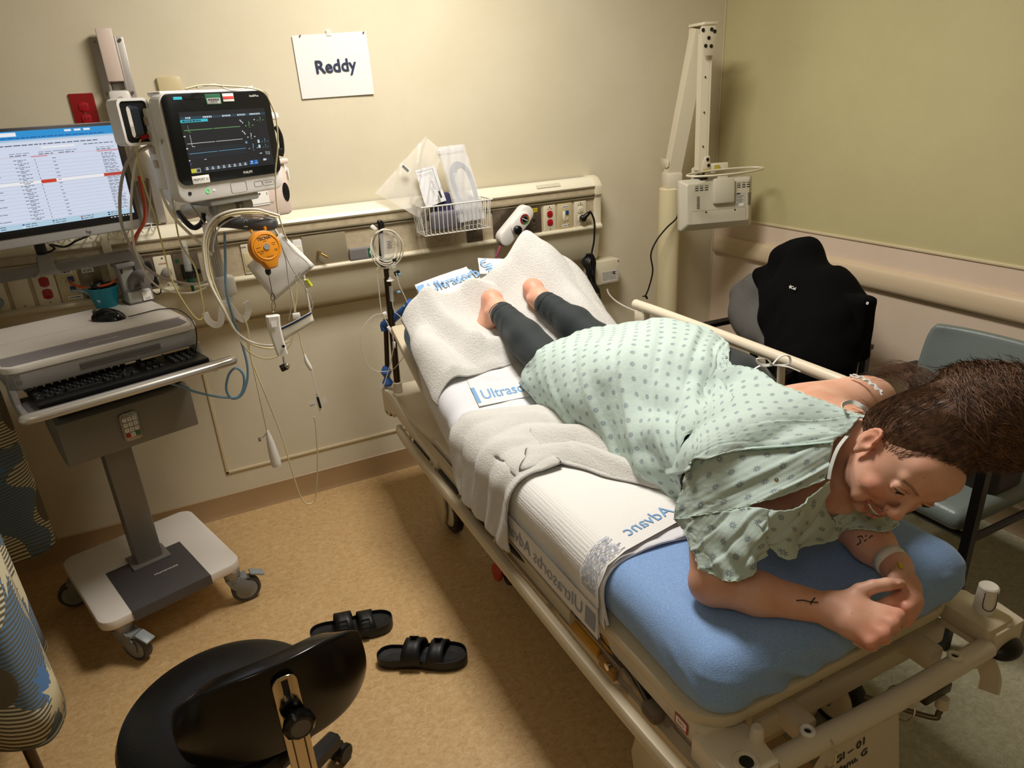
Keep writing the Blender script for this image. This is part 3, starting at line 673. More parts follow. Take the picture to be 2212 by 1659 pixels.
# worktop
b = MB(CM); b.prism(rrect(.525, .492, .04, n=8, cx=.0225, cy=.034), .02, bev=.005, z0=1.0); wt = b.build('worktop', m_worktop, cart)
b = MB(CM); b.prism(rrect(.517, .484, .038, n=8, cx=.0225, cy=.034), .05, bev=.006, z0=.951); b.build('worktop_skirt', m_sil, cart)
b = MB(CM); b.prism([(-.215, -.196), (.235, -.196), (.262, -.175), (.262, -.098), (-.232, -.098), (-.232, -.175)], .0012, z0=1.0195); b.build('worktop_inlay', m_inlay, wt)
b = MB(CM); b.box((.02, -.093, 1.0205), (.5, .003, .0012)); b.box((.02, .06, 1.0202), (.5, .0012, .0006)); b.build('groove', mat('groove_shadow', 'b5aca2', .5), wt)
text('Humanscale', .017, CM @ Matrix.Translation((.03, -.15, 1.0212)), m_lab, wt)
b = MB(CM); b.box((.05, -.2105, .972), (.22, .002, .006), .0005); b.box((.05, -.208, .98), (.22, .006, .012), .002); b.build('pull_tab', m_dgrey, cart)
F = CM @ Matrix(((1, 0, 0, -.21), (0, 0, -1, -.209), (0, 1, 0, .977), (0, 0, 0, 1)))
b = MB(F); b.tube([(-.005, .012, .0005), (.005, .012, .0005), (.005, .019, .0005), (-.005, .019, .0005)], .0006, closed=True, smooth=False, n=5); b.tube([(.006 * math.cos(a), -.002 + .006 * math.sin(a), .0005) for a in [k * PI / 6 for k in range(12)]], .0006, closed=True, n=5); b.box((0, -.002, .0005), (.001, .005, .0008)); b.build('printed_symbols', m_ink, cart)
# keyboard tray
b = MB(CM)
for x0 in (-.236, .262):
    b.prism([(-.20, .955), (-.14, .955), (-.13, .905), (-.19, .885), (-.31, .885), (-.335, .905), (-.325, .915), (-.2, .912)], .016, M=Matrix(((0, 0, 1, x0), (1, 0, 0, 0), (0, 1, 0, 0), (0, 0, 0, 1))), bev=.003)
    b.build('tray_arm', m_sil, cart); b = MB(CM)
b.bm.free()
b = MB(CM); b.box((.03, -.23, .904), (.5, .19, .012), .004); b.build('tray', m_dgrey, cart)
pf = [(-.002, -.016), (-.018, -.010), (-.022, .002), (-.014, .012), (.004, .014), (.014, .008), (.016, -.004), (.008, -.014)]
b = MB(CM); b.tube([(-.245, -.322, .913), (-.2, -.338, .914), (.04, -.342, .914), (.28, -.338, .914), (.322, -.328, .914)], lambda u: 1 - .35 * abs(2 * u - 1) ** 8, sec=pf, up=(0, 1, 0)); b.build('palm_rest', m_sil2, cart, smooth=60)
b = MB(CM); b.tube([(.2, -.27, .884), (.26, -.27, .885), (.30, -.285, .888)], lambda u: 1 - .7 * u, sec=[(-.004, -.02), (-.004, .02), (.004, .02), (.004, -.02)]); b.build('mouse_shelf', m_sil2, cart)
for p in ([(.12, 0, .95), (.115, -.08, .93), (.11, -.15, .91)], [(-.04, 0, .95), (-.04, -.08, .93), (-.04, -.16, .91)]):
    b = MB(CM); b.tube(p, .008); b.build('tray_strut', m_dgrey, cart)
b = MB(CM); P = []
for k in range(60): a = k * .9; P.append((-.2 + .012 * math.cos(a) + k * .0008, -.06 - .0012 * k, .945 - .0011 * k + .012 * math.sin(a)))
b.tube(P, .0035, n=6, smooth=False); b.build('coiled_cord', m_dgrey, cart)
# keyboard
t = thing('keyboard', 'black wired computer keyboard on the cart tray', 'keyboard', cw(.035, -.215, .911), R_(17.5)); KM = WM[t.name]
b = MB(KM); b.box((0, 0, .009), (.46, .15, .016), .004); b.build('case', m_black, t)
mk = mat('key_black', '141416', .45); mkl = mat('key_legend', '8e8e90', .5); nkeys = 0
def key(x, y, w_, h_=.0155):
    global nkeys
    b = MB(KM); b.box((x, y, .0195), (w_ - .003, h_, .007), .0012, 1, taper=(.86, .8)); b.mi = 1; b.box((x - w_ * .12, y + .002, .0232), (.0035, .0035, .0003)); b.build('key', [mk, mkl], t, smooth=0); nkeys += 1
for r in range(5):
    y = .045 - r * .0195 - (.004 if r else 0)
    if r == 4:
        xs = [(-.217, .024), (-.193, .022), (-.170, .022), (-.107, .1), (-.043, .022), (-.02, .022), (.004, .022), (.029, .024)]
    else:
        off = (0, .008, .012, .02)[r]; n_ = (14, 13, 12, 11)[r]; xs = [(-.2195 + off * .5, .019 + off)] + [(-.2195 + .0192 * (k + 1) + off, .0192) for k in range(n_ - 2)]
        e = xs[-1][0] + .0096; xs.append(((e + .041) / 2, .041 - e))
    for x, w_ in xs: key(x, y, w_)
for k in range(12): key(-.195 + k * .0198, .0645, .0195, .011)
for c in range(3):
    for r in (0, 1, 4): key(.066 + c * .0192, .045 - r * .0195 - (.004 if r else 0), .0192)
for c in range(4):
    for r in range(4 if c == 3 else 5): key(.147 + c * .0192, .045 - r * .0195 - (.004 if r else 0), .0192)
# mouse: low smooth shell
t = thing('computer_mouse', 'glossy black computer mouse on the white worktop', 'mouse', at(235, 690, Z=1.02), R_(150)); M = WM[t.name]
G = []
for i in range(15):
    u = -1 + 2 * i / 14; row = []
    for k in range(24):
        a = 2 * PI * k / 24; wx = .031 * (1 - .12 * u) * (max(0, 1 - abs(u) ** 2.6)) ** .5; hz = (.038 - .012 * (u - .25) ** 2 - .004 * u) * (max(0, 1 - abs(u) ** 2.4)) ** .45
        row.append((u * .058, wx * math.cos(a) * (1.0 if math.sin(a) < .2 else .97), max(.001, hz * math.sin(a)) if math.sin(a) > 0 else .001))
    G.append(row)
b = MB(M); b.sheet(G, closed=True); b.build('shell', mat('glossy_black', '0a0a0b', .18), t, smooth=60)
b = MB(M); b.cyl((.038, -.004, .026), (.038, .004, .026), .009, n=16); b.build('scroll_wheel', m_dgrey, t)
b = MB(); b.tube([at(278, 684, Z=1.028), at(310, 676, Z=1.024), at(345, 668, Z=1.024), at(380, 668, Z=1.024), at(405, 682, Z=1.026), at(421, 705, Z=1.02), at(425, 735, Z=.97), at(420, 760, Z=.935), at(395, 770, Z=.925), at(350, 766, Z=.925)], .0018, n=6); b.build('cord', m_cord, t)
# teal cup with a black coiled cord inside
P0 = at(232, 661, Z=1.02)
t = thing('teal_cup', 'teal plastic cup holding a black coiled cord on the worktop', 'cup', P0); M = WM[t.name]
b = MB(M); b.lathe([(0, .0), (.034, 0), (.036, .003), (.049, .066), (.051, .068), (.051, .070), (.047, .070), (.046, .066), (.033, .006), (0, .006)], n=40); b.build('cup', mat('teal_plastic', '157a8c', .35), t)
t = thing('coiled_black_cord', 'black coiled cord with plug stuffed in the teal cup', 'cord', P0 + V((0, 0, .03))); M = WM[t.name]
b = MB(M); P = []
for k in range(90): a = k * .7; P.append((-.024 + .013 * math.cos(a) + .0002 * k, -.012 + .0006 * k, .03 + .014 * math.sin(a) + .0001 * k))
b.tube(P, .0042, n=6, smooth=False); b.build('coil', m_black, t)
b = MB(M); b.box((.018, .01, .03), (.036, .03, .04), .005); b.build('plug', m_black, t)
b = MB(M); b.tube([(-.02, 0, .0), (-.01, .02, .0), (.02, .02, 0), (.025, -.01, .0), (0, -.02, 0)], .006, closed=True); b.build('loop', m_black, t)
# patch cables
def cable(name, pts, r, m, label, cat='cable', **k): b = MB(); b.tube(pts, r, n=8); return solo(b, name, m, label, cat, **k)
J1 = FDATA @ V((.01, .018, .01)); J2 = FDATA @ V((.008, -.016, .01))
cable('patch_cable', [J1, J1 + V((0, -.015, -.01)), at(185, 622, Y=2.76), at(210, 620, Y=2.74), at(240, 612, Y=2.74), at(258, 598, Y=2.77)], .004, mat('orange_cable', 'cf5a2e', .4), 'orange network cable curving from the data jack behind the cup', 'cable')
cable('patch_cable', [J2, J2 + V((0, -.015, 0)), at(178, 629, Y=2.765), at(196, 638, Y=2.74), at(215, 652, Y=2.7)], .004, mat('pale_blue_cable', '8fb0c4', .4), 'pale blue network cable from the lower data jack to the cup', 'cable')
# barcode scanner on its charging cradle
P0 = at(300, 650, Z=1.02)
t = thing('barcode_scanner', 'grey handheld barcode scanner standing in its charging cradle', 'scanner', P0, R_(20)); M = WM[t.name]
b = MB(M); b.box((0, 0, .023), (.085, .08, .04), .006, taper=(.92, .85)); b.build('cradle', mat('cradle_grey', 'aaa9a2', .4), t)
b = MB(M); b.box((0, 0, .0025), (.088, .084, .004), .001); b.build('cradle_foot', m_dgrey, t)
b = MB(M @ Matrix(((1, 0, 0, .018), (0, .14, -.99, -.0425), (0, .99, .14, .022), (0, 0, 0, 1)))); b.box((0, 0, .0004), (.03, .03, .0008)); b.build('sticker', m_lab, t)
b = MB(M @ Matrix(((1, 0, 0, .018), (0, .14, -.99, -.0425), (0, .99, .14, .022), (0, 0, 0, 1))))
for i in range(3): b.box((0, -.006 - .003 * i, .001), (.018, .0008, .0003))
b.build('print', m_ink, t)
b = MB(M); b.box((-.015, .01, .085), (.055, .05, .1), .012); b.build('scanner_body', mat('scanner_grey', 'a5a59f', .4), t)
b = MB(M); b.box((-.02, .005, .135), (.062, .066, .018), .006); b.build('scanner_head', mat('scanner_top', '8f8d8b', .4), t)
b = MB(M); b.tube([(-.015, -.012, .05), (-.005, -.025, .085), (.01, -.05, .098), (.025, -.085, .088)], lambda u: .014 + .009 * u, n=16); b.build('grip', mat('grip_grey', '77716f', .45), t)
b = MB(M); b.ball((.0, -.03, .055), (.012, .014, .006)); b.build('trigger', m_dgrey, t)
b = MB(M); b.box((-.035, -.0165, .115), (.006, .002, .014)); b.build('window', m_black, t)
# monitor: bar, neck, panel
c = at(247, 262, Y=2.64); yaw = R_(23)
d1 = V((math.cos(yaw), math.sin(yaw), 0)); n = V((d1.y, -d1.x, 0))
W_, H_ = .555, .330; O = c - d1 * (W_ / 2) - V((0, 0, H_ / 2))
mon = thing('computer_monitor', 'silver framed computer monitor showing a bright blue and white schedule page', 'monitor', (O.x, O.y, 1.1))
F = wallframe(O, yaw)
b = MB(F); b.box((0, 0, -.014), (W_, H_, .028), .006); b.build('casing', mat('monitor_silver', 'a9a6a3', .35, metal=.4), mon)
b = MB(F); b.box((0, .0135, .001), (W_ - .004, H_ - .030, .003), .001); b.build('bezel', m_black, mon)
SW, SH = W_ - .022, H_ - .052; cy = .0155
m_scr = mat('screen_page', '000000', .3, emit='dfe8fb', es=.82)
def em(name, c_, s=.8): return mat('screen_' + name, '000000', .4, emit=c_, es=s)
sm = [m_scr, em('top_blue', '2fa0e8', .75), em('band', 'c5dcf4', .75), em('white', 'f6f6fc', .85), em('ink', '6a7288', .6), em('red', 'e0432c', .75), em('pink', 'e3a9b4', .75), em('line', 'a9b4cc', .7), em('bottom', 'c2e2f6', .75), em('task', '0b0c10', .3), em('dot_blue', '2a5bb0', .6), em('teal', '1f8f9c', .6)]
b = MB(F @ Matrix.Translation((0, cy, .0027)))
LV = [0]
def q(u0, v0, u1, v1, mi, lift=None):
    LV[0] += 1; z = .0002 * (lift if lift is not None else 1)
    b.mi = mi; b.raw([((u0 - .5) * SW, (.5 - v0) * SH, z), ((u1 - .5) * SW, (.5 - v0) * SH, z), ((u1 - .5) * SW, (.5 - v1) * SH, z), ((u0 - .5) * SW, (.5 - v1) * SH, z)], [[0, 3, 2, 1]])
def words(u0, u1, v, mi=4, h=.008, gap=.006, lo=.01, hi=.035):
    u = u0
    while u < u1 - lo: l = min(random.uniform(lo, hi), u1 - u); q(u, v, u + l, v + h, mi, 3); u += l + gap
q(0, 0, 1, 1, 0, 0); q(0, 0, 1, .085, 1); q(0, .012, .5, .05, 3, 2); words(.02, .95, .063, 10, .008); q(0, .085, 1, .105, 2)
for u in (.74, .79, .84): q(u, .012, u + .035, .032, 3, 2)
words(.05, .9, .135, 4, .01); q(.6, .165, .77, .185, 3, 2); words(.82, .98, .17)
for u in (.02, .17, .44, .58, .68, .88): words(u, u + .1, .215, 7, .008); words(u, u + .08, .235)
q(0, .25, 1, .2525, 6, 2); q(.88, .252, 1, .266, 6, 2); q(.54, .252, .62, .264, 6, 2)
v = .275
for r in range(17):
    h = .037
    if r == 6:
        q(0, v - .003, 1, v + .036, 3, 2); q(0, v - .004, 1, v - .002, 4, 3); q(0, v + .035, 1, v + .037, 4, 3); q(.555, v, .63, v + .033, 5, 3); q(.885, v, 1, v + .033, 5, 3); q(.12, v - .001, .13, v + .034, 5, 3)
    words(.45, .52, v + .006, 4, .006, .004, .008, .02); words(.47, .5, v + .02, 4, .006); words(.64, .66, v + .01, 4, .006)
    if r % 2 == 0: words(.24, .37, v + .008, 4, .006, .003, .02, .05)
    q(.553, v + .008, .556, v + .026, 4, 3); words(.9, .97, v + .004, 4, .006); words(.9, .98, v + .018, 4, .006)
    if r not in (5, 6): q(0, v + h - .0015, 1, v + h, 7, 2)
    v += h
q(0, .91, 1, .965, 8); q(0, .965, 1, 1, 9, 2)
for i, u in enumerate((.1, .25, .4, .55, .7, .85)):
    q(u, .918, u + .01, .932, (11, 9, 10, 11, 5, 10)[i], 3); words(u + .015, u + .07, .921, 4, .007); q(u, .94, u + .01, .954, (9, 5, 3, 7, 10, 9)[i], 3); words(u + .015, u + .07, .943, 4, .007)
words(.86, .985, .978, 3, .008, .008, .006, .014)
b.build('screen', sm, mon, smooth=0, rec=False)
text('hp', .016, F @ Matrix.Translation((W_ * .5 - .16, -H_ / 2 + .013, .0005)), m_ink, mon)
# bar and neck
bz = 1.17
L0, R0 = atp(0, 598, cw(0, .24, 0), CM.to_3x3() @ V((0, 1, 0))), atp(262, 553, cw(0, .24, 0), CM.to_3x3() @ V((0, 1, 0)))
pts = [L0 - (R0 - L0) * .3, L0, L0.lerp(R0, .5), R0, R0 + V((.03, .008, -.006)), R0 + V((.045, .012, -.03)), cw(.285, .24, 1.03)]
b = MB(); b.tube(pts, 1, sec=[(-.018, -.010), (-.018, .010), (.012, .010), (.018, 0), (.012, -.010)], up=(0, 0, 1), res=5); b.build('support_bar', mat('bar_grey', '77726f', .35, metal=.4), cart, smooth=30)
p = atp(100, 590, cw(0, .24, 0), CM.to_3x3() @ V((0, 1, 0)))
b = MB(wallframe(p, R_(17.5))); b.prism([(-.04, -.006), (.045, -.006), (.03, .01), (.025, .06), (-.012, .06), (-.02, .01)], .03, bev=.003, z0=-.015); b.build('neck_block', m_gmet, cart)
b = MB(wallframe(p, R_(17.5))); b.box((.007, .09, -.01), (.03, .09, .02), .004); b.build('neck_post', m_black, cart)
b = MB(wallframe(p, R_(17.5))); b.box((.007, .2, -.02), (.1, .12, .03), .01); b.build('mount_plate', m_black, cart)
b = MB(); b.tube([at(85, 535, Y=2.7), at(100, 545, Y=2.68), at(118, 537, Y=2.68), at(108, 528, Y=2.7), at(140, 533, Y=2.72), at(165, 520, Y=2.74), at(190, 510, Y=2.78)], .0035); solo(b, 'video_cable', m_black, 'black looped video cable below the computer monitor', 'cable')
# ------------------------------------------------------------ patient monitor on its wall arm, with everything that hangs from it
m_pink = mat('blush_plastic', 'd6c2b4', .42); m_case = mat('monitor_case', 'dcd8d2', .35); m_armc = mat('arm_enamel', 'cfc7b8', .35)
m_alu = mat('anodised_aluminium', 'a29c94', .35, metal=.6)
arm = thing('monitor_wall_arm', 'tall wall channel with beige support arm carrying the patient monitor', 'wall mount', (-.05, 2.9, 1.3))
# channel
def WP(px, py, Y): return at(px, py, Y=Y)
xc = (WP(192, 80, 2.9).x + WP(266, 83, 2.9).x) / 2; xw = WP(266, 83, 2.9).x - WP(192, 80, 2.9).x
b = MB(); b.box((xc, 2.893, (1.872 + 1.26) / 2), (xw, .014, 1.872 - 1.26), .002); b.build('wall_channel', m_alu, arm)
for s in (-1, 1): b = MB(); b.box((xc + s * .024, 2.875, (1.872 + 1.26) / 2), (.008, .03, 1.872 - 1.26), .001); b.build('channel_flange', m_alu, arm)
for z in (1.862, 1.70, 1.5):
    for s in (-1, 1): b = MB(); b.cyl((xc + s * .039, 2.886, z), (xc + s * .039, 2.880, z), .005, n=12); b.build('bolt', m_screw, arm)
b = MB(); b.box((xc - .002, 2.862, 1.815), (.048, .03, .16), .004); b.build('channel_cover', m_pink, arm)
b = MB(); b.box((xc - .002, 2.858, 1.62), (.066, .05, .175), .012); b.build('slider', mat('slider_white', 'd9d3ca', .4), arm)
b = MB(); b.lathe([(0, 0), (.008, 0), (.009, .004), (0, .004)], M=frame((xc, 2.832, 1.68), (1, 0, 0), z=(0, -1, 0))); b.build('release_button', mat('button_grey', 'b6afa6', .4), arm)
b = MB(); b.cyl((xc + .02, 2.80, 1.60), (xc + .02, 2.80, 1.42), .045, n=28, bev=.006); b.box((xc + .01, 2.84, 1.52), (.07, .06, .14), .01); b.build('pivot_housing', m_armc, arm)
J0 = V((xc + .02, 2.80, 1.5)); J1 = at(398, 448, Y=2.42)
b = MB(); d = J1 - J0; b.tube([J0 + V((0, 0, .02)), J0.lerp(J1, .3) + V((0, 0, .02)), J1 + V((0, 0, .02))], lambda u: .05 - .012 * u, sec=[(-.9, -.55), (-.9, .55), (.6, .55), (.9, .3), (.9, -.3), (.6, -.55)], up=(0, 0, 1)); b.build('lower_arm', m_armc, arm)
PMc = V((.19, 2.13, 1.561)); PM = wallframe(PMc, R_(29.5), 0)
b = MB(frame(J1, (1, .3, 0), z=(.25, -1, .1))); b.lathe([(0, -.03), (.034, -.03), (.036, -.026), (.036, .026), (.034, .03), (0, .03)], n=32); b.build('elbow_joint', m_armc, arm)
b = MB(frame(J1, (1, .3, 0), z=(.25, -1, .1))); b.lathe([(0, .03), (.007, .03), (.007, .0315), (.004, .0315), (.004, .0305), (0, .0305)], n=20); b.build('joint_bolt', m_grey, arm)
def pm(x, y, z): return PM @ V((x, y, z))
b = MB(); b.tube([J1 + V((0, .0, -.01)), (J1 + pm(0, -.17, -.09)) / 2 + V((0, 0, -.01)), pm(0, -.175, -.08)], .026, n=14); b.build('upper_link', m_armc, arm)
b = MB(PM); b.box((.0, -.165, -.06), (.16, .02, .1), .006); b.build('tilt_plate', mat('plate_grey', '9b9994', .4, metal=.3), arm)
b = MB(PM); b.cyl((-.045, -.19, -.06), (.075, -.19, -.06), .022, n=24, bev=.003); b.build('tilt_barrel', mat('barrel_grey', 'a09c93', .4), arm)
b = MB(PM); b.box((.028, -.19, -.0385), (.022, .026, .006), .001); b.build('barrel_clip', m_dgrey, arm)
b = MB(PM); b.lathe([(0, 0), (.006, 0), (.006, .002), (0, .002)], M=Matrix.Translation((.028, -.19, -.0355))); b.build('barrel_screw', m_screw, arm)
b = MB(PM); b.box((-.02, -.185, -.075), (.05, .05, .05), .008); b.build('tilt_block', m_armc, arm)
b = MB(); b.tube([at(437, 425, Y=2.28), at(440, 450, Y=2.28), at(438, 478, Y=2.28), at(420, 492, Y=2.3), at(402, 480, Y=2.32), at(385, 458, Y=2.36)], .008, n=10); b.build('cable_loop', m_black, arm)
# handle under the monitor
HA = at(484, 480, Y=2.20); HB = at(588, 487, Y=2.14); hd = (HB - HA).normalized()
b = MB(); b.tube([HA + V((-.01, .10, .02)), HA + V((-.028, .05, .01)), HA + V((-.018, .01, .003)), HA + V((.01, -.006, 0))], .0165, n=14); b.build('handle_arm', m_case, arm)
b = MB(); b.tube([HA + V((-.012, .004, .002)), HA + V((.012, -.008, 0)), HA.lerp(HB, .5) + V((0, -.004, -.001)), HB - hd * .02, HB + V((.002, .012, .003)), HB + V((.0, .05, .01))], .0172, n=16); b.build('handle_grip', mat('grip_slate', '4b4c4f', .42), arm)
F = frame(HA.lerp(HB, .42) + V((.002, -.0215, .002)), hd, z=(0, -1, .15))
b = MB(F); b.box((.0, -.004, .0), (.011, .011, .0015), .0005); b.tube([(-.0035, .002, 0), (-.0035, .008, 0), (0, .0105, 0), (.0035, .008, 0), (.0035, .006, 0)], .0009, n=6); b.build('padlock_symbol', m_lab, arm)
# translucent cable sleeve and the white hook bracket
SA = at(448, 482, Y=2.27); SB = at(478, 605, Y=2.27)
b = MB(); b.tube([SA, SA.lerp(SB, .5), SB], .017, n=16); b.build('cable_sleeve', mat('sleeve_clear', 'b9b3a8', .35, alpha=.62), arm)
for k in range(4):
    b = MB(); o = V(((k - 1.5) * .007, -.008, 0)); b.tube([SA + o + V((.01, 0, 0)), SA.lerp(SB, .5) + o, SB + o * .8], .0018, n=6); b.build('lead_wire', m_grey, arm)
b = MB(wallframe(at(487, 617, Y=2.26), .1)); b.box((0, 0, 0), (.055, .06, .05), .01, taper=None); b.box((-.004, -.035, 0), (.034, .035, .04), .008); b.build('hook_bracket', mat('bracket_white', 'd3cdc3', .4), arm)
for pts in ([(482, 650), (478, 680), (476, 697), (466, 702), (452, 694), (443, 676)], [(492, 655), (503, 668), (514, 683), (526, 690), (534, 680), (537, 662), (531, 652)]):
    b = MB(); b.tube([at(x, y, Y=2.235) for x, y in pts], 1, sec=[(-.004, -.009), (-.004, .009), (.004, .009), (.004, -.009)], up=(0, 1, 0)); b.build('cable_hook', m_wht, arm)
# patient monitor
pmn = thing('patient_monitor', 'white patient monitor with black bezel showing flat traces and question marks', 'patient monitor', M=PM)
b = MB(PM)
b.prism(rrect(.336, .268, .03, n=6, cy=-.022), .05, bev=.006, z0=-.052); b.box((.02, -.01, -.09), (.26, .2, .09), .02); b.build('casing', m_case, pmn)
b = MB(PM); b.prism(rrect(.322, .222, .022, n=6), .008, bev=.002, z0=-.003); b.build('bezel', mat('bezel_black', '0a0b0c', .28), pmn)
b = MB(PM); b.box((0, .112, -.055), (.29, .012, .06), .005); b.build('carry_handle', m_case, pmn)
SWp, SHp = .262, .148
em2 = lambda n_, c_, s=.6: em('pm_' + n_, c_, s)
sm = [em2('bg', '262629', .9), em2('white', 'dfe3e4', .8), em2('cyan', '43c9d8', .85), em2('green', '7fbf7a', .7), em2('lblue', '6aa6c8', .75), em2('dim', '31495a', .8), em2('yellow', 'd6cf3a', .8), em2('bar', '46525c', .7), em2('blue', '1560b4', .8), em2('purple', '5a4a8c', .7)]
b = MB(PM @ Matrix.Translation((.006, -.008, .0055))); SWs, SHs = SW, SH; SW, SH = SWp, SHp
q(0, 0, 1, 1, 0, 0)
q(0, .075, 1, .12, 5, 1)
for u0, u1 in ((.06, .12), (.25, .35), (.47, .58), (.65, .75), (.8, .93)): words(u0, u1, .082, 1, .028, .006, .008, .02)
q(0, .125, .3, .17, 2, 1); words(.02, .22, .135, 5, .025)
def ln(u0, u1, v, mi, h=.008): q(u0, v, (u0 + u1) / 2 - .008, v + h, mi, 2); q((u0 + u1) / 2 + .004, v, u1, v + h, mi, 2)
ln(.02, .66, .29, 3, .01); q(.065, .22, .069, .33, 3, 2); q(.065, .325, .09, .33, 3, 2)
ln(.02, .66, .51, 1); q(.068, .37, .072, .57, 1, 2); q(.068, .562, .10, .57, 1, 2)
q(.02, .61, .68, .615, 5, 1); q(.02, .64, .68, .645, 5, 1); ln(.02, .68, .675, 4, .01); q(.02, .715, .68, .72, 5, 1); q(.02, .75, .68, .755, 5, 1)
q(.0, .38, .02, .4, 1, 2); q(0, .58, .02, .6, 1, 2); q(0, .78, .015, .8, 1, 2); q(.17, .79, .195, .8, 1, 2); q(.005, .83, .02, .87, 9, 2)
for u, v in ((.665, .18), (.675, .20), (.69, .225), (.67, .37), (.685, .395), (.695, .42), (.84, .185)): q(u, v, u + .014, v + .02, 1, 2)
q(.685, .56, .71, .6, 4, 2); q(.84, .56, .865, .61, 1, 2); q(.84, .55, .865, .557, 2, 2); q(.84, .65, .865, .70, 1, 2); q(.84, .64, .865, .647, 2, 2)
q(.84, .79, .87, .805, 1, 2); q(.87, .9, .91, .935, 1, 2); q(.92, .905, .95, .92, 5, 2)
q(0, .93, .055, 1, 6, 2); q(.055, .93, .105, 1, 1, 2); q(.059, .936, .1, .993, 0, 3); words(.062, .095, .945, 1, .02)
for k in range(8):
    u = .15 + k * .065; q(u, .925, u + .062, .985, 7, 2); q(u + .022, .93, u + .038, .95, 1, 3); q(u + .015, .958, u + .045, .966, 1, 3); q(u + .015, .97, u + .045, .977, 1, 3)
q(.69, .905, .8, .985, 8, 2); q(.71, .915, .73, .94, 1, 3); q(.765, .915, .785, .94, 4, 3); q(.70, .955, .735, .965, 1, 3); q(.755, .955, .79, .965, 1, 3)
q(0, 1.01, 1, 1.018, 7, 2)
b.build('screen', sm, pmn, smooth=0, rec=False)
def st(s, u, v, size, m): text(s, size, PM @ Matrix.Translation((.006 + (u - .5) * SWp, -.008 + (.5 - v) * SHp, .0066)), m, pmn, thick=.00005, xs=.85)
st('- ? -', .92, .2, .018, sm[3]); st('- ? -', .77, .28, .022, sm[3]); st('- ? -', .77, .48, .022, sm[1]); st('- ? -', .77, .68, .026, sm[4]); st('- ? -', .93, .585, .018, sm[4]); st('- ? -', .93, .685, .015, sm[4]); st('713', .94, .81, .012, sm[1])
SW, SH = SWs, SHs
def pmt(s, x, y, size, m, z=.0055): text(s, size, PM @ Matrix.Translation((x, y, z)), m, pmn, thick=.0001)
pmt('PHILIPS', .045, -.098, .0095, m_lab); pmt('IntelliVue', .11, .098, .008, m_lab)
def stick(x, y, w_, h, m, z=.0056, name='sticker'): b = MB(PM); b.box((x, y, z), (w_, h, .0008), .0003); return b.build(name, m, pmn)
stick(-.102, -.1, .05, .02, m_lab, name='name_label'); pmt('PREPOST 21', -.102, -.1, .0085, m_ink, .0062)
stick(-.018, .0935, .046, .026, m_green); stick(-.018, .0895, .04, .014, mat('silver_label', 'b9b6ae', .4), .0061, 'barcode_label'); pmt('F92729', -.018, .0862, .0068, m_ink, .0067)
b = MB(PM)
for k in range(16): b.box((-.018 + (k - 7.5) * .0022, .0925, .0068), (.0007 + .0008 * (k * 7 % 3) / 2, .0055, .0002))
b.build('barcode', m_ink, pmn)
stick(.028, .0965, .034, .02, m_lab); stick(.028, .096, .033, .007, mat('red_stripe', 'd5473f', .5), .0062, 'stripe')
b = MB(PM); b.box((-.118, .099, .0052), (.024, .0065, .002), .001); b.build('alarm_lamp', em('alarm_cyan', '3fd0e0', .9), pmn)
for k in range(3): b = MB(PM); b.box((-.09 + k * .023, .0985, .0052), (.02, .004, .001)); b.build('alarm_lamp', mat('lamp_off', '1d1f22', .4), pmn)
b = MB(PM); b.lathe([(.0045, 0), (.0045, .001), (.0062, .001), (.0062, 0)], M=PM.inverted() @ PM @ Matrix.Translation((-.085, -.132, -.0012))); b.build('power_ring', em('led_green', '59e07c', 1.2), pmn)
b = MB(PM); b.cyl((-.066, -.132, -.002), (-.066, -.132, -.0005), .0028, n=12); b.build('status_led', em('led_white', 'e9f2e4', 1.0), pmn)
b = MB(PM); b.cyl((-.138, -.132, -.002), (-.138, -.132, -.0008), .005, n=12); b.build('port', m_dark, pmn)
for x, s, w_ in ((.077, 'MX', .026), (.112, 'MX450', .038)):
    b = MB(PM); b.tube([(px_, py_, -.0015) for px_, py_ in rrect(w_, .014, .003, cx=x, cy=-.133)], .0006, smooth=False, closed=True, n=5); b.build('badge_frame', m_grey, pmn)
pmt('MX450', .112, -.133, .0085, m_grey, -.0016)
b = MB(PM); b.tube([(px_, py_, -.0015) for px_, py_ in rrect(.05, .028, .004, cx=.012, cy=-.134)], .0006, smooth=False, closed=True, n=5); b.build('door_outline', m_grey, pmn)
# parameter module behind the left edge with a black handle
mod = thing('parameter_module', 'white parameter module with black recessed handle on the left of the patient monitor', 'module', M=PM @ Matrix.Translation((-.22, .02, -.15)))
F = PM @ Matrix.Translation((-.192, .05, -.075))
b = MB(F)
o = rrect(.082, .112, .014, n=4); i_ = rrect(.07, .098, .01, n=4)
for z in (0, -.02): pass
b.sheet([[(x, y, z) for x, y in P] for P, z in ((o, -.05), (o, .0), (i_, 0), (i_, -.05))], closed=True); b.build('module_frame', m_case, mod, smooth=30)
o2 = rrect(.07, .098, .01, n=4); i2 = rrect(.032, .078, .01, n=4, cx=-.002)
b = MB(F); b.sheet([[(x, y, z) for x, y in P] for P, z in ((o2, -.045), (o2, -.004), (i2, -.004), (i2, -.045))], closed=True); b.build('handle_recess', m_black, mod, smooth=30)
b = MB(PM); b.box((-.158, -.02, -.075), (.02, .2, .05), .004); b.build('module_body', m_case, mod)
for k in range(4): b = MB(PM); b.box((-.1695, .05 - k * .035, -.075), (.004, .02, .02), .002); b.build('socket', mat('socket_beige', 'b3a793', .4), mod)
b = MB(); b.tube([at(331, 290, Y=2.12), at(318, 294, Y=2.11), at(305, 299, Y=2.1)], .0055, n=10); b.build('red_connector', m_red, mod)
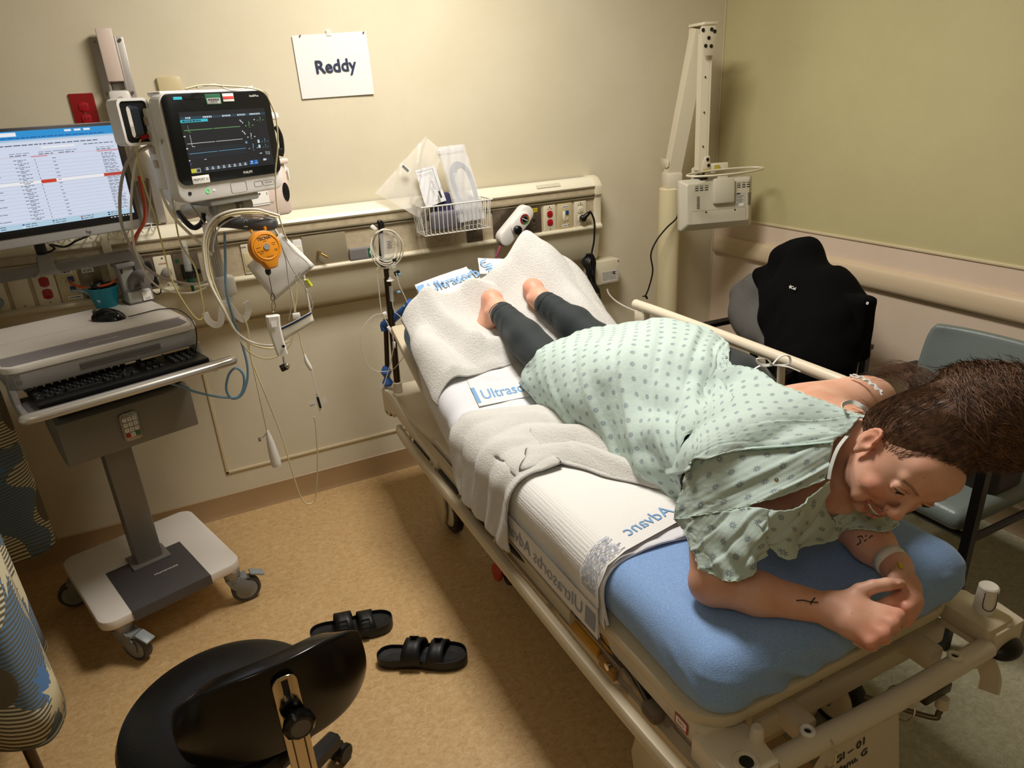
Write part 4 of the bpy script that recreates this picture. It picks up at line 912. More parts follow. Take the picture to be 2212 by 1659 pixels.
# pink bin behind the monitor with a cuff
t = thing('supply_bin', 'blush plastic supply bin clamped behind the right side of the patient monitor', 'bin', PM @ V((.13, -.2, -.2)))
F = wallframe(at(575, 405, Y=2.42), R_(20), R_(0))
b = MB(F); b.box((-.0, -.01, -.03), (.15, .165, .09), .014); b.build('bin', m_pink, t)
b = MB(F); b.box((.0, .075, -.03), (.165, .016, .105), .005); b.build('bin_rim', m_pink, t)
b = MB(F); b.box((-.045, -.025, .0165), (.08, .05, .001)); b.build('instruction_label', m_lab, t)
b = MB(F); b.cyl((-.035, -.015, .0172), (-.035, -.015, .0176), .003, n=10); b.tube([(-.01, -.02, .0174), (-.01, -.012, .0174)], .0008, smooth=False); b.box((-.03, -.045, .0172), (.08, .001, .0004)); b.build('print', m_ink, t)
b = MB(F); b.prism([(.058 + .012 * math.cos(a), -.02 + .03 * math.sin(a)) for a in [k * PI / 8 for k in range(16)]], .004, z0=.013, bev=.001); b.build('slot', m_black, t)
b = MB(F); b.cyl((.082, .045, -.03), (.092, .045, -.03), .014, n=16); b.box((.1, .03, -.03), (.004, .04, .012), .001, M=Matrix.Rotation(.0, 4, 'Z')); b.build('side_clamp', m_wht, t)
t2 = thing('cuff_bundle', 'black and maroon rolled cuff and tubing standing in the blush bin', 'cuff', F @ V((.05, .08, -.03)))
b = MB(F); b.box((.045, .14, -.03), (.06, .13, .05), .018); b.build('cuff', mat('maroon_fabric', '3a1d1c', .7), t2)
b = MB(F); b.box((.05, .21, -.035), (.085, .022, .06), .008); b.build('cap', m_case, t2)
b = MB(F); b.tube([(.07, .18, .0), (.08, .15, .0), (.078, .11, .0), (.07, .09, 0)], .008); b.build('tubing', m_black, t2)
b = MB(F); b.box((.06, .105, .0), (.035, .02, .03), .005); b.build('connector', m_black, t2)
b = MB(F); b.box((.053, .135, .0), (.01, .03, .01), .002); b.build('white_tag', m_wht, t2)
# ---- cables
m_cw = mat('white_cable', 'd8d2c4', .4); m_cg = mat('grey_cable', 'a8a29a', .4); m_cy = mat('pale_yellow_cable', 'cdbf7c', .4); m_cc = mat('cream_cable', 'd9cda4', .4); m_cb = mat('blue_hose', '6f93ad', .38); m_rc = mat('rust_cable', 'b4462c', .45)
def pc(name, P, r, m, label, Y=2.2, cat='cable', **k):
    b = MB(); n_ = len(P); pts = []
    for i, p_ in enumerate(P): y = Y if not isinstance(Y, tuple) else Y[0] + (Y[1] - Y[0]) * i / (n_ - 1); pts.append(at(p_[0], p_[1], Y=y if len(p_) < 3 else p_[2]))
    b.tube(pts, r, n=8, res=5); return solo(b, name, m, label, cat, **k)
pc('monitor_cable', [(331, 313, 2.12), (321, 316), (300, 327), (273, 355), (260, 410), (261, 475), (278, 523), (304, 567), (348, 599), (411, 614), (449, 608)], .0042, m_cg, 'thick grey cable looping down in front of the computer monitor edge', Y=(2.1, 2.24))
pc('monitor_cable', [(333, 308, 2.12), (318, 320), (297, 339), (286, 396), (283, 459), (288, 522), (294, 545), (320, 599), (358, 627), (411, 633), (446, 621)], .003, m_cw, 'white cable hanging just inside the thick grey one', Y=(2.1, 2.24))
pc('monitor_cable', [(304, 301, 2.1), (296, 326), (304, 373), (320, 427), (335, 470), (354, 542), (370, 602), (399, 656), (427, 690), (440, 678), (433, 627), (421, 577), (392, 529), (380, 482), (364, 380), (348, 301)], .0022, m_cy, 'pale yellow cable from the red connector in a long low loop', Y=(2.1, 2.2))
pc('monitor_cable', [(349, 245), (338, 270), (334, 300), (336, 345), (347, 410), (373, 465), (405, 500), (437, 529), (456, 551)], .0042, m_cw, 'thick white cable running down beside the monitor casing', Y=(2.08, 2.2))
pc('monitor_cable', [(348, 301), (356, 330), (373, 367), (408, 434), (443, 484)], .0022, m_cg, 'thin grey cable crossing the lower left corner of the patient monitor', Y=(2.06, 2.2))
pc('monitor_cable', [(400, 192), (440, 184), (490, 186), (540, 190), (570, 200), (584, 222), (597, 259), (600, 316), (595, 373), (598, 443), (611, 494), (630, 545)], .0022, m_cc, 'cream cable draped over the top of the patient monitor and down its right side', Y=(2.06, 2.2))
pc('monitor_cable', [(425, 189), (465, 183), (500, 195), (545, 187)], .0022, m_cw, 'short white cable lying across the top of the patient monitor', Y=(2.08, 2.2))
pc('monitor_cable', [(300, 380), (308, 420), (313, 450), (311, 480), (296, 505), (284, 530)], .0055, m_rc, 'rust red cable behind the right edge of the computer monitor', Y=2.72)
pc('monitor_cable', [(318, 385), (322, 430), (317, 470), (300, 500), (288, 530), (286, 545)], .006, mat('taupe_cable', '77695f', .45), 'taupe cable beside the rust red one', Y=2.74)
L1 = [(604, 466), (577, 458), (549, 452), (498, 456), (459, 474), (441, 509), (440, 548), (451, 607), (483, 669), (510, 716), (545, 740), (588, 746), (620, 730)]
def shift(P, dx, dy, k=1): return [(x + dx, y + dy) for x, y in P]
pc('monitor_cable', L1, .0036, m_cw, 'outermost white cable of the big loops over the handle', Y=2.13)
pc('monitor_cable', shift(L1[1:], 5, 6), .003, m_cc, 'cream cable just inside the outermost loop', Y=2.14)
pc('monitor_cable', [(600, 470), (560, 462), (505, 464), (468, 484), (452, 515), (450, 560), (462, 612), (494, 685), (530, 752), (565, 773), (596, 771), (624, 748), (635, 720)], .0024, m_cc, 'lowest hanging thin cream loop reaching the lead block', Y=2.15)
pc('monitor_cable', [(590, 474), (556, 467), (510, 470), (475, 490), (462, 520), (460, 545)], .002, m_cg, 'short thin grey wire tied to the handle', Y=2.14)
pc('monitor_cable', [(586, 484), (600, 505), (618, 530), (640, 560), (655, 590), (662, 630), (672, 680), (676, 692)], .0036, m_cw, 'white cable behind the padded envelope down to the lead strip', Y=2.24)
pc('lead_wire', [(604, 520), (617, 560), (622, 600), (630, 650), (624, 692)], .0016, m_cg, 'thin grey lead wire left of the others above the navy striped strip', Y=2.15)
pc('lead_wire', [(606, 525), (628, 575), (658, 620), (675, 655), (672, 672)], .0016, m_cg, 'thin grey lead wire swinging out to the right', Y=2.15)
pc('lead_wire', [(640, 610), (641, 640), (638, 665), (640, 685)], .0018, m_cc, 'short cream lead wire straight above the striped strip', Y=2.16)
pc('lead_wire', [(624, 615), (632, 645), (636, 668), (634, 690)], .0018, m_cc, 'short cream lead wire second from the striped strip end', Y=2.16)
pc('blue_hose', [(485, 501), (487, 567), (488, 618), (498, 669), (522, 740), (534, 787), (534, 822), (522, 853), (502, 861), (489, 842), (494, 810), (510, 795), (526, 810), (526, 838), (514, 857), (490, 859), (459, 855), (420, 846), (395, 836), (360, 826)], .0038, m_cb, 'pale blue cuff hose knotted in a loop beside the cart', Y=2.2)
pc('monitor_cable', [(522, 681), (534, 705), (539, 763), (569, 842), (608, 940), (631, 1018), (651, 1077), (671, 1088), (682, 1069), (686, 998), (682, 920), (678, 900)], .0022, m_cc, 'long cream cord hanging almost to the floor in a narrow U', Y=2.2)
t = thing('call_handset', 'white pear shaped call handset hanging on a cream cord', 'handset', at(590, 1005, Y=2.2))
b = MB(); b.tube([at(x, y, Y=2.2) for x, y in ((524, 684), (536, 712), (541, 763), (553, 822), (577, 932))], .0022, n=8); b.build('cord', m_cc, t)
A = at(577, 930, Y=2.2); B = at(598, 1006, Y=2.2); b = MB(); b.tube([A, A.lerp(B, .25), A.lerp(B, .6), A.lerp(B, .9), B], lambda u: .004 + .012 * math.sin(min(1, u * 1.1) * PI * .62) if u < .97 else .009, n=18, res=8); b.build('handset_body', m_wht, t)
b = MB(); p = at(562, 945, Y=2.2); b.tube([A + V((.002, 0, -.004)), p + V((.01, 0, .0)), p], .0016, n=6); b.box(p + V((-.003, 0, -.006)), (.008, .005, .014), .001); b.build('clip', m_grey, t)
# orange tool reel
RC = at(573, 534, Y=2.1); RF = frame(RC, (1, .25, .08), z=(.2, -1, .25))
t = thing('retractor_reel', 'round orange spring retractor reel hanging under the grey handle', 'reel', RC)
m_or = mat('orange_plastic', 'd2861c', .38)
out = [(.044 * math.cos(a), .048 * math.sin(a)) for a in [R_(-58 + 296 * k / 30) for k in range(31)]] + [(-.014, -.062), (.014, -.062)]
b = MB(RF); b.prism(out, .02, bev=.003, z0=-.022); b.build('back_shell', m_or, t)
b = MB(RF); b.prism([(x * .97, y * .97) for x, y in out], .012, bev=.003, z0=.0); b.build('front_shell', m_or, t)
b = MB(RF); b.lathe([(.033, .0115), (.036, .014), (.038, .0115)], n=40); b.build('rim', m_or, t)
b = MB(RF); b.lathe([(0, .011), (.008, .011), (.009, .0145), (0, .0145)], n=20); b.build('hub', m_grey, t)
text('TECNA', .012, RF @ Matrix.Translation((0, .024, .0124)), m_ink, t, thick=.0001, bold=.0003); text('CE', .008, RF @ Matrix.Translation((.023, -.014, .0124)), m_ink, t, thick=.0001); text('0,4-1,0kg', .0055, RF @ Matrix.Translation((-.022, -.009, .0124)), m_ink, t, thick=.0001)
b = MB(RF)
for (x, y, w_) in ((-.024, .002, .014), (-.02, -.015, .01), (.022, .006, .012), (.022, .001, .008), (0, -.028, .02), (0, .016, .01)): b.box((x, y, .0122), (w_, .0012, .0003))
b.build('print', m_ink, t)
b = MB(RF); b.cyl((-.02, .046, -.006), (-.02, .056, -.006), .004, n=8); b.build('hanger', m_or, t); b = MB(RF); b.cyl((.02, .046, -.006), (.02, .056, -.006), .004, n=8); b.build('hanger', m_or, t)
BB = at(579, 586, Y=2.1); b = MB(); b.ball(BB, (.0085, .0085, .012)); b.build('stop_ball', m_black, t)
b = MB(); b.tube([BB, at(586, 622, Y=2.1), at(588, 634, Y=2.1)], .0009, n=6); b.tube([at(588, 634, Y=2.1), at(585, 644, Y=2.1), at(590, 650, Y=2.1), at(594, 643, Y=2.1)], .0011, n=6, closed=True); b.build('wire_rope', m_black, t)
b = MB(); b.tube([at(591, 648, Y=2.1), at(587, 660, Y=2.1), at(590, 674, Y=2.1), at(595, 664, Y=2.1)], .0016, n=6, closed=True); b.build('carabiner', m_chrome, t)
# padded envelope
t = thing('mask_envelope', 'white padded envelope with a printed line border hanging behind the orange reel', 'envelope', at(605, 575, Y=2.22))
E4 = [at(*p_, Y=2.2) for p_ in ((607, 503), (679, 573), (593, 648), (533, 574))]
G = []
for i in range(11):
    row = []
    for j in range(11):
        u, v = i / 10, j / 10; p_ = E4[0].lerp(E4[1], u).lerp(E4[3].lerp(E4[2], u), v); puff = .006 * (math.sin(PI * u) * math.sin(PI * v)) ** .4 + .0015 * math.sin(u * 9 + v * 5) * math.sin(PI * u)
        row.append(p_ + V((0, -puff, 0)))
    G.append(row)
b = MB(); b.sheet(G); b.build('envelope', mat('envelope_white', 'd8d4cc', .55), t, smooth=180, solid=.006, off=-1)
F = frame((E4[1] + E4[2]) / 2, E4[2] - E4[1], z=(0, -1, 0)); ln_ = (E4[2] - E4[1]).length
def el(u, v, du): return E4[0].lerp(E4[1], u).lerp(E4[3].lerp(E4[2], u), v) + V((0, -.0095, 0))
b = MB(); b.tube([el(.06, .05, 0), el(.5, .07, 0), el(.94, .07, 0), el(.95, .3, 0)], .0005, n=5)
for k in range(5): b.tube([el(.62 + .04 * k, .12, 0), el(.62 + .04 * k, .12 + (.14, .1, .16, .08, .12)[k], 0)], .0007, n=4)
b.tube([el(.78, .3, 0), el(.9, .3, 0), el(.9, .42, 0), el(.78, .42, 0)], .0006, n=4, closed=True, smooth=False); b.build('printed_lines', m_ink, t)
# hand-held controller hanging from the reel
t = thing('pendant_controller', 'white hand held controller with chrome roller tip hanging from the reel wire', 'controller', at(600, 720, Y=2.1))
PP_ = [at(x, y, Y=2.1) for x, y in ((589, 682), (592, 705), (600, 735), (610, 765))]
b = MB(); b.tube(PP_, lambda u: .014 - .003 * u, sec=[(1.4, -.6), (1.4, .6), (1, 1), (-1, 1), (-1.4, .6), (-1.4, -.6), (-1, -1), (1, -1)], up=(1, 0, 0)); b.build('body', m_wht, t, smooth=40)
b = MB(frame(at(612, 748, Y=2.085), (1, 0, 0), z=(0, -1, .1))); b.cyl((0, 0, 0), (0, 0, .002), .0045, n=14); b.build('button', m_black, t)
b = MB(frame(at(592, 700, Y=2.083), (1, 0, 0), z=(0, -1, .1))); b.box((0, 0, 0), (.016, .018, .0008)); b.build('label', m_lab, t)
b = MB(); b.cyl(at(612, 770, Y=2.1), at(614, 787, Y=2.1), .003, n=10); b.build('stem', m_chrome, t)
b = MB(); b.cyl(at(606, 797, Y=2.1), at(621, 790, Y=2.1), .011, n=20, bev=.002); b.build('roller', m_black, t); b = MB(); b.ball(at(620, 790, Y=2.095), .0085); b.build('roller_cap', m_chrome, t)
# striped strip that gathers the leads
t = thing('lead_strip', 'white adhesive strip with a navy stripe gathering the lead wires', 'strip', at(638, 705, Y=2.12))
S4 = [at(*p_, Y=2.12) for p_ in ((596, 712), (672, 673), (679, 694), (606, 738))]
def stp(u, v): return S4[0].lerp(S4[1], u).lerp(S4[3].lerp(S4[2], u), v) + V((0, -.006 * math.sin(PI * u), 0))
b = MB(); b.sheet([[stp(u / 8, v / 4) for v in range(5)] for u in range(9)]); b.build('strip', mat('gauze_white', 'd6cfbf', .7), t, smooth=180, solid=.0012)
b = MB(); b.sheet([[stp(u / 8, .02 + v * .09) + V((0, -.0018, 0)) for v in range(3)] for u in range(9)]); b.build('navy_stripe', mat('navy_plastic', '1d2c50', .4), t, smooth=180, solid=.0006)
b = MB(); b.box(stp(.6, -.15) + V((0, .004, .004)), (.022, .008, .018), .002); b.build('lead_block', m_wht, t)
# sensor on its cable
t = thing('finger_sensor', 'adhesive finger sensor with black emitter on a white cable in front of the wall', 'sensor', at(688, 870, Y=2.2))
b = MB(); b.tube([at(x, y, Y=2.2) for x, y in ((645, 712), (650, 740), (658, 768))], .002, n=6); b.build('cable', m_cc, t)
b = MB(); b.tube([at(658, 766, Y=2.2), at(662, 780, Y=2.2), at(670, 795, Y=2.2), at(673, 801, Y=2.2)], lambda u: .003 + .004 * math.sin(PI * u), n=12); b.build('connector', m_wht, t)
b = MB(); b.tube([at(673, 800, Y=2.2), at(680, 830, Y=2.2), at(686, 850, Y=2.2)], .0035, n=8, sec=[(-.6, -1.2), (-.6, 1.2), (.6, 1.2), (.6, -1.2)]); b.build('ribbon', m_wht, t)
F = wallframe(at(688, 868, Y=2.2), .15)
b = MB(F); b.prism([(-.03, .01), (-.012, .004), (-.01, .03), (.008, .03), (.008, .006), (.028, .012), (.03, -.012), (.01, -.008), (.008, -.04), (-.008, -.04), (-.01, -.012), (-.03, -.008)], .0006); b.build('adhesive_film', mat('film_clear', 'e8e4da', .2, alpha=.45), t)
b = MB(F); b.tube([(-.001, .018, .001), (.001, .0, .001), (.003, -.022, .001)], .004, n=8); b.build('emitter', m_black, t)
text('RFW', .008, F @ Matrix.Translation((-.022, -.006, .001)), m_ink, t, thick=.0001)
# yellow tipped connector
t = thing('lead_connector', 'white lead connector with a bright yellow tip beside the envelope', 'connector', at(664, 605, Y=2.22))
b = MB(); b.cyl(at(660, 604, Y=2.22), at(664, 622, Y=2.22), .006, n=12); b.build('body', m_wht, t); b = MB(); b.cyl(at(662, 604, Y=2.212), at(672, 618, Y=2.212), .006, n=12); b.build('tip', mat('lemon_plastic', 'cdd13a', .4), t)
# ------------------------------------------------------------ television on its folding arm
m_tvw = mat('arm_cream_enamel', 'd6cdb4', .4); m_tv = mat('tv_grey_beige', 'c3bda9', .45)
PYv = 2.78
px0 = at(1424, 560, Y=PYv).x; px1 = at(1461, 560, Y=PYv).x; pxc = (px0 + px1) / 2; pr = (px1 - px0) / 2 * .98
ZT = at(1447, 405, Y=PYv).z
tv = thing('tv_floor_column', 'cream steel floor column with folded spring arm holding the small television', 'tv column', (pxc, PYv, 0))
b = MB(); b.cyl((pxc, PYv, 0.012), (pxc, PYv, ZT), pr, n=32, bev=.006); b.build('pole', mat('pole_cream', 'd8cba3', .4), tv)
b = MB(); b.cyl((pxc, PYv, 0), (pxc, PYv, .012), pr * 1.9, n=32, bev=.003); b.build('pole_base', m_tvw, tv)
def on(px, py, Y): return at(px, py, Y=Y)
A0 = on(1450, 392, PYv); A1 = on(1512, 62, 2.66); B0 = on(1524, 72, 2.60); B1 = on(1514, 372, 2.60)
b = MB(wallframe(on(1451, 388, PYv), -.3)); b.box((0, -.01, 0), (.075, .09, .09), .008); b.build('pivot_block', m_tvw, tv)
b = MB(wallframe(on(1453, 352, PYv), -.3))
for s in (-1, 1): b.prism([(-.02, -.06), (.02, -.06), (.02, .02), (.012, .04), (-.012, .04), (-.02, .02)], .004, bev=.001, M=Matrix.Translation((s * .036, 0, 0)) @ Matrix.Rotation(PI / 2, 4, 'Y') @ Matrix.Translation((0, 0, -.002)) @ Matrix.Rotation(PI / 2, 4, 'Z'))
b.build('clevis', m_tvw, tv)
sec = [(-1, -1), (-1, 1), (1, 1), (1, -1)]
b = MB(); b.tube([A0 + V((0, 0, .02)), A1], .032, sec=sec, smooth=False, up=(1, -.3, 0)); b.build('lower_arm', m_tvw, tv, smooth=0)
b = MB(); b.tube([B0, B1 + V((0, 0, .01))], .023, sec=[(-1, -1), (-1, 1), (1, 1), (1, -1)], smooth=False, up=(1, -.3, 0)); b.build('upper_arm', m_tvw, tv, smooth=0)
b = MB(); dd = (B1 - B0); ofs = V((.006, -.0245, 0)); b.tube([B0 + dd * .12 + ofs, B1 + ofs - dd * .04], .0015, smooth=False, n=4); b.build('arm_seam', m_dark, tv)
for k in (.3, .55, .8): b = MB(frame(B0 + dd * k + V((-.014, -.0245, 0)), (1, 0, 0), z=(-.25, -1, 0))); b.cyl((0, 0, 0), (0, 0, .0012), .004, n=10); b.build('arm_hole', m_dark, tv)
def sideplate(c, yaw, P, bolts, name='knuckle_plate', t=.004):
    F = wallframe(c, yaw); b = MB(F); b.prism(P, t, bev=.001); b.build(name, m_tvw, tv)
    for x, y in bolts: b = MB(F); b.cyl((x, y, t), (x, y, t + .003), .0075, n=14); b.build('bolt', m_black, tv)
sideplate(on(1527, 82, 2.56), -.1, [(-.036, .036), (-.03, .046), (.038, .046), (.046, .03), (.04, -.055), (.03, -.068), (-.012, -.068), (-.026, -.02)], [(-.024, .03), (.018, .032), (.034, .024), (.006, .0), (-.008, -.03), (.02, -.032)])
sideplate(on(1500, 80, 2.71), -.1, [(-.03, .046), (.05, .05), (.05, -.05), (-.03, -.06)], [])
b = MB(wallframe(on(1519, 52, 2.64), -.1)); b.box((0, -.002, 0), (.07, .012, .12), .003); b.build('knuckle_cap', m_tvw, tv)
sideplate(on(1528, 362, 2.555), -.1, [(-.028, .02), (-.015, .05), (.006, .052), (.016, .0), (.012, -.03), (-.02, -.035), (-.034, -.02)], [(-.004, .036), (.003, .01), (-.024, -.022)])
sideplate(on(1501, 378, 2.64), -.1, [(-.02, .03), (.02, .05), (.03, -.03), (-.02, -.035)], [])
b = MB(); b.box(B1 + V((.002, -.0, -.022)), (.04, .05, .02), .003); b.build('hinge_pin', m_black, tv)
b = MB(wallframe(on(1552, 362, 2.55), R_(-16))); b.box((0, 0, 0), (.085, .042, .02), .003); b.build('swivel_arm', m_tvw, tv)
b = MB(wallframe(on(1549, 362, 2.537), R_(-16))); b.box((.0, 0, .0), (.026, .022, .001)); b.box((-.055, -.008, .008), (.03, .01, .001)); b.build('warning_label', mat('mustard_label', 'b3a13c', .5), tv)
b = MB(); p = on(1553, 376, 2.58); b.cyl(p, p - V((0, 0, .02)), .01, n=16); b.build('swivel_pin', m_tvw, tv)
RCn = on(1568, 371, 2.45); 
b = MB(); b.tube([RCn + V((.205 * math.cos(a), .085 * math.sin(a), .0)) for a in [2 * PI * k / 40 for k in range(40)]], .0045, n=8, closed=True, res=2); b.build('ring_handle', m_tvw, tv)
TF = wallframe((2.30, 2.55, 1.108), R_(-16.5), R_(7))
tvo = thing('television', 'small flat television seen from behind hanging from the cream folding arm', 'television', M=TF)
b = MB(TF); b.prism(rrect(.36, .232, .012, n=4), .014, bev=.004, z0=-.03); b.build('front_frame', m_tv, tvo)
b = MB(TF)
o = rrect(.358, .23, .012, n=4); i1 = rrect(.30, .178, .01, n=4, cy=.004)
b.sheet([[(x, y, z) for x, y in P] for P, z in ((o, -.018), (o, -.008), ([(x * .97, y * .97) for x, y in o], -.002), (i1, .022))], closed=True); b.raw([(x, y, .022) for x, y in i1], [list(range(len(i1)))]); b.build('back_cover', m_tv, tvo, smooth=25)
b = MB(TF); b.box((.02, .055, .032), (.105, .115, .026), .012); b.build('mount_cover', m_tv, tvo)
b = MB(TF); b.box((.02, .115, .02), (.05, .03, .02), .006); b.build('mount_neck', m_tv, tvo)
b = MB(TF)
for x0 in (-.105, -.082, -.058, .10, .124, .147):
    for r in range(5): b.box((x0, .083 - .0048 * r - .003 * (r % 2), .0222), (.016, .0024, .001))
for x0 in (-.098, .152):
    for r in range(11): b.box((x0, .036 - .0052 * r, .0222), (.014, .0026, .001))
b.build('vents', m_dark, tvo)
def tl(x, y, w_, h, z=.0226): b = MB(TF); b.box((x, y, z), (w_, h, .0008)); return b.build('rating_label', mat('tv_label', 'b8b4a8', .5), tvo)
tl(.107, .012, .052, .06); b = MB(TF); b.box((.098, .036, .0232), (.018, .006, .0003))
for r in range(7): b.box((.105, .026 - .006 * r, .0232), (.036 - .01 * (r % 3), .0016, .0003))
b.build('print', m_ink, tvo)
b = MB(TF); b.box((.112, -.014, .0234), (.024, .012, .0004)); b.build('barcode_patch', m_lab, tvo)
b = MB(TF @ Matrix.Rotation(0, 4, 'Z')); b.box((-.158, -.052, .008), (.012, .05, .0008), M=Matrix.Rotation(R_(-0), 4, 'Y')); b.build('side_label', m_lab, tvo)
for x, y in ((-.157, .098), (.158, .1), (-.155, .004), (-.155, -.1), (.158, -.1), (.165, .0), (-.09, -.1), (0, -.1), (.03, -.1), (-.06, -.035), (.082, -.035)):
    inner = abs(x) < .15 and y > -.09; b = MB(TF); b.cyl((x, y, .0 if not inner else .0215), (x, y, .0035 if not inner else .0228), .0042, n=12); b.build('screw', m_dark, tvo)
b = MB(TF); b.tube([(x, y, .0222) for x, y in rrect(.27, .06, .004, n=2, cy=-.057)], .0006, n=4, closed=True, smooth=False); b.build('door_seam', mat('seam_grey', '8f8a79', .5), tvo)
cable('tv_cord', [at(*q_, Y=y_) for q_, y_ in (((1464, 405), 2.72), ((1467, 440), 2.715), ((1462, 470), 2.71), ((1440, 492), 2.70), ((1418, 520), 2.70), ((1406, 550), 2.70), ((1410, 585), 2.70), ((1402, 620), 2.70), ((1394, 640), 2.7))], .004, m_cord, 'black television cord curving in front of the cream column', 'cord')
t = thing('cord_end', 'black split plug end of the television cord hanging by the column', 'plug', at(1396, 640, Y=2.7)); b = MB()
b.tube([at(1394, 638, Y=2.7), at(1398, 645, Y=2.7)], .006); b.build('boot', m_cord, t)
b = MB(); b.tube([at(1396, 640, Y=2.7), at(1388, 640, Y=2.7)], .003); b.build('short_tail', m_cord, t); b = MB(); b.tube([at(1397, 643, Y=2.7), at(1392, 655, Y=2.7), at(1388, 668, Y=2.7)], .0022); b.build('thin_tail', mat('clear_tail', 'b5ab93', .4), t)
# ------------------------------------------------------------ the stretcher
m_bed = mat('stretcher_beige', 'cbbda0', .4); m_bedl = mat('stretcher_cream', 'd6cab2', .38); m_beds = mat('stretcher_shell', 'b9a98b', .45); m_bronze = mat('bronze_pole', '54483c', .25, metal=.9)
m_bblue = mat('blue_grip', '2f5da8', .45)
bed = thing('stretcher', 'beige wheeled hospital stretcher with lowered near side rail and blue mattress', 'stretcher', (1.05, 1.6, 0))
def bx(name, c, s, m, bev=.004, par=None, M=None, taper=None): b = MB(M); b.box(c, s, bev, taper=taper); return b.build(name, m, par or bed)
def tb(name, pts, r, m, par=None, **k): b = MB(); b.tube(pts, r, n=k.pop('n', 14), **k); return b.build(name, m, par or bed)
bx('side_beam', (.695, 1.66, .494), (.034, 1.9, .055), m_bedl, .005); bx('side_beam', (1.425, 1.66, .494), (.034, 1.9, .055), m_bed, .005)
# mattress deck shell
b = MB(); b.prism(rrect(.73, 1.25, .09, n=8, cx=1.025, cy=1.31), .03, bev=.008, z0=.525); b.build('deck_shell', m_bed, bed)
b = MB(); b.prism(rrect(.62, 1.1, .09, n=8, cx=1.025, cy=1.32), .12, bev=.01, z0=.40); b.build('deck_underside', m_beds, bed)
HM = Matrix.Translation((1.025, 1.88, .55)) @ Matrix.Rotation(R_(26), 4, 'X')
bx('backrest_deck', (0, .33, 0), (.72, .64, .03), m_bed, .01, M=HM)
# foot end
for x, s in ((.712, 1), (1.428, -1)):
    b = MB(); b.prism([(x - .05, .60), (x + .05, .60), (x + .06, .665), (x + .05 * (1 if s > 0 else .6), .72), (x - .05, .72)], .06, bev=.006, z0=.455); o = b.build('corner_block', m_bedl, bed)
    b = MB(); b.lathe([(.013, -.03), (.013, .001), (.016, .003), (.021, .003), (.024, 0)], M=Matrix.Translation((x - .004 * s, .627, .516)), n=32); b.build('socket_ring', m_bedl, o)
    b = MB(); b.cyl((x - .004 * s, .627, .51), (x - .004 * s, .627, .5164), .0131, n=24); b.build('socket_hole', m_dark, o)
bx('corner_sleeve', (.706, .755, .502), (.062, .11, .05), m_bedl, .006)
b = MB(); b.cyl((.758, .655, .51), (.758, .655, .545), .0145, .0115, n=20, bev=.003); b.build('locating_stud', m_bedl, bed)
F = Matrix(((0, 0, -1, .6735), (-1, 0, 0, .76), (0, 1, 0, .496), (0, 0, 0, 1))); b = MB(F); b.box((0, 0, .0005), (.038, .026, .001)); w1 = b.build('warning_sticker', mat('sticker_red', 'a8342c', .5), bed); b = MB(F); b.box((.0, .0, .0012), (.03, .018, .0004)); b.build('sticker_face', m_lab, w1); text('NO', .012, F @ Matrix.Translation((0, 0, .0016)), mat('sticker_red2', 'a8342c', .5), w1, thick=.0001)
p = at(2126, 1310, Z=.535); b = MB(); b.cyl((p.x, p.y, .515), (p.x, p.y, .592), .0215, .0195, n=28, bev=.003); cp = b.build('release_knob', mat('knob_white', 'e2ddd0', .35), bed)
b = MB(); b.tube([(p.x - .022, p.y - .006, .585), (p.x - .022, p.y - .008, .548), (p.x - .013, p.y - .0195, .541), (p.x - .003, p.y - .0222, .552), (p.x - .003, p.y - .0215, .585)], .0009, n=5); b.build('knob_outline', m_ink, cp)
bx('knob_base', (p.x - .01, p.y + .01, .505), (.09, .12, .045), m_bed, .012)
tb('end_bar', [(.77, .622, .478), (1.07, .612, .478), (1.372, .612, .478)], .0215, mat('end_bar_cream', 'd3c8b4', .35), n=24)
bx('cross_beam', (1.07, .74, .43), (.66, .06, .06), m_bed, .01)
for x in (.90, 1.28): bx('beam_bracket', (x, .70, .45), (.045, .09, .05), m_bed, .008)
for px_, py_, mm in ((1746, 1582, m_wht), (2064, 1420, m_bedl)):
    q_ = at(px_, py_, Z=.50); b = MB(); b.lathe([(.0065, .0), (.0065, .022), (.0085, .024), (.0125, .024), (.0145, .021), (.0135, .014), (.012, -.014), (0, -.014)], M=Matrix.Translation((q_.x, q_.y + .002, .482)), n=28); o = b.build('bar_socket', mm, bed); b = MB(); b.cyl((q_.x, q_.y + .002, .49), (q_.x, q_.y + .002, .5), .0065, n=18); b.build('socket_hole', m_dark, o)
b = MB(); b.ball((1.432, .608, .455), (.045, .034, .024)); b.build('bumper', m_black, bed)
tb('hook', [(1.40, .66, .42), (1.42, .63, .40), (1.42, .61, .37), (1.405, .6, .345)], .014, m_bed, sec=[(-1.3, -.8), (-1.3, .8), (1.3, .8), (1.3, -.8)])
tb('bag_hook', [(1.32, .64, .46), (1.345, .62, .43), (1.375, .615, .43), (1.385, .63, .455)], .004, m_bed, n=8)
# crank under the foot end
A = at(1990, 1480, Y=.70); B_ = at(2040, 1500, Y=.66)
bx('crank_arm', (A + B_) / 2, (.09, .035, .03), mat('dark_brown_metal', '473f33', .4, metal=.4), .006)
b = MB(); b.cyl(B_ + V((0, 0, -.01)), B_ + V((0, 0, -.04)), .014, n=18, bev=.002); b.build('crank_collar', m_bedl, bed)
tb('crank_rod', [B_ + V((0, 0, -.03)), B_ + V((-.005, 0, -.055)), B_ + V((-.02, .01, -.068)), B_ + V((-.1, .12, -.065))], .0065, mat('dark_rod', '6a5f4e', .35, metal=.7), n=10)
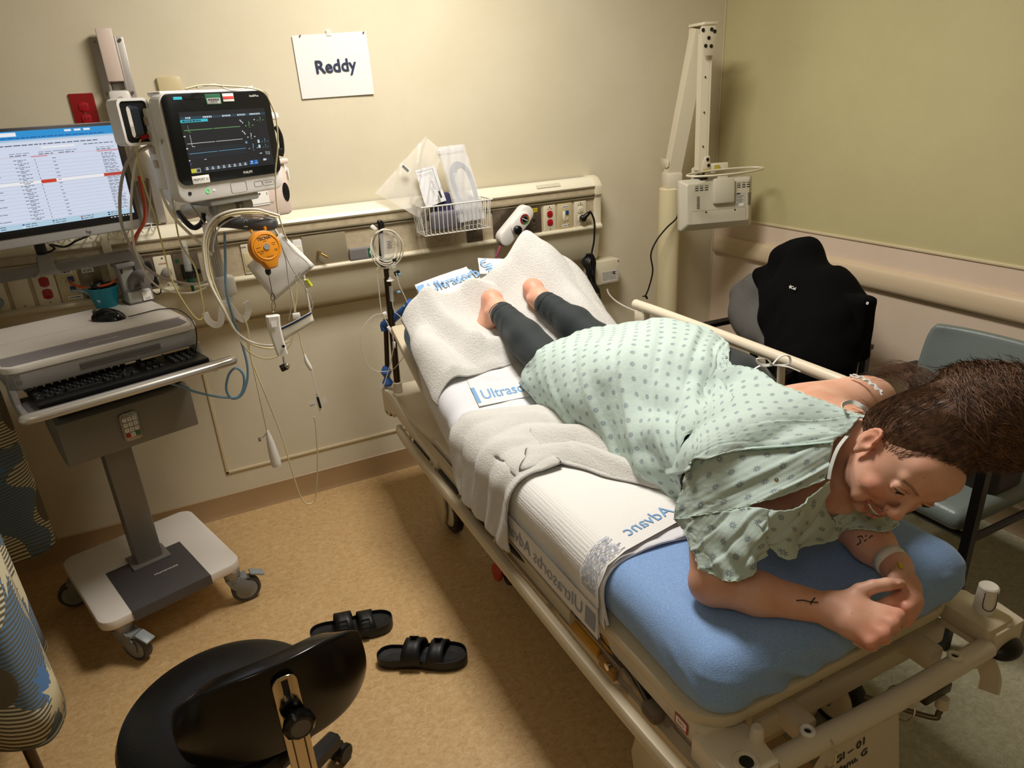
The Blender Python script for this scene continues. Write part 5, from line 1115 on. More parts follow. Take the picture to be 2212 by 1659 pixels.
# lowered near side rail: two long bars joined by web plates
b = MB(); sec = [(-.016, -.012), (-.016, .012), (.004, .016), (.016, .010), (.018, -.004), (.012, -.014)]
b.tube([(.662, 2.50, .40), (.645, 2.42, .42), (.635, 2.2, .425), (.632, 1.6, .425), (.634, .9, .425), (.65, .55, .425)], 1, sec=sec, up=(0, 0, 1)); sr = b.build('side_rail', m_bed, bed, smooth=50)
b = MB(); b.tube([(.672, 2.48, .455), (.663, 2.3, .475), (.662, 1.6, .47), (.665, 1.15, .46)], 1, sec=[(-.02, -.008), (-.02, .008), (.02, .008), (.02, -.008)], up=(0, 0, 1)); b.build('rail_web', m_bed, sr)
tb('lower_rail_bar', [(.685, 2.2, .36), (.69, 1.5, .37), (.694, .9, .385), (.70, .6, .39)], .013, m_bed, sr, sec=[(-1.2, -1), (-1.2, 1), (1.2, 1), (1.2, -1)])
for k, y in enumerate((2.32, 2.05, 1.8, 1.55, 1.25, .95, .72)): b = MB(); b.tube([(.638, y, .42), (.66, y, .45 - .03 * (y < 1.5)), (.69, y, .38)], .008, n=8); b.build('rail_link', m_bed, sr)
for y in (2.18, 1.92, 1.68): bx('rail_slot', (.650, y, .452), (.012, .17, .012), m_dark, .003, sr)
tb('hydraulic_strut', [(.655, 1.5, .47), (.675, 1.3, .475), (.68, 1.12, .47)], .013, m_black); tb('strut_tube', [(.668, 1.15, .48), (.68, 1.05, .478), (.69, .95, .455), (.685, .87, .43)], .008, mat('dark_chrome', '6b645c', .2, metal=1), n=10)
tb('black_hose', [(.675, 1.3, .49), (.688, 1.1, .487), (.698, .96, .465), (.69, .88, .43)], .009, m_black, n=10)
bx('strut_end', (.683, 1.13, .47), (.03, .05, .03), mat('taupe_cap', '74695b', .5), .01); bx('strut_end', (.683, .86, .425), (.034, .05, .034), mat('taupe_cap', '74695b', .5), .012)
bx('yellow_lever', (.672, 1.11, .43), (.012, .13, .03), mat('amber_plastic', 'c8902a', .4), .005); b = MB(); b.ball((.688, 1.03, .475), (.012, .035, .03)); b.build('yellow_cam', mat('amber_plastic', 'c8902a', .4), bed)
bx('latch_plate', (.672, 1.01, .42), (.012, .06, .03), mat('ochre_plate', 'a97f3e', .45), .003); b = MB(); b.cyl((.662, 1.0, .435), (.672, 1.0, .435), .009, n=14); b.build('latch_screw', m_chrome, bed)
b = MB(); b.prism(rrect(.11, .05, .015), .02, bev=.003, M=Matrix(((0, 0, 1, .69), (1, 0, 0, 1.0), (0, 1, 0, .455), (0, 0, 0, 1)))); b.build('pivot_cover', m_dgrey, bed)
tb('rail_arm', [(.70, .98, .43), (.705, .9, .41), (.712, .82, .39)], .016, mat('rail_arm_beige', 'a8967c', .45), sec=[(-.6, -1), (-.6, 1), (.6, 1), (.6, -1)])
# far side rail, raised
b = MB(); b.tube([(1.445, 1.99, .905), (1.44, 1.8, .91), (1.44, 1.3, .91), (1.44, 1.0, .905), (1.44, .93, .88)], .017, n=18); fr = b.build('raised_side_rail', m_bedl, bed)
for y in (1.93, 1.6, 1.3, 1.05): b = MB(); b.tube([(1.44, y, .90), (1.446, y, .8), (1.446, y, .56), (1.436, y, .5)], .011, n=10); b.build('rail_post', m_bedl, fr)
b = MB(); b.tube([(1.446, 1.98, .72), (1.446, 1.0, .72)], .010, n=10); b.build('mid_bar', m_bedl, fr)
b = MB(); b.box((1.445, 1.95, .868), (.03, .06, .05), .008); b.build('rail_end_bracket', m_bedl, fr)
# head end: shaped shelf with the pole socket
b = MB(); P = [(.655, 2.66), (.655, 2.34), (.672, 2.12), (.70, 2.05), (.72, 2.1), (.74, 2.3), (.80, 2.50), (.95, 2.58), (1.2, 2.58), (1.34, 2.5), (1.40, 2.3), (1.42, 2.05), (1.46, 2.1), (1.47, 2.66)]
b.prism(P, .05, bev=.008, z0=.48); b.build('head_shelf', m_bedl, bed)
b = MB(Matrix(((0, 0, 1, .648), (1, 0, 0, 0), (0, 1, 0, 0), (0, 0, 0, 1)))); b.prism([(2.66, .42), (2.66, .545), (2.60, .535), (2.55, .548), (2.49, .545), (2.3, .50), (2.1, .475), (2.02, .475), (2.02, .445), (2.12, .44), (2.3, .45), (2.5, .47), (2.53, .44), (2.56, .46), (2.6, .42)], .018, bev=.004); b.build('head_side_panel', m_bedl, bed)
bx('scale_window', (.672, 1.96, .455), (.03, .16, .022), m_dark, .003); bx('scale_strip', (.658, 1.95, .452), (.004, .13, .012), mat('scale_yellow', '9c8a45', .5), .001)
b = MB(); b.ball((.668, 2.62, .43), (.022, .035, .018)); b.build('head_bumper', m_black, bed)
tb('outer_tray', [(1.25, 2.62, .50), (1.3, 2.72, .50)], .01, m_bed)
# big casters with moulded covers
def big_caster(x, y, sgn, front=True):
    b = MB(); b.prism([(-.02, .33), (.075, .35), (.10, .30), (.085, .24), (.10, .18), (.08, .10), (.055, .045), (.02, .02), (-.03, .05), (-.06, .12), (-.055, .2), (-.04, .27)], .012, M=Matrix(((0, 0, -sgn, x - sgn * .034), (1, 0, 0, y), (0, 1, 0, 0), (0, 0, 0, 1))), bev=.004); cv = b.build('caster_cover', m_bed, bed)
    b = MB(); b.box((x + .0, y + .03, .29), (.085, .13, .11), .02); b.build('caster_housing', m_bed, cv)
    A = Matrix(((0, 0, 1, x), (1, 0, 0, y - .01), (0, 1, 0, .1), (0, 0, 0, 1)))
    b = MB(A); b.lathe([(.07, -.018), (.085, -.02), (.098, -.012), (.1, 0), (.098, .012), (.085, .02), (.07, .018)], n=44); b.build('tyre', m_black, cv)
    b = MB(A); b.lathe([(0, -.026), (.05, -.027), (.066, -.023), (.07, -.018), (.072, .0), (.07, .018), (.05, .024), (0, .024)], n=40); b.build('wheel_disc', m_bedl, cv)
    b = MB(A); b.tube([(.012 * math.cos(a), .012 * math.sin(a) - .02, -.0275 * 1) for a in [k * PI / 8 for k in range(16)]], .001, n=4, closed=True, res=2); b.build('disc_mark', m_dark, cv)
big_caster(.775, 2.30, 1); big_caster(.755, .87, 1); big_caster(1.36, 2.30, -1); big_caster(1.33, .92, -1)
bx('base_beam', (.79, 1.58, .27), (.06, 1.35, .07), m_beds, .012); bx('base_beam', (1.32, 1.58, .27), (.06, 1.35, .07), m_beds, .012)
bx('base_cover', (1.055, 1.58, .3), (.5, 1.25, .06), m_beds, .02)
for y in (1.15, 2.05): b = MB(); b.cyl((1.05, y, .32), (1.05, y, .43), .06, n=28); b.build('lift_column', m_dgrey, bed)
b = MB(); b.lathe([(0, -.006), (.03, -.008), (.034, 0), (.03, .008), (0, .006)], M=frame((.775, 1.86, .075), (0, 1, 0), z=(-1, 0, .1)), n=24); b.build('brake_pedal', mat('pedal_orange', 'b8412a', .45), bed, label='orange brake pedal')
b = MB(); b.lathe([(0, -.006), (.03, -.008), (.034, 0), (.03, .008), (0, .006)], M=frame((.80, 1.82, .075), (0, 1, 0), z=(-1, 0, .1)), n=24); b.build('steer_pedal', m_black, bed, label='black steer pedal')
tb('pedal_rod', [(.78, 1.86, .09), (.785, 1.87, .16), (.79, 1.88, .26)], .007, m_bedl, n=8)
b = MB(); b.prism(rrect(.34, .16, .06, cx=.88, cy=.8), .12, bev=.02, z0=.36); b.build('foot_shell', m_beds, bed)
tb('deck_post', [(.80, .72, .53), (.80, .715, .44)], .009, m_bed)
# IV pole with its clutter
ivp = thing('iv_pole', 'short bronze drip pole standing on the head end of the stretcher', 'drip pole', (.695, 2.57, .545))
IX, IY = .695, 2.57
b = MB(); b.cyl((IX, IY, .53), (IX, IY, .575), .018, n=24, bev=.003); b.build('pole_socket', m_bedl, ivp)
TP = at(835, 588, Y=IY)
b = MB(); b.cyl((IX, IY, .57), (TP.x, IY, 1.0), .0135, n=20); b.build('lower_tube', m_bronze, ivp); b = MB(); b.cyl((TP.x, IY, 1.0), (at(833, 570, Y=IY).x, IY, at(833, 580, Y=IY).z), .011, n=18); b.build('upper_tube', m_bronze, ivp)
A = at(818, 480, Y=IY); B_ = at(825, 560, Y=IY)
b = MB(); b.tube([B_ + V((.003, 0, -.03)), B_, A + V((.004, 0, -.02)), A, A + V((.012, 0, -.004)), A + V((.014, 0, -.03))], lambda u: .011 - .005 * u, n=12); b.build('pole_hook', m_black, ivp)
for dx in (-.01, .0): b = MB(); b.tube([at(833, 575, Y=IY) + V((dx, 0, 0)), at(822, 578, Y=IY) + V((dx, 0, 0)), at(820, 592, Y=IY) + V((dx, 0, 0))], .003, n=6); b.build('hook_end', m_cc, ivp)
ph = thing('push_handle', 'blue gripped push handle with ribbed blue collar beside the drip pole', 'handle', (.665, 2.61, .545))
b = MB(); b.cyl((.668, 2.62, .55), at(833, 690, Y=2.62), .010, n=16); b.build('tube', m_bronze, ph)
H0 = at(830, 706, Y=2.62); H1 = at(886, 658, Y=2.50)
b = MB(); b.tube([H0 + V((0, 0, -.015)), H0 + V((.0, 0, .01)), H0.lerp(H1, .2), H0.lerp(H1, .6), H1], .0145, n=16); b.build('grip', m_bblue, ph)
b = MB(); b.tube([H1 - (H1 - H0) * .04, H1, H1 + (H1 - H0) * .06], .02, n=16, smooth=False); b.build('grip_flange', m_bblue, ph)
b = MB(); b.lathe([(0, 0)] + [(.017 + .006 * math.sin(k * PI / 2) * (k % 2), .012 * k) for k in range(8)] + [(0, .086)], M=Matrix.Translation((.668, 2.62, .548)), n=20); b.build('ribbed_collar', m_bblue, ph)
# saline set wound round the pole
ivs = thing('iv_tubing_set', 'coiled clear drip tubing with white clamps and blue ports hanging on the pole', 'drip set', at(830, 540, Y=2.53))
m_tb = mat('clear_tubing', 'd9d3c2', .15, alpha=.75)
cc = at(831, 527, Y=2.54)
def tubing(P, Y=2.53, r=.0022): b = MB(); b.tube([at(x, y, Y=Y) for x, y in P], r, n=7); return b.build('tubing', m_tb, ivs)
for k in range(5):
    b = MB(); a0 = k * 1.1
    b.tube([cc + V(((.042 + .005 * k) * math.cos(a) + .004 * math.sin(k * 3), -.006 * k + .01 * math.sin(a * 2 + a0), (.055 + .004 * k) * math.sin(a) - .004 * k)) for a in [2 * PI * j / 14 for j in range(14)]], .0024, n=7, closed=True, res=4); b.build('tubing', m_tb, ivs)
b = MB(); b.prism(rrect(.05, .11, .012), .012, M=wallframe(cc + V((.004, .0, -.012)), .1), bev=.004); b.build('drip_chamber_bag', mat('clear_bag', 'dcdad2', .12, alpha=.35), ivs)
b = MB(wallframe(cc + V((.012, -.016, .01)), .1)); [b.box((.0 + .004 * (k % 2), -.005 * k, 0), (.018, .0018, .0004)) for k in range(6)]; b.build('print', m_ink, ivs)
tubing([(813, 585), (818, 620), (822, 660), (826, 680), (838, 700), (840, 712)]); tubing([(824, 678), (808, 682), (790, 700), (779, 728), (782, 760), (795, 790), (815, 803)], 2.56, .0018); tubing([(815, 803), (845, 800), (865, 780), (878, 755), (880, 715), (870, 690), (852, 672), (847, 650)], 2.5, .0018)
tubing([(856, 590), (862, 615), (870, 632), (880, 655), (884, 680), (880, 705), (878, 720)], 2.49); tubing([(848, 720), (850, 750), (842, 790), (830, 830), (826, 838)], 2.5)
b = MB(); p_ = at(843, 605, Y=2.54); b.lathe([(0, 0), (.014, 0), (.015, .003), (.007, .007), (.006, .013), (.0025, .014), (.0025, .04), (0, .04)], M=Matrix.Translation(p_ + V((0, 0, -.004))), n=20); b.build('spike_flange', m_wht, ivs)
b = MB(); b.cyl(at(844, 618, Y=2.54), at(847, 650, Y=2.54), .008, n=14); b.build('drip_chamber', mat('clear_bag', 'dcdad2', .12, alpha=.35), ivs)
def clamp(x, y, w_, h, m, ang=0, Y=2.51): b = MB(wallframe(at(x, y, Y=Y), .1) @ Matrix.Rotation(ang, 4, 'Z')); b.box((0, 0, 0), (w_, h, .01), .002); b.build('clamp', m, ivs)
clamp(807, 492, .022, .014, m_wht, -.8); clamp(845, 715, .012, .045, m_wht, .5); clamp(831, 678, .016, .014, m_wht, .3); clamp(852, 562, .014, .012, m_black); clamp(858, 590, .022, .018, m_black, .3); clamp(862, 592, .012, .01, mat('light_blue_cap', '7db5d6', .3), .2); clamp(861, 631, .014, .008, mat('light_blue_cap', '7db5d6', .3), .1); clamp(875, 661, .014, .009, mat('light_blue_cap', '7db5d6', .3), .3); clamp(873, 748, .012, .01, m_wht); clamp(851, 745, .010, .026, m_wht, -.1); clamp(824, 835, .010, .024, mat('clear_bag', 'dcdad2', .12, alpha=.35), -.3); clamp(850, 575, .016, .016, mat('clear_bag', 'dcdad2', .12, alpha=.35), .3)
# tag hanging from two rings on the foot bar
tg = thing('laminated_tag', 'laminated paper tag lettered GI - 01 hanging from rings on the foot bar', 'tag', (1.0, .60, .2))
TY = .60
c0, c1, c2, c3 = at(1862, 1578, Y=TY), at(1941, 1524, Y=TY), at(1942, 1700, Y=TY), at(1740, 1700, Y=TY)
b = MB(); b.raw([at(1760, 1655, Y=TY), at(1780, 1622, Y=TY), c0, c1, c2, c3], [[0, 1, 2, 3, 4, 5]]); b.build('sheet', mat('tag_paper', 'cfc4b0', .45), tg, smooth=0, solid=.0012)
td = (at(1860, 1612, Y=TY) - at(1818, 1642, Y=TY)); F = frame(at(1838, 1622, Y=TY - .002), td, z=(0, -1, 0))
text('GI – 01', .028, F, m_ink, tg, thick=.0002, bold=.0005); text('Manu, G', .026, F @ Matrix.Translation((.004, -.036, 0)), m_ink, tg, thick=.0002, bold=.0004)
for x, z in ((.888, .462), (1.105, .462)):
    q_ = V((x, .613, .468)); b = MB(); b.tube([q_ + V((.003 * math.sin(a), .03 * math.cos(a), .036 * math.sin(a) - .01)) for a in [2 * PI * k / 20 for k in range(20)]], .0018, n=6, closed=True, res=3); b.build('ring', m_chrome, tg)
# ------------------------------------------------------------ mattress and linen
rng = np.random.RandomState(4)
def waves(seed, n, lo, hi):
    r = np.random.RandomState(seed); k = r.normal(size=(n, 3)); k /= np.linalg.norm(k, axis=1)[:, None]; k *= r.uniform(lo, hi, (n, 1)); ph_ = r.uniform(0, 6.28, n)
    return lambda P: sum(np.sin(P @ k[i] + ph_[i]) for i in range(n)) / n ** .5
W1, W2, W3 = waves(1, 6, 8, 22), waves(2, 8, 35, 80), waves(3, 8, 120, 240)
XC = 1.025
def zt(y):
    """mattress top height"""
    t = y - 1.83
    return .69 + (0 if t < -.06 else (.52 * t if t > .06 else .52 * (t + .06) ** 2 / .24))
HT = Matrix.Translation((XC, 1.83, .622)) @ Matrix.Rotation(R_(27.5), 4, 'X')
bl = Blob(); r = .06
bl.box((XC, 1.27, .622), (.36 - r, .60 - r, .068 - r + .002 if .068 > r else .008), r, k=.02)
bl.box(HT @ V((0, .27, -.012)), (.36 - r, .30 - r, .008), r, M=HT, k=.02)
def md(P):
    e = np.exp(-((P[..., 1] - .72) / .12) ** 2); c = np.exp(-(((P[..., 0] - .86) / .07) ** 2 + ((P[..., 1] - .69) / .06) ** 2 + ((P[..., 2] - .60) / .03) ** 2))
    fold = np.abs(np.sin(P[..., 0] * 38 + P[..., 2] * 60 + 2 * np.sin(P[..., 1] * 20)))
    return .0022 * W1(P) + .0012 * W2(P) * (.3 + e) + .004 * e * (fold ** 3) * (P[..., 2] < .66) - .012 * c * np.cos(P[..., 0] * 70 + P[..., 2] * 90)
m_mat = mat('blue_jersey_sheet', '7699cb', .85, c2='93b3e0', sc=420, mixlo=.3, mixhi=.7, bump=.6, bsc=500, sheen=.25, spec=.15, detail=2)
pos, qd = bl.mesh(.008, disp=md)
o = np_mesh('mattress', pos, qd, m_mat, relax=1); prop(o, 'blue jersey covered stretcher mattress with raised head section', 'mattress'); recenter(o)
# drape: s = distance across the bed from its centre line (left negative), y along the bed
def drape(s, y, lift=0, hang_out=0):
    f = .305; R0 = .055; sg = -1 if s < 0 else 1; t = abs(s) - f; z = zt(y)
    if t <= 0: return V((XC + s, y, z + lift))
    L = R0 * PI / 2; R1 = R0 + lift
    if t < L: a = t / R0; return V((XC + sg * (f + R1 * math.sin(a)), y, z - R0 + R1 * math.cos(a)))
    return V((XC + sg * (f + R1 + hang_out * (t - L)), y, z - R0 - (t - L)))
def cloth(name, m, label, cat, quad, nu, nv, lift, thick, hang=.05, group=None, parts=None, smooth=180):
    """quad(u,v)->(s,y); lift(u,v,s,y)->height above the bed"""
    G = []
    for i in range(nu + 1):
        row = []
        for j in range(nv + 1):
            u, v = i / nu, j / nv; s, y = quad(u, v); row.append(drape(s, y, lift(u, v, s, y), hang))
        G.append(row)
    b = MB(); b.sheet(G); t = thing(name, label, cat, sum((G[nu // 2][nv // 2],), V()), group=group)
    o = b.build('cloth', m, t, smooth=smooth, solid=thick, off=1); return t
def bil(c):
    return lambda u, v: tuple((c[0][k] * (1 - u) * (1 - v) + c[1][k] * u * (1 - v) + c[2][k] * u * v + c[3][k] * (1 - u) * v) for k in (0, 1))
def nz(u, v, a=1, seed=0): return sum(math.sin(u * (3 + k * 2.3) * a + v * (2 + k * 3.1) * a + k * 1.7 + seed) / (k + 1) for k in range(4)) / 2
m_sheet = mat('white_cotton', 'd9d9dc', .8, bump=.3, bsc=120, spec=.2); m_pad = mat('white_pad', 'e2e0dc', .8, spec=.15); m_padb = mat('pad_border', 'dedcd8', .6)
def dimples(m, sc):
    nt = m.node_tree; b_ = nt.nodes['Principled BSDF']; tc = N(nt, 'ShaderNodeTexCoord'); v = N(nt, 'ShaderNodeTexVoronoi', i_Scale=sc, i_Randomness=.15); nt.links.new(tc.outputs['Object'], v.inputs['Vector'])
    bp = N(nt, 'ShaderNodeBump', i_Strength=.5, i_Distance=.003); nt.links.new(v.outputs['Distance'], bp.inputs['Height']); nt.links.new(bp.outputs[0], b_.inputs['Normal'])
dimples(m_pad, 150)
def sheetlift(u, v, s, y):
    w_ = .006 + .0015 * (1 + nz(u, v, 3)); 
    if y > 1.6: w_ += .006 * abs(math.sin(s * 22 + y * 34 + 2 * math.sin(s * 9))) * min(1, (y - 1.6) / .2) * (.5 + .5 * math.sin(s * 31 + 1))
    if y < 1.12: w_ += .004 * abs(math.sin(s * 40 + y * 20)) * (1.12 - y) / .1
    return w_
cloth('top_sheet', m_sheet, 'creased white cotton sheet across the middle of the mattress', 'sheet', lambda u, v: (-.47 + u * .94 + .0 * v, .985 + .06 * u + .02 * math.sin(u * 9) + v * (1.12 - .06 * u)), 110, 120, sheetlift, .0015, .03)
b = MB(); b.tube([drape(-.46 + .93 * k / 30, .987 + .06 * k / 30 + .02 * math.sin(9 * k / 30), .008 + .003 * math.sin(k)) for k in range(31)], .004, n=6, res=3); solo(b, 'sheet_hem', m_sheet, 'thick rolled white hem of the cotton sheet crossing the blue mattress', 'hem')
m_ptext = mat('pad_text_grey', '8b94a6', .6); m_pblue = mat('pad_text_blue', '6f9cc9', .6)
def ctext(t, s, size, s0, y0, ds, dy, lift, m, mirror=False, name='lettering', thick=0, xs=1, bold=0):
    """lettering laid on the draped cloth: origin (s0,y0), reading direction (ds,dy) in (s,y)"""
    c = bpy.data.curves.new('t', 'FONT'); c.body = s; c.size = size; c.align_y = 'CENTER'; c.resolution_u = 3; c.offset = bold
    o = bpy.data.objects.new('t', c); COL.objects.link(o); bpy.context.view_layer.update()
    me = bpy.data.meshes.new_from_object(o.evaluated_get(bpy.context.evaluated_depsgraph_get())); bpy.data.objects.remove(o)
    d = V((ds, dy)).normalized(); n_ = V((-d.y, d.x)) * (-1 if mirror else 1)
    for v in me.vertices:
        p_ = V((s0, y0)) + d * (v.co.x * xs) + n_ * v.co.y; v.co = drape(p_.x, p_.y, lift, .05)
    me.materials.clear(); me.materials.append(m); me.name = name; me.transform(WM[t.name].inverted()); o = bpy.data.objects.new(name, me); COL.objects.link(o); o.parent = t; WM[o.name] = WM[t.name]
def cpatch(t, name, m, c, lift, n=12):
    f = bil(c); b = MB(); b.sheet([[drape(*f(i / n, j / n), lift, .05) for j in range(n + 1)] for i in range(n + 1)]); return b.build(name, m, t, smooth=180)
# main underpad near the foot end
def padlift(base, seed, amp=.003): return lambda u, v, s, y: base + amp * (1 + nz(u, v, 2, seed)) + (.006 * math.exp(-((u - .5) / .2) ** 2) * v if 0 else 0)
A4 = [(-.50, 1.60), (-.50, 1.00), (.06, 1.09), (.02, 1.66)]
pad = cloth('underpad', m_pad, 'white dimpled absorbent underpad with grey lettered border hanging over the near side', 'underpad', bil(A4), 60, 60, padlift(.009, 1), .003, .05, group=None)
cpatch(pad, 'side_border', m_padb, [(-.503, 1.602), (-.503, .998), (-.43, 1.005), (-.43, 1.61)], .0205)
cpatch(pad, 'end_border', m_padb, [(-.42, 1.0), (.06, 1.085), (.055, 1.15), (-.42, 1.075)], .0205)
ctext(pad, 'Ultrasorbs Advanced', .052, -.468, 1.06, 0, 1, .0222, m_ptext, mirror=True, xs=1.05)
cpatch(pad, 'logo_square', m_ptext, [(-.49, 1.01), (-.49, 1.05), (-.445, 1.05), (-.445, 1.01)], .0222)
ctext(pad, 'Advanc', .05, -.12, 1.10, -1, -.17, .0222, m_pblue, mirror=True)
for (s0, s1, y0) in ((-.40, -.30, 1.012), (-.08, .04, 1.095)):
    b = MB()
    for i in range(13):
        x = s0
        while x < s1 - .01:
            l = random.uniform(.006, .02); yy = y0 + (x - s0) * .17 + i * .0045; b.raw([drape(x, yy, .0223, .05), drape(x + l, yy + l * .17, .0223, .05), drape(x + l, yy + l * .17 + .002, .0223, .05), drape(x, yy + .002, .0223, .05)], [[0, 1, 2, 3]]); x += l + .004
    b.build('printed_text', m_ptext, pad, smooth=0)
pad2 = cloth('underpad', m_pad, 'white underpad with blue lettering under the feet towel', 'underpad', bil([(-.27, 1.86), (.12, 1.84), (.14, 2.2), (-.25, 2.22)]), 30, 30, padlift(.009, 4, .002), .001)
cpatch(pad2, 'lettered_border', m_padb, [(-.27, 1.858), (.12, 1.838), (.125, 1.92), (-.265, 1.94)], .0155); ctext(pad2, 'Ultrasorbs Advanced', .05, -.245, 1.895, 1, -.05, .0165, m_pblue, bold=.0006)
cpatch(pad2, 'logo_square', m_pblue, [(-.268, 1.87), (-.256, 1.87), (-.254, 1.93), (-.266, 1.93)], .0165)
pad3 = cloth('underpad', m_pad, 'white underpad corner with blue lettering sticking out behind the towel at the head end', 'underpad', bil([(-.285, 2.27), (-.03, 2.32), (-.05, 2.42), (-.275, 2.37)]), 16, 16, padlift(.036, 2, .003), .003)
ctext(pad3, 'Ultrasorb', .055, -.235, 2.332, 1, .18, .049, m_pblue, bold=.0008); cpatch(pad3, 'logo_square', m_pblue, [(-.280, 2.285), (-.247, 2.292), (-.249, 2.355), (-.278, 2.348)], .049)
pad4 = cloth('underpad', m_pad, 'small folded end of underpad poking up between the two towel humps', 'underpad', bil([(-.03, 2.34), (.09, 2.30), (.13, 2.38), (.0, 2.42)]), 12, 12, padlift(.06, 6, .004), .003)
ctext(pad4, 'Ult', .05, .0, 2.39, .3, -1, .075, m_pblue, bold=.0008)
# terry towels
def terry():
    m, nt, b_ = newmat('white_terry'); b_.inputs['Base Color'].default_value = lin('f0ede6'); b_.inputs['Roughness'].default_value = .95; b_.inputs['Specular IOR Level'].default_value = .1; b_.inputs['Sheen Weight'].default_value = .3
    tc = N(nt, 'ShaderNodeTexCoord'); n1 = N(nt, 'ShaderNodeTexNoise', i_Scale=190, i_Detail=4, i_Roughness=.75); nt.links.new(tc.outputs['Object'], n1.inputs['Vector'])
    bp = N(nt, 'ShaderNodeBump', i_Strength=1, i_Distance=.007); nt.links.new(n1.outputs[0], bp.inputs['Height']); nt.links.new(bp.outputs[0], b_.inputs['Normal']); return m
m_terry = terry()
def gz(s, y, cs, cy, ws, wy, rot=0):
    c, q_ = math.cos(rot), math.sin(rot); a = (s - cs) * c + (y - cy) * q_; d = -(s - cs) * q_ + (y - cy) * c; return math.exp(-(a / ws) ** 2 - (d / wy) ** 2)
def seg(s, y, a, b_, w_):
    ax, ay = a; bx_, by = b_; t = max(0, min(1, ((s - ax) * (bx_ - ax) + (y - ay) * (by - ay)) / ((bx_ - ax) ** 2 + (by - ay) ** 2))); d = math.hypot(s - ax - t * (bx_ - ax), y - ay - t * (by - ay)); return math.exp(-(d / w_) ** 2)
def rdg(s, y, a, b_, w_): return seg(s, y, a, b_, w_)
def tow1(u, v, s, y):
    h = .018 + .006 * nz(u, v, 2.5)
    h += .055 * rdg(s, y, (-.30, 2.28), (-.10, 2.30), .055) + .05 * rdg(s, y, (-.10, 2.30), (.06, 2.27), .04)
    h += .045 * rdg(s, y, (-.27, 2.26), (-.19, 2.08), .04) + .03 * rdg(s, y, (-.33, 2.16), (-.30, 1.98), .03) + .03 * rdg(s, y, (-.16, 2.06), (.0, 2.03), .03)
    h -= .03 * gz(s, y, -.06, 2.19, .06, .055)
    h += .010 * abs(math.sin(s * 34 + y * 14 + 2 * math.sin(s * 9))) * gz(s, y, -.22, 2.1, .18, .2)
    return max(.010, h) * min(1, .3 + 8 * min(v, 1 - v, .2) + (0 if v > .1 else .3))
cloth('bath_towel', m_terry, 'white terry towel bunched around the near foot at the head end', 'towel', bil([(-.385, 1.96), (.06, 2.0), (.12, 2.32), (-.345, 2.28)]), 90, 90, tow1, .005, .1)
def tow2(u, v, s, y):
    h = .026 + .006 * nz(u, v, 3, 2) + .14 * gz(s, y, .20, 2.30, .11, .10, -.3) + .06 * gz(s, y, .25, 2.10, .08, .14) + .05 * rdg(s, y, (.02, 2.30), (.16, 2.34), .04) + .010 * abs(math.sin(s * 22 + y * 12 + 1 + math.sin(s * 8)))
    return max(.015, h)
cloth('bath_towel', m_terry, 'white terry towel heaped high on the far side of the head end', 'towel', bil([(-.01, 2.03), (.42, 1.86), (.42, 2.34), (-.04, 2.38)]), 80, 80, tow2, .005, .1)
CLN = [(-.525, 1.575), (-.45, 1.60), (-.34, 1.62), (-.22, 1.61), (-.12, 1.50), (-.08, 1.36), (-.02, 1.24), (.03, 1.15)]
CLW = [.17, .19, .21, .20, .13, .10, .085, .05]
def band(u, v):
    f = u * (len(CLN) - 1); i = min(int(f), len(CLN) - 2); t = f - i; t2 = t * t * (3 - 2 * t)
    s = CLN[i][0] + (CLN[i + 1][0] - CLN[i][0]) * t; y = CLN[i][1] + (CLN[i + 1][1] - CLN[i][1]) * t; w_ = CLW[i] + (CLW[i + 1] - CLW[i]) * t2
    dx, dy = CLN[i + 1][0] - CLN[i][0], CLN[i + 1][1] - CLN[i][1]; L = math.hypot(dx, dy); k = min(1, u * 1.6); nx, ny = -dy / L * k, dx / L * k + (1 - k)
    L = math.hypot(nx, ny); return s + nx / L * w_ * (v - .5) * 2, y + ny / L * w_ * (v - .5) * 2
def tow3(u, v, s, y):
    a = max(0, min(1, (u - .25) * 3)); f = abs(math.sin(v * 8.5 + .9 * math.sin(u * 7) + .5)) ** .8
    return .02 + .012 * (1 - a) * abs(math.sin(v * 13 + 2 * math.sin(u * 5))) + a * .045 * f * (math.sin(PI * min(1, max(0, v))) ** .4) * (1.15 - .5 * u) + .004 * nz(u, v, 5)
cloth('hand_towel', m_terry, 'white terry towel twisted across the middle of the bed and hanging over the near edge', 'towel', band, 120, 64, tow3, .005, .12)
# ------------------------------------------------------------ the person lying face down, propped on the elbows
per = thing('person', 'person lying prone on elbows in pale green patterned gown and black leggings, hair in bun', 'person', (1.1, 1.4, .69))
HO = V((1.127, .712, .959)); HX = V((.792, -.304, -.53)); HY = V((.164, -.730, .664)); HZ = HX.cross(HY).normalized(); HY = HZ.cross(HX).normalized(); HX.normalize()
HMx = Matrix(((HX.x, HY.x, HZ.x, HO.x), (HX.y, HY.y, HZ.y, HO.y), (HX.z, HY.z, HZ.z, HO.z), (0, 0, 0, 1)))
def h(x, y, z): return HMx @ V((x, y, z))
def Zp(x, y, z): return at(x, y, Z=z)
def Dp(x, y, d): return at(x, y, D=d)
B = Blob()
# torso
B.ell((1.16, 1.46, .80), (.17, .15, .10), k=.05); B.ell((1.08, 1.50, .86), (.10, .12, .085), k=.05); B.ell((1.26, 1.50, .87), (.10, .12, .085), k=.05)
B.ell((1.14, 1.24, .80), (.14, .15, .085), k=.06); B.ell((1.12, 1.03, .87), (.165, .16, .10), k=.06)
B.cap((.93, .935, .93), (1.29, .94, .945), .062, k=.05); B.ell((1.16, .965, .945), (.15, .09, .055), k=.04)
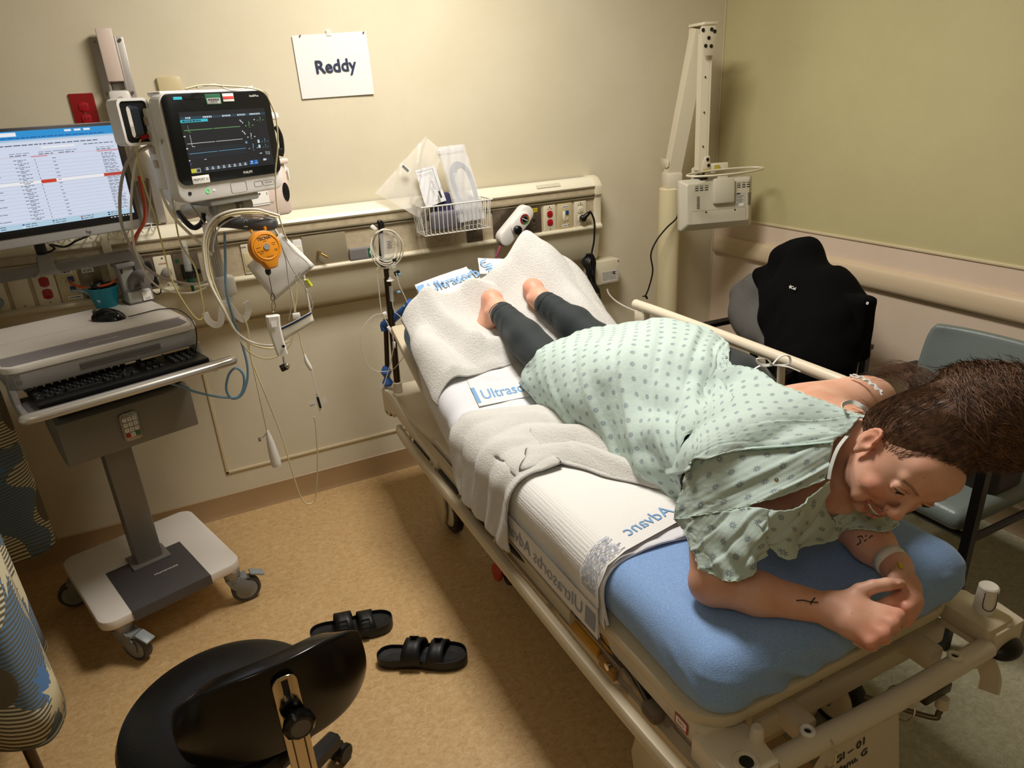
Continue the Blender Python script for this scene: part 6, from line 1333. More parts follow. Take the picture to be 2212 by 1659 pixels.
# neck
NB = V((1.13, .90, .955)); B.cap(NB, h(0, -.03, -.035), .064, .055, k=.03); B.cap((1.13, .90, .93), h(0, -.07, -.005), .05, .045, k=.02)
# legs
LR = [(1.08, 1.50, .80), (1.01, 1.82, .79), (.99, 1.98, .86), (.965, 2.13, .935)]; LL = [(1.25, 1.50, .82), (1.24, 1.84, .80), (1.19, 2.0, .87), (1.135, 2.14, .945)]
for Lg in (LR, LL): B.chain(Lg, [.075, .05, .05, .034], k=.02)
# feet: heel up, toes pressed into the towel
for A, s in ((V(LR[3]), -1), (V(LL[3]), 1)):
    hl = A + V((.0, .055, .028)); bl_ = A + V((-.03 if s < 0 else .02, .055, -.075)); toe = bl_ + V((-.01 * -s, .0, -.05))
    B.cap(A, hl, .033, .029, k=.02); B.ell(hl, (.029, .033, .03), k=.015); B.cap(hl + V((0, -.012, 0)), bl_, .028, .030, k=.02, fl=((1, 0, 0), 1.25)); B.cap(A, bl_ + V((0, -.012, .01)), .03, .028, k=.02); B.cap(bl_, toe, .03, .02, k=.015, fl=((0, 1, 0), .7))
    for q in range(5): o_ = V(((q - 2) * .016, 0, 0)); B.cap(toe + o_ * .9, toe + o_ + V((0, .005, -.022)), .009, .0075, k=.004)
    B.ell(A + V((.034 * s, .01, -.006)), (.011, .013, .013), k=.012); B.ell(A + V((-.034 * s, .012, .0)), (.010, .013, .013), k=.012)
# arms
SR = V((.87, .93, .92)); ER = Zp(1548, 1262, .738); WR = Zp(1806, 1319, .722)
B.cap(SR, ER + V((0, .01, .02)), .055, .044, k=.03); B.ell(ER + V((-.010, .010, -.006)), (.036, .036, .030), k=.02)
FM = ER.lerp(WR, .35); B.cap(ER, FM, .041, .0385, k=.02); B.cap(FM, WR, .0385, .0265, k=.02)
B.cap(Dp(1655, 1070, 1.41), Dp(1800, 1065, 1.42), .058, .05, k=.04)
NLA = len(B.p); SL = V((1.34, .945, .94)); EL = Dp(1846, 1136, 1.47); WL = Zp(1934, 1222, .742)
B.cap(SL, EL + V((0, 0, .02)), .053, .045, k=.03); FL_ = EL.lerp(WL, .45); B.cap(EL, FL_, .046, .040, k=.02); B.cap(FL_, WL, .040, .0265, k=.02); BA = Blob(); BA.p = B.p[NLA:]
# near hand (back of the hand up, fingers curled under)
kH = .009
def fin(P, R, k=.005):
    P = [Zp(*p) for p in P]; B.chain(P, R, k=k)
MC = [(1938, 1330, .742), (1925, 1348, .738), (1906, 1370, .729), (1880, 1386, .719)]; MR = [.0135, .0140, .0135, .0120]
for q, (m_, r_) in enumerate(zip(MC, MR)):
    B.cap(WR, Zp(1850 - 4 * q, 1314 + 12 * q, .734 - .004 * q), .024, .021, k=.02); B.cap(Zp(1850 - 4 * q, 1314 + 12 * q, .734 - .004 * q), Zp(*m_), .021, r_, k=.012)
    fin([m_, (m_[0] + 3, m_[1] + 8, m_[2] - .024), (m_[0] - 14, m_[1] + 4, m_[2] - .034), (m_[0] - 30, m_[1] - 2, m_[2] - .032)], [r_ * .95, r_ * .88, r_ * .8, r_ * .72], k=.004)
fin([(1834, 1300, .738), (1858, 1278, .756)], [.020, .0150], k=.012); fin([(1858, 1278, .756), (1886, 1267, .768), (1916, 1262, .773), (1946, 1261, .770)], [.0150, .0122, .0115, .0088], k=.003)
B.ell(Zp(1942, 1259, .778), (.0065, .005, .003), k=.001)
# far hand, knuckles to the right, fingers reaching into the near one
B.cap(WL, Zp(1955, 1268, .742), .026, .027, k=.02); B.cap(Zp(1955, 1262, .744), Zp(1968, 1296, .738), .022, .021, k=kH); B.cap(Zp(1948, 1265, .735), Zp(1960, 1305, .727), .022, .020, k=kH)
fin([(1968, 1288, .742), (1948, 1292, .744), (1922, 1300, .742), (1900, 1308, .736)], [.0140, .0116, .0106, .009]); fin([(1974, 1300, .738), (1958, 1312, .740), (1940, 1312, .730)], [.0135, .0122, .0105])
fin([(1972, 1316, .728), (1962, 1330, .724), (1950, 1332, .714)], [.0130, .0118, .0105]); fin([(1964, 1328, .716), (1955, 1342, .710), (1945, 1342, .704)], [.0120, .0108, .0095])
fin([(1945, 1238, .755), (1934, 1250, .764), (1922, 1262, .760)], [.0150, .0120, .0095])
# head
EYE = []
def hc(a, b, ra, rb=None, **k): B.cap(h(*a), h(*b), ra, rb, **k)
def he(c, r, rot=None, **k): B.ell(h(*c), r, M=(HMx @ rot if rot is not None else HMx), **k)
he((0, .035, -.012), (.073, .083, .092), k=.02); he((0, -.005, .028), (.061, .088, .058), k=.02); he((0, -.055, .030), (.050, .048, .048), k=.02); he((0, -.099, .062), (.017, .013, .016), k=.018); he((0, .06, .055), (.052, .035, .032), k=.02)
for s in (-1, 1):
    he((s * .039, -.030, .062), (.021, .018, .018), k=.014); hc((s * .012, .036, .083), (s * .040, .036, .069), .010, .009, k=.012); he((s * .033, .016, .094), (.017, .0095, .012), k=.008, op='-')
    he((s * .032, .0150, .0755), (.0155, .0110, .0122), k=.004); hc((s * .023, .0035, .087), (s * .043, .0055, .077), .0030, k=.006); EYE.append(s)
    hc((s * .0085, -.030, .101), (s * .0125, -.031, .096), .0075, .0075, k=.006); he((s * .0065, -.0375, .103), (.0036, .003, .005), k=.003, op='-')
    hc((s * .019, -.034, .0945), (s * .036, -.060, .080), .0026, .0022, k=.006, op='-'); he((s * .0395, -.066, .069), (.013, .016, .012), k=.012); he((s * .050, -.055, .028), (.012, .03, .03), k=.02)
    # ear
    ex = s * .0735
    he((ex + s * .0035, -.006, -.008), (.0075, .029, .0165), Matrix.Rotation(-.25, 4, 'X') @ Matrix.Rotation(-.3 * s, 4, 'Y'), k=.006); he((ex + s * .0125, -.004, -.002), (.0075, .0165, .0095), k=.003, op='-')
    for k_ in range(9):
        a0, a1 = R_(-70 + k_ * 26), R_(-70 + (k_ + 1) * 26); p0 = (ex + s * .008, -.002 + .0265 * math.sin(a0), -.010 - .0145 * math.cos(a0) * -1 * -1); p1 = (ex + s * .008, -.002 + .0265 * math.sin(a1), -.010 - .0145 * math.cos(a1) * -1 * -1)
        hc(p0, p1, .0034, k=.003)
    he((ex + s * .002, -.034, -.001), (.0055, .009, .007), k=.006); he((ex + s * .004, -.008, .008), (.004, .006, .004), k=.004)
for s in EYE: hc((s * .0235, .0108, .090), (s * .0410, .0108, .085), .0021, .0017, k=.001, op='-')
hc((0, .026, .0835), (0, -.018, .104), .0065, .0085, k=.012); he((0, -.025, .106), (.0115, .0095, .0095), k=.008); hc((0, -.034, .1), (0, -.049, .0925), .0035, k=.008)
# open smiling mouth
MU = [(-.0315, -.0525, .0790), (-.016, -.0540, .0905), (-.004, -.0525, .0958), (0, -.0535, .096), (.004, -.0525, .0958), (.016, -.0540, .0905), (.0315, -.0525, .0790)]
ML = [(-.0315, -.0525, .0790), (-.021, -.0685, .0865), (-.008, -.0760, .0915), (.008, -.0760, .0915), (.021, -.0685, .0865), (.0315, -.0525, .0790)]
he((0, -.0630, .094), (.0265, .0105, .020), k=.003, op='-')
for P, r in ((MU, .0026), (ML, .0036)):
    for a, b_ in zip(P, P[1:]): hc(a, b_, r * (1 if abs(a[0]) < .02 else .65), r * (1 if abs(b_[0]) < .02 else .65), k=.003)
hI = HMx.inverted(); HI = np.array([[hI[i][j] for j in range(4)] for i in range(3)])
def hl_(P): return P @ HI[:, :3].T + HI[:, 3]
def segd(P, a, b):
    a = np.array(a, 'f8'); b = np.array(b, 'f8'); ab = b - a; t = np.clip((P - a) @ ab / (ab @ ab), 0, 1); return np.linalg.norm(P - a - t[:, None] * ab, axis=1)
def a_lip(P):
    Q = hl_(P); d = np.full(len(P), 1.0)
    for L in (MU, ML):
        for a, b in zip(L, L[1:]): d = np.minimum(d, segd(Q, a, b))
    return np.clip(1 - (d - .0030) / .0018, 0, 1)
def gs(P, c, r): return np.exp(-((P - np.array(c)) ** 2).sum(1) / r ** 2)
def a_blush(P):
    Q = hl_(P); v = sum(gs(Q, (s * .042, -.028, .07), .022) for s in (-1, 1)) + .7 * gs(Q, (0, -.026, .11), .014) + .5 * sum(gs(Q, (s * .08, 0, -.008), .03) for s in (-1, 1))
    for A in (LR[3], LL[3]): v = v + .9 * gs(P, V(A) + V((0, .06, .03)), .045)
    for p in ((1938, 1325, .745), (1925, 1352, .735), (1905, 1376, .725), (1878, 1390, .715), (1950, 1290, .755), (1960, 1330, .725), (1540, 1275, .73)): v = v + .5 * gs(P, Zp(*p), .022)
    return np.clip(v, 0, 1)
def a_dark(P):
    Q = hl_(P); v = np.zeros(len(P))
    for L in ([(-.046, .033, .076), (-.034, .0375, .086), (-.018, .0345, .092)], [(.046, .033, .076), (.034, .0375, .086), (.018, .0345, .092)]):
        for a, b in zip(L, L[1:]): v = np.maximum(v, np.clip(1 - (segd(Q, a, b) - .0012) / .0035, 0, 1) * .75)
    return v
pos, qd = B.mesh(.0026)
m_skin, nt, b_ = newmat('skin'); L_ = nt.links; b_.inputs['Roughness'].default_value = .48; b_.inputs['Subsurface Weight'].default_value = .25; b_.inputs['Subsurface Radius'].default_value = (.01, .004, .002); b_.inputs['Subsurface Scale'].default_value = 1; b_.inputs['Specular IOR Level'].default_value = .4
tc = N(nt, 'ShaderNodeTexCoord'); n1 = N(nt, 'ShaderNodeTexNoise', i_Scale=16, i_Detail=4); L_.new(tc.outputs['Object'], n1.inputs['Vector'])
rp = N(nt, 'ShaderNodeValToRGB'); rp.color_ramp.elements[0].color = lin('d39c80'); rp.color_ramp.elements[1].color = lin('e0b097'); rp.color_ramp.elements[0].position = .35; rp.color_ramp.elements[1].position = .65; L_.new(n1.outputs[0], rp.inputs[0])
prev = rp.outputs[0]
vo = N(nt, 'ShaderNodeTexVoronoi', i_Scale=75); L_.new(tc.outputs['Object'], vo.inputs['Vector']); vr = N(nt, 'ShaderNodeMapRange'); vr.inputs[1].default_value = .07; vr.inputs[2].default_value = .13; vr.inputs[3].default_value = .5; vr.inputs[4].default_value = 0; L_.new(vo.outputs['Distance'], vr.inputs[0])
n3 = N(nt, 'ShaderNodeTexNoise', i_Scale=30); L_.new(tc.outputs['Object'], n3.inputs['Vector']); mm = N(nt, 'ShaderNodeMath', operation='GREATER_THAN'); mm.inputs[1].default_value = .55; L_.new(n3.outputs[0], mm.inputs[0]); m2 = N(nt, 'ShaderNodeMath', operation='MULTIPLY'); L_.new(vr.outputs[0], m2.inputs[0]); L_.new(mm.outputs[0], m2.inputs[1])
for fac, colr in ((m2.outputs[0], '8a5238'), ('blush', 'cc6650'), ('lip', 'b4665e'), ('brow', '4a2f22')):
    mx = N(nt, 'ShaderNodeMix', data_type='RGBA'); mx.inputs[7].default_value = lin(colr); L_.new(prev, mx.inputs[6])
    if isinstance(fac, str):
        at_ = N(nt, 'ShaderNodeAttribute', attribute_name=fac); ml = N(nt, 'ShaderNodeMath', operation='MULTIPLY'); ml.inputs[1].default_value = .55 if fac == 'blush' else .9; L_.new(at_.outputs['Fac'], ml.inputs[0]); fac = ml.outputs[0]
    L_.new(fac, mx.inputs[0]); prev = mx.outputs[2]
L_.new(prev, b_.inputs['Base Color'])
n4 = N(nt, 'ShaderNodeTexNoise', i_Scale=420, i_Detail=2); L_.new(tc.outputs['Object'], n4.inputs['Vector']); bp = N(nt, 'ShaderNodeBump', i_Strength=.12, i_Distance=.001); L_.new(n4.outputs[0], bp.inputs['Height']); L_.new(bp.outputs[0], b_.inputs['Normal'])
np_mesh('body', pos, qd, m_skin, per, relax=1, attr={'lip': a_lip, 'blush': a_blush, 'brow': a_dark})
def ht(name, pts, r, m, **k): b = MB(); b.tube([h(*p) for p in pts], r, n=k.pop('n', 8), **k); return b.build(name, m, per)
for s in (-1, 1):
    b = MB(); b.ball(h(s * .032, .0125, .0745), .0122, n=24, m=16); ey = b.build('eye', mat('eye_white', 'd8cfc4', .2), per)
    b = MB(frame(h(s * .031, .0115, .0746), HX, z=(HZ - HY * .25 - HX * .1 * s))); b.lathe([(0, .0128), (.0035, .0127), (.0056, .0113), (.0054, .0108)], n=20); b.build('iris', mat('iris_brown', '2a1a10', .15), ey)
# teeth, lashes, stud, tattoos, bracelets
b = MB(); b.tube([h(*p) for p in ((-.023, -.0590, .0785), (-.012, -.0600, .0865), (0, -.0605, .0895), (.012, -.0600, .0865), (.023, -.0590, .0785))], 1, sec=[(-.0050, -.0012), (-.0050, .0018), (.0050, .0018), (.0050, -.0012)], up=HZ); b.build('teeth', mat('teeth', 'e8dccb', .25), per)
m_lash = mat('lash_brown', '1d1411', .5)
for s in (-1, 1): ht('eyelashes', [(s * .0205, .0122, .0862), (s * .026, .0135, .0880), (s * .033, .0138, .0876), (s * .040, .0130, .0852), (s * .0460, .0118, .0810)], lambda u: .0004 + .0009 * math.sin(PI * u), m_lash)
for s in (-1, 1): ht('eyelid_crease', [(s * .019, .022, .0875), (s * .027, .0245, .0895), (s * .036, .0245, .0875), (s * .046, .019, .0815)], lambda u: .0002 + .0006 * math.sin(PI * u), mat('crease_brown', '8a5240', .6))
b = MB(); b.ball(h(-.0165, -.028, .1015), .0016, n=10, m=8); b.build('nose_stud', mat('gold', 'c99b4a', .2, metal=1), per)
def surf(px, py, lift=.0012, maxr=.02):
    """nearest body vertex seen at a pixel"""
    r = (FW + RT * ((px - 1106) / F_PX) - UPV * ((py - 829.5) / F_PX)).normalized(); r = np.array(r); d = pos - np.array(CAM); t = d @ r; off = np.linalg.norm(d - t[:, None] * r, axis=1); m = off < .004
    if not m.any(): m = off < maxr
    i = np.where(m)[0][t[m].argmin()]; return V(pos[i]) - V(r) * lift
b = MB(); b.tube([surf(x, y) for x, y in ((1725, 1297), (1740, 1297), (1755, 1298), (1771, 1298))], .0011, n=5); b.tube([surf(x, y) for x, y in ((1761, 1288), (1758, 1298), (1755, 1308))], .0011, n=5); b.build('cross_tattoo', m_lash, per)
b = MB()
for P in (((1847, 1176), (1855, 1171), (1853, 1165)), ((1862, 1170), (1868, 1163)), ((1848, 1160), (1856, 1156), (1862, 1160)), ((1866, 1156), (1872, 1152)), ((1876, 1160), (1880, 1154), (1887, 1155))): b.tube([surf(x, y) for x, y in P], .0010, n=5)
b.build('lettered_tattoo', m_lash, per)
wb = WL + (WL - EL).normalized() * -.012; wd = (WL - EL).normalized(); F = frame(wb, wd.orthogonal(), z=wd)
b = MB(F); b.sheet([[(.0318 * math.cos(a), .0318 * math.sin(a), z) for a in [2 * PI * k / 40 for k in range(40)]] for z in (-.011, .011)], closed=True); wbo = b.build('wristband', mat('band_white', 'e6e3da', .4), per, smooth=60, solid=.0006)
q_ = surf(1948, 1217, .001); b = MB(); b.sheet([[surf(1936 + 4 * i, 1208 + 2 * i + 9 * j, .004 - .0 * i) for j in (0, 1)] for i in range(5)]); b.build('yellow_tab', mat('band_yellow', 'dcc21f', .4), wbo, solid=.0006)
AR = V(LR[3]); ad = (AR - V(LR[2])).normalized()
for k_, (rr, tl_, mm_) in enumerate(((.038, .25, mat('bead_brown', '7a5a42', .5)), (.041, -.15, mat('anklet_black', '1f1a18', .4)))):
    F = frame(AR - ad * .012 + V((0, 0, 0)), V((1, .0, tl_)), z=ad + V((0, 0, tl_ * .6))); b = MB(F); b.tube([(rr * math.cos(a), rr * math.sin(a), 0) for a in [2 * PI * j / 24 for j in range(24)]], .0014, n=6, closed=True, res=2); b.build('anklet', mm_, per)
# leggings
P_ = Blob(); P_.ell((1.16, 1.46, .805), (.182, .16, .108), k=.04); P_.ell((1.07, 1.50, .865), (.108, .125, .09), k=.04); P_.ell((1.26, 1.49, .875), (.112, .13, .092), k=.04); P_.ell((1.23, 1.36, .845), (.15, .12, .085), k=.04); P_.ell((1.275, 1.34, .865), (.115, .14, .088), k=.04)
P_.chain([(1.08, 1.50, .81), (1.01, 1.80, .795), (.99, 1.98, .865), (.968, 2.105, .925)], [.105, .068, .062, .043], k=.02); P_.chain([(1.25, 1.50, .83), (1.24, 1.83, .81), (1.19, 2.0, .875), (1.142, 2.11, .932)], [.105, .066, .060, .043], k=.02)
WP1 = waves(9, 8, 30, 90)
pp, qq = P_.mesh(.006, disp=lambda P: .0016 * WP1(P) + .001 * np.sin(P[..., 1] * 210) * (P[..., 1] > 2.02) * (P[..., 1] < 2.1))
m_leg = mat('black_leggings', '1c2426', .75, bump=.3, bsc=600, sheen=.15); lg = np_mesh('leggings', pp, qq, m_leg, per, relax=1)
for L in ([(.968, 2.105, .925), (.99, 1.98, .865), (1.01, 1.80, .80)], [(1.142, 2.11, .932), (1.19, 2.0, .875), (1.24, 1.83, .81)]):
    d = (V(L[0]) - V(L[1])).normalized(); F = frame(V(L[0]) - d * .0, d.orthogonal(), z=d); b = MB(F); b.tube([(.0425 * math.cos(a), .0425 * math.sin(a), 0) for a in [2 * PI * j / 24 for j in range(24)]], .003, n=6, closed=True, res=2); b.build('leg_hem', m_leg, lg)
# ---- gown
def gridup(C, nu, nv):
    C = [[V(p) for p in r] for r in C]; rows = [catmull(r, nv) for r in C]; T = list(zip(*rows)); cols = [catmull(list(c), nu) for c in T]; return [list(r) for r in zip(*cols)]
m_gown, nt, b_ = newmat('green_patterned_cotton'); L_ = nt.links; b_.inputs['Roughness'].default_value = .85; b_.inputs['Specular IOR Level'].default_value = .15
uv = N(nt, 'ShaderNodeUVMap'); sp = N(nt, 'ShaderNodeSeparateXYZ'); L_.new(uv.outputs[0], sp.inputs[0])
def MT(op, a, b=None, c=None):
    n = N(nt, 'ShaderNodeMath', operation=op)
    for i, v in enumerate((a, b, c)):
        if v is None: continue
        if isinstance(v, (int, float)): n.inputs[i].default_value = v
        else: L_.new(v, n.inputs[i])
    return n.outputs[0]
SP = .046
gu = MT('DIVIDE', sp.outputs[0], SP); gv = MT('DIVIDE', sp.outputs[1], SP * .62); row = MT('FLOOR', gv); odd = MT('MULTIPLY', MT('MODULO', MT('ABSOLUTE', row), 2), .5)
fu = MT('SUBTRACT', MT('FRACT', MT('ADD', gu, odd)), .5); fv = MT('MULTIPLY', MT('SUBTRACT', MT('FRACT', gv), .5), .62)
rr_ = MT('SQRT', MT('ADD', MT('MULTIPLY', fu, fu), MT('MULTIPLY', fv, fv))); an = MT('ARCTAN2', fv, fu)
pet = MT('MULTIPLY', MT('ADD', MT('COSINE', MT('MULTIPLY', an, 8)), 1), .5); edge = MT('ADD', MT('MULTIPLY', pet, .075), .095); ins = MT('LESS_THAN', rr_, edge); ring = MT('GREATER_THAN', MT('SINE', MT('MULTIPLY', rr_, 125)), -.35); core = MT('LESS_THAN', rr_, .035)
mot = MT('MULTIPLY', MT('MULTIPLY', ins, ring), MT('SUBTRACT', 1, MT('MULTIPLY', core, .7)))
st_ = MT('GREATER_THAN', MT('SINE', MT('MULTIPLY', MT('ADD', sp.outputs[0], MT('MULTIPLY', sp.outputs[1], .9)), 2200)), .15)
m1 = N(nt, 'ShaderNodeMix', data_type='RGBA'); m1.inputs[6].default_value = lin('c3d1ca'); m1.inputs[7].default_value = lin('9db7ab'); L_.new(MT('MULTIPLY', st_, .6), m1.inputs[0])
m2_ = N(nt, 'ShaderNodeMix', data_type='RGBA'); L_.new(m1.outputs[2], m2_.inputs[6]); m2_.inputs[7].default_value = lin('3c4867'); L_.new(MT('MULTIPLY', mot, .85), m2_.inputs[0]); L_.new(m2_.outputs[2], b_.inputs['Base Color'])
tc = N(nt, 'ShaderNodeTexCoord'); nn = N(nt, 'ShaderNodeTexNoise', i_Scale=45, i_Detail=4); L_.new(tc.outputs['Object'], nn.inputs['Vector']); bp = N(nt, 'ShaderNodeBump', i_Strength=.35, i_Distance=.006); L_.new(nn.outputs[0], bp.inputs['Height']); L_.new(bp.outputs[0], b_.inputs['Normal'])
GV, GF, GU, GR = [], [], [], []
def gsheet(C, nu, nv, fold=None, off=(0, 0), edge=''):
    G = gridup(C, nu, nv); R = len(G); Cn = len(G[0]); mid = G[R // 2]; lu = [0]; 
    for a, b2 in zip(mid, mid[1:]): lu.append(lu[-1] + (b2 - a).length)
    mc = [r[Cn // 2] for r in G]; lv = [0]
    for a, b2 in zip(mc, mc[1:]): lv.append(lv[-1] + (b2 - a).length)
    base = len(GV); P = []
    for i in range(R):
        for j in range(Cn):
            p = G[i][j]
            if fold:
                t1 = G[min(i + 1, R - 1)][j] - G[max(i - 1, 0)][j]; t2 = G[i][min(j + 1, Cn - 1)] - G[i][max(j - 1, 0)]; n = t1.cross(t2)
                n = n.normalized() if n.length > 1e-9 else V((0, 0, 1))
                if n.dot(CAM - p) < 0: n = -n
                p = p + n * fold(i / (R - 1), j / (Cn - 1), p)
            GV.append(p); GU.append((off[0] + lu[j], off[1] + lv[i]))
    for i in range(R - 1):
        for j in range(Cn - 1): a = base + i * Cn + j; GF.append((a, a + 1, a + Cn + 1, a + Cn))
    for e in edge:
        ids = {'t': [base + j for j in range(Cn)], 'b': [base + (R - 1) * Cn + j for j in range(Cn)], 'l': [base + i * Cn for i in range(R)], 'r': [base + i * Cn + Cn - 1 for i in range(R)]}[e]; GR.append([GV[k] for k in ids])
    return G
# skirt over hips and thighs: rows from hem to waist, columns from the near edge over the top to the far side
SK = [[(.95, 1.90, .715), (.945, 1.89, .76), (.965, 1.895, .82), (1.02, 1.88, .872), (1.10, 1.86, .893), (1.19, 1.86, .895), (1.28, 1.85, .885), (1.35, 1.83, .85), (1.37, 1.82, .76)],
      [(.925, 1.77, .705), (.93, 1.77, .78), (.965, 1.765, .86), (1.03, 1.76, .91), (1.12, 1.75, .92), (1.21, 1.75, .93), (1.30, 1.74, .93), (1.375, 1.72, .89), (1.385, 1.72, .76)],
      [(.925, 1.60, .702), (.93, 1.60, .80), (.965, 1.60, .885), (1.04, 1.595, .945), (1.13, 1.59, .965), (1.22, 1.59, .975), (1.31, 1.585, .97), (1.375, 1.58, .92), (1.39, 1.58, .76)],
      [(.93, 1.45, .702), (.935, 1.45, .80), (.97, 1.45, .885), (1.04, 1.45, .945), (1.13, 1.45, .965), (1.22, 1.45, .98), (1.31, 1.45, .97), (1.372, 1.45, .92), (1.385, 1.45, .78)],
      [(.935, 1.30, .702), (.94, 1.30, .78), (.97, 1.31, .85), (1.03, 1.325, .90), (1.11, 1.335, .93), (1.19, 1.34, .95), (1.25, 1.35, .95), (1.285, 1.36, .935), (1.29, 1.36, .91)],
      [(.94, 1.20, .702), (.935, 1.20, .77), (.96, 1.21, .83), (1.01, 1.225, .875), (1.09, 1.24, .895), (1.15, 1.25, .905), (1.20, 1.26, .91), (1.235, 1.27, .90), (1.24, 1.27, .88)],
      [(.945, 1.10, .702), (.93, 1.10, .77), (.94, 1.11, .83), (.98, 1.13, .875), (1.06, 1.15, .885), (1.12, 1.17, .895), (1.17, 1.19, .90), (1.20, 1.20, .89), (1.205, 1.20, .87)]]
def sfold(u, v, p):
    w_ = math.exp(-((u - .82) / .22) ** 2)
    d = .016 * w_ * abs(math.sin(v * 15 + u * 6 + 1.2 * math.sin(u * 13))) ** 1.5 - .008 * w_
    d += .007 * math.sin(v * 11 - u * 8 + 1.5 * math.sin(u * 5)) * (1 - v) + .006 * nz(u, v, 5, 3) + .004 * nz(u, v, 11, 8)
    d += .02 * math.exp(-((v - .12) / .09) ** 2) * (.5 + .5 * math.sin(u * 17 + 1)) * (1 - .4 * u)
    return d * 1.25
gsheet(SK, 16, 14, sfold, edge='tb')
BK = [[(1545, 800, 1.97), (1510, 850, 1.90), (1475, 905, 1.82), (1455, 955, 1.74), (1440, 1030, 1.66)],
      [(1585, 790, 1.86), (1555, 845, 1.79), (1520, 900, 1.72), (1497, 955, 1.64), (1484, 1020, 1.54)],
      [(1640, 800, 1.75), (1595, 850, 1.70), (1545, 905, 1.63), (1512, 958, 1.56), (1490, 1005, 1.47)],
      [(1700, 843, 1.64), (1655, 872, 1.59), (1600, 912, 1.53), (1545, 957, 1.46), (1503, 992, 1.41)],
      [(1780, 868, 1.52), (1740, 890, 1.48), (1680, 922, 1.43), (1610, 955, 1.39), (1548, 980, 1.365)],
      [(1845, 888, 1.43), (1815, 905, 1.41), (1760, 928, 1.375), (1690, 955, 1.345), (1625, 973, 1.335)],
      [(1868, 897, 1.395), (1852, 912, 1.375), (1828, 932, 1.35), (1808, 948, 1.335), (1790, 962, 1.325)]]
BK = [[Dp(*p) for p in r] for r in BK]
NB0 = len(GV)
gsheet(BK, 16, 14, lambda u, v, p: .006 * nz(u, v, 4, 1) + .009 * math.exp(-(u / .22) ** 2) * abs(math.sin(v * 9 + 4 * u)) + .003 * math.sin(v * 16 - u * 9), off=(.3, .7), edge='l')
NB1 = len(GV)
S1 = [[(1500, 990, 1.41), (1548, 980, 1.365), (1625, 973, 1.335), (1712, 966, 1.325), (1800, 955, 1.325)],
      [(1482, 1030, 1.405), (1545, 1022, 1.345), (1635, 1012, 1.31), (1720, 1002, 1.30), (1795, 985, 1.31)],
      [(1468, 1080, 1.39), (1535, 1068, 1.335), (1620, 1057, 1.30), (1705, 1042, 1.285), (1788, 1015, 1.30)],
      [(1456, 1120, 1.385), (1525, 1112, 1.33), (1612, 1094, 1.29), (1697, 1067, 1.275), (1782, 1036, 1.29)]]
gsheet([[Dp(*p) for p in r] for r in S1], 16, 16, lambda u, v, p: .004 * nz(u, v, 4, 5) + .006 * abs(math.sin(v * 8 + u * 3)) * u * (1 - v), off=(.1, .2), edge='tlb')
S2 = [[(1456, 1120, 1.385), (1490, 1118, 1.355), (1535, 1112, 1.325), (1575, 1104, 1.30), (1612, 1095, 1.285), (1660, 1100, 1.265)],
      [(1482, 1152, 1.37), (1508, 1155, 1.335), (1545, 1152, 1.30), (1585, 1150, 1.275), (1622, 1146, 1.26), (1660, 1142, 1.255)],
      [(1492, 1185, 1.355), (1516, 1198, 1.32), (1550, 1207, 1.285), (1590, 1206, 1.262), (1628, 1192, 1.252), (1655, 1172, 1.262)],
      [(1500, 1212, 1.34), (1525, 1234, 1.305), (1565, 1253, 1.27), (1605, 1251, 1.255), (1634, 1228, 1.255), (1650, 1196, 1.275)]]
gsheet([[Dp(*p) for p in r] for r in S2], 14, 12, lambda u, v, p: .004 * nz(u, v, 6, 2) + .006 * math.sin(v * 22 + 2 * math.sin(u * 5)) * u, off=(.55, .1), edge='bl')
S3 = [[(1614, 1097, 1.283), (1660, 1103, 1.268), (1712, 1100, 1.262), (1752, 1075, 1.275), (1792, 1040, 1.295)],
      [(1640, 1138, 1.262), (1675, 1140, 1.262), (1716, 1135, 1.275), (1752, 1120, 1.30), (1782, 1095, 1.32)],
      [(1650, 1165, 1.262), (1685, 1172, 1.27), (1725, 1165, 1.30), (1768, 1148, 1.335), (1808, 1132, 1.36)],
      [(1662, 1185, 1.27), (1698, 1205, 1.28), (1738, 1185, 1.315), (1790, 1165, 1.37), (1845, 1140, 1.41)]]
gsheet([[Dp(*p) for p in r] for r in S3], 14, 14, lambda u, v, p: .004 * nz(u, v, 5, 9) + .007 * math.sin(v * 14 + u * 4) * u, off=(.8, .4), edge='tbr')
NPUSH = len(GV)
S4 = [[(1800, 1118, 1.37), (1840, 1098, 1.41), (1880, 1095, 1.45), (1915, 1100, 1.47), (1936, 1112, 1.48)],
      [(1808, 1135, 1.38), (1850, 1122, 1.41), (1885, 1120, 1.43), (1918, 1122, 1.44), (1940, 1124, 1.455)],
      [(1805, 1150, 1.39), (1850, 1142, 1.405), (1888, 1146, 1.41), (1918, 1146, 1.42), (1942, 1134, 1.44)]]
gsheet([[Dp(*p) for p in r] for r in S4], 12, 12, lambda u, v, p: .003 * nz(u, v, 6, 4), off=(.2, .9), edge='b')
GA = np.array([tuple(p) for p in GV]); cam_ = np.array(CAM); dv = GA - cam_; dist = np.linalg.norm(dv, axis=1); dv /= dist[:, None]
def both(P): return np.minimum(B.sdf(P), P_.sdf(P))
hit = np.full(len(GA), 1e9)
for i in range(0, len(GA), 4000):
    D_ = dist[i:i + 4000]; ts = D_[:, None] + np.linspace(-.26, .012, 69)[None]; sd_ = both(cam_ + dv[i:i + 4000][:, None] * ts[..., None]); neg = sd_ < .004; f_ = neg.argmax(1); hit[i:i + 4000] = np.where(neg.any(1), ts[np.arange(len(ts)), f_] - .004, 1e9)
hit[NPUSH:] = 1e9
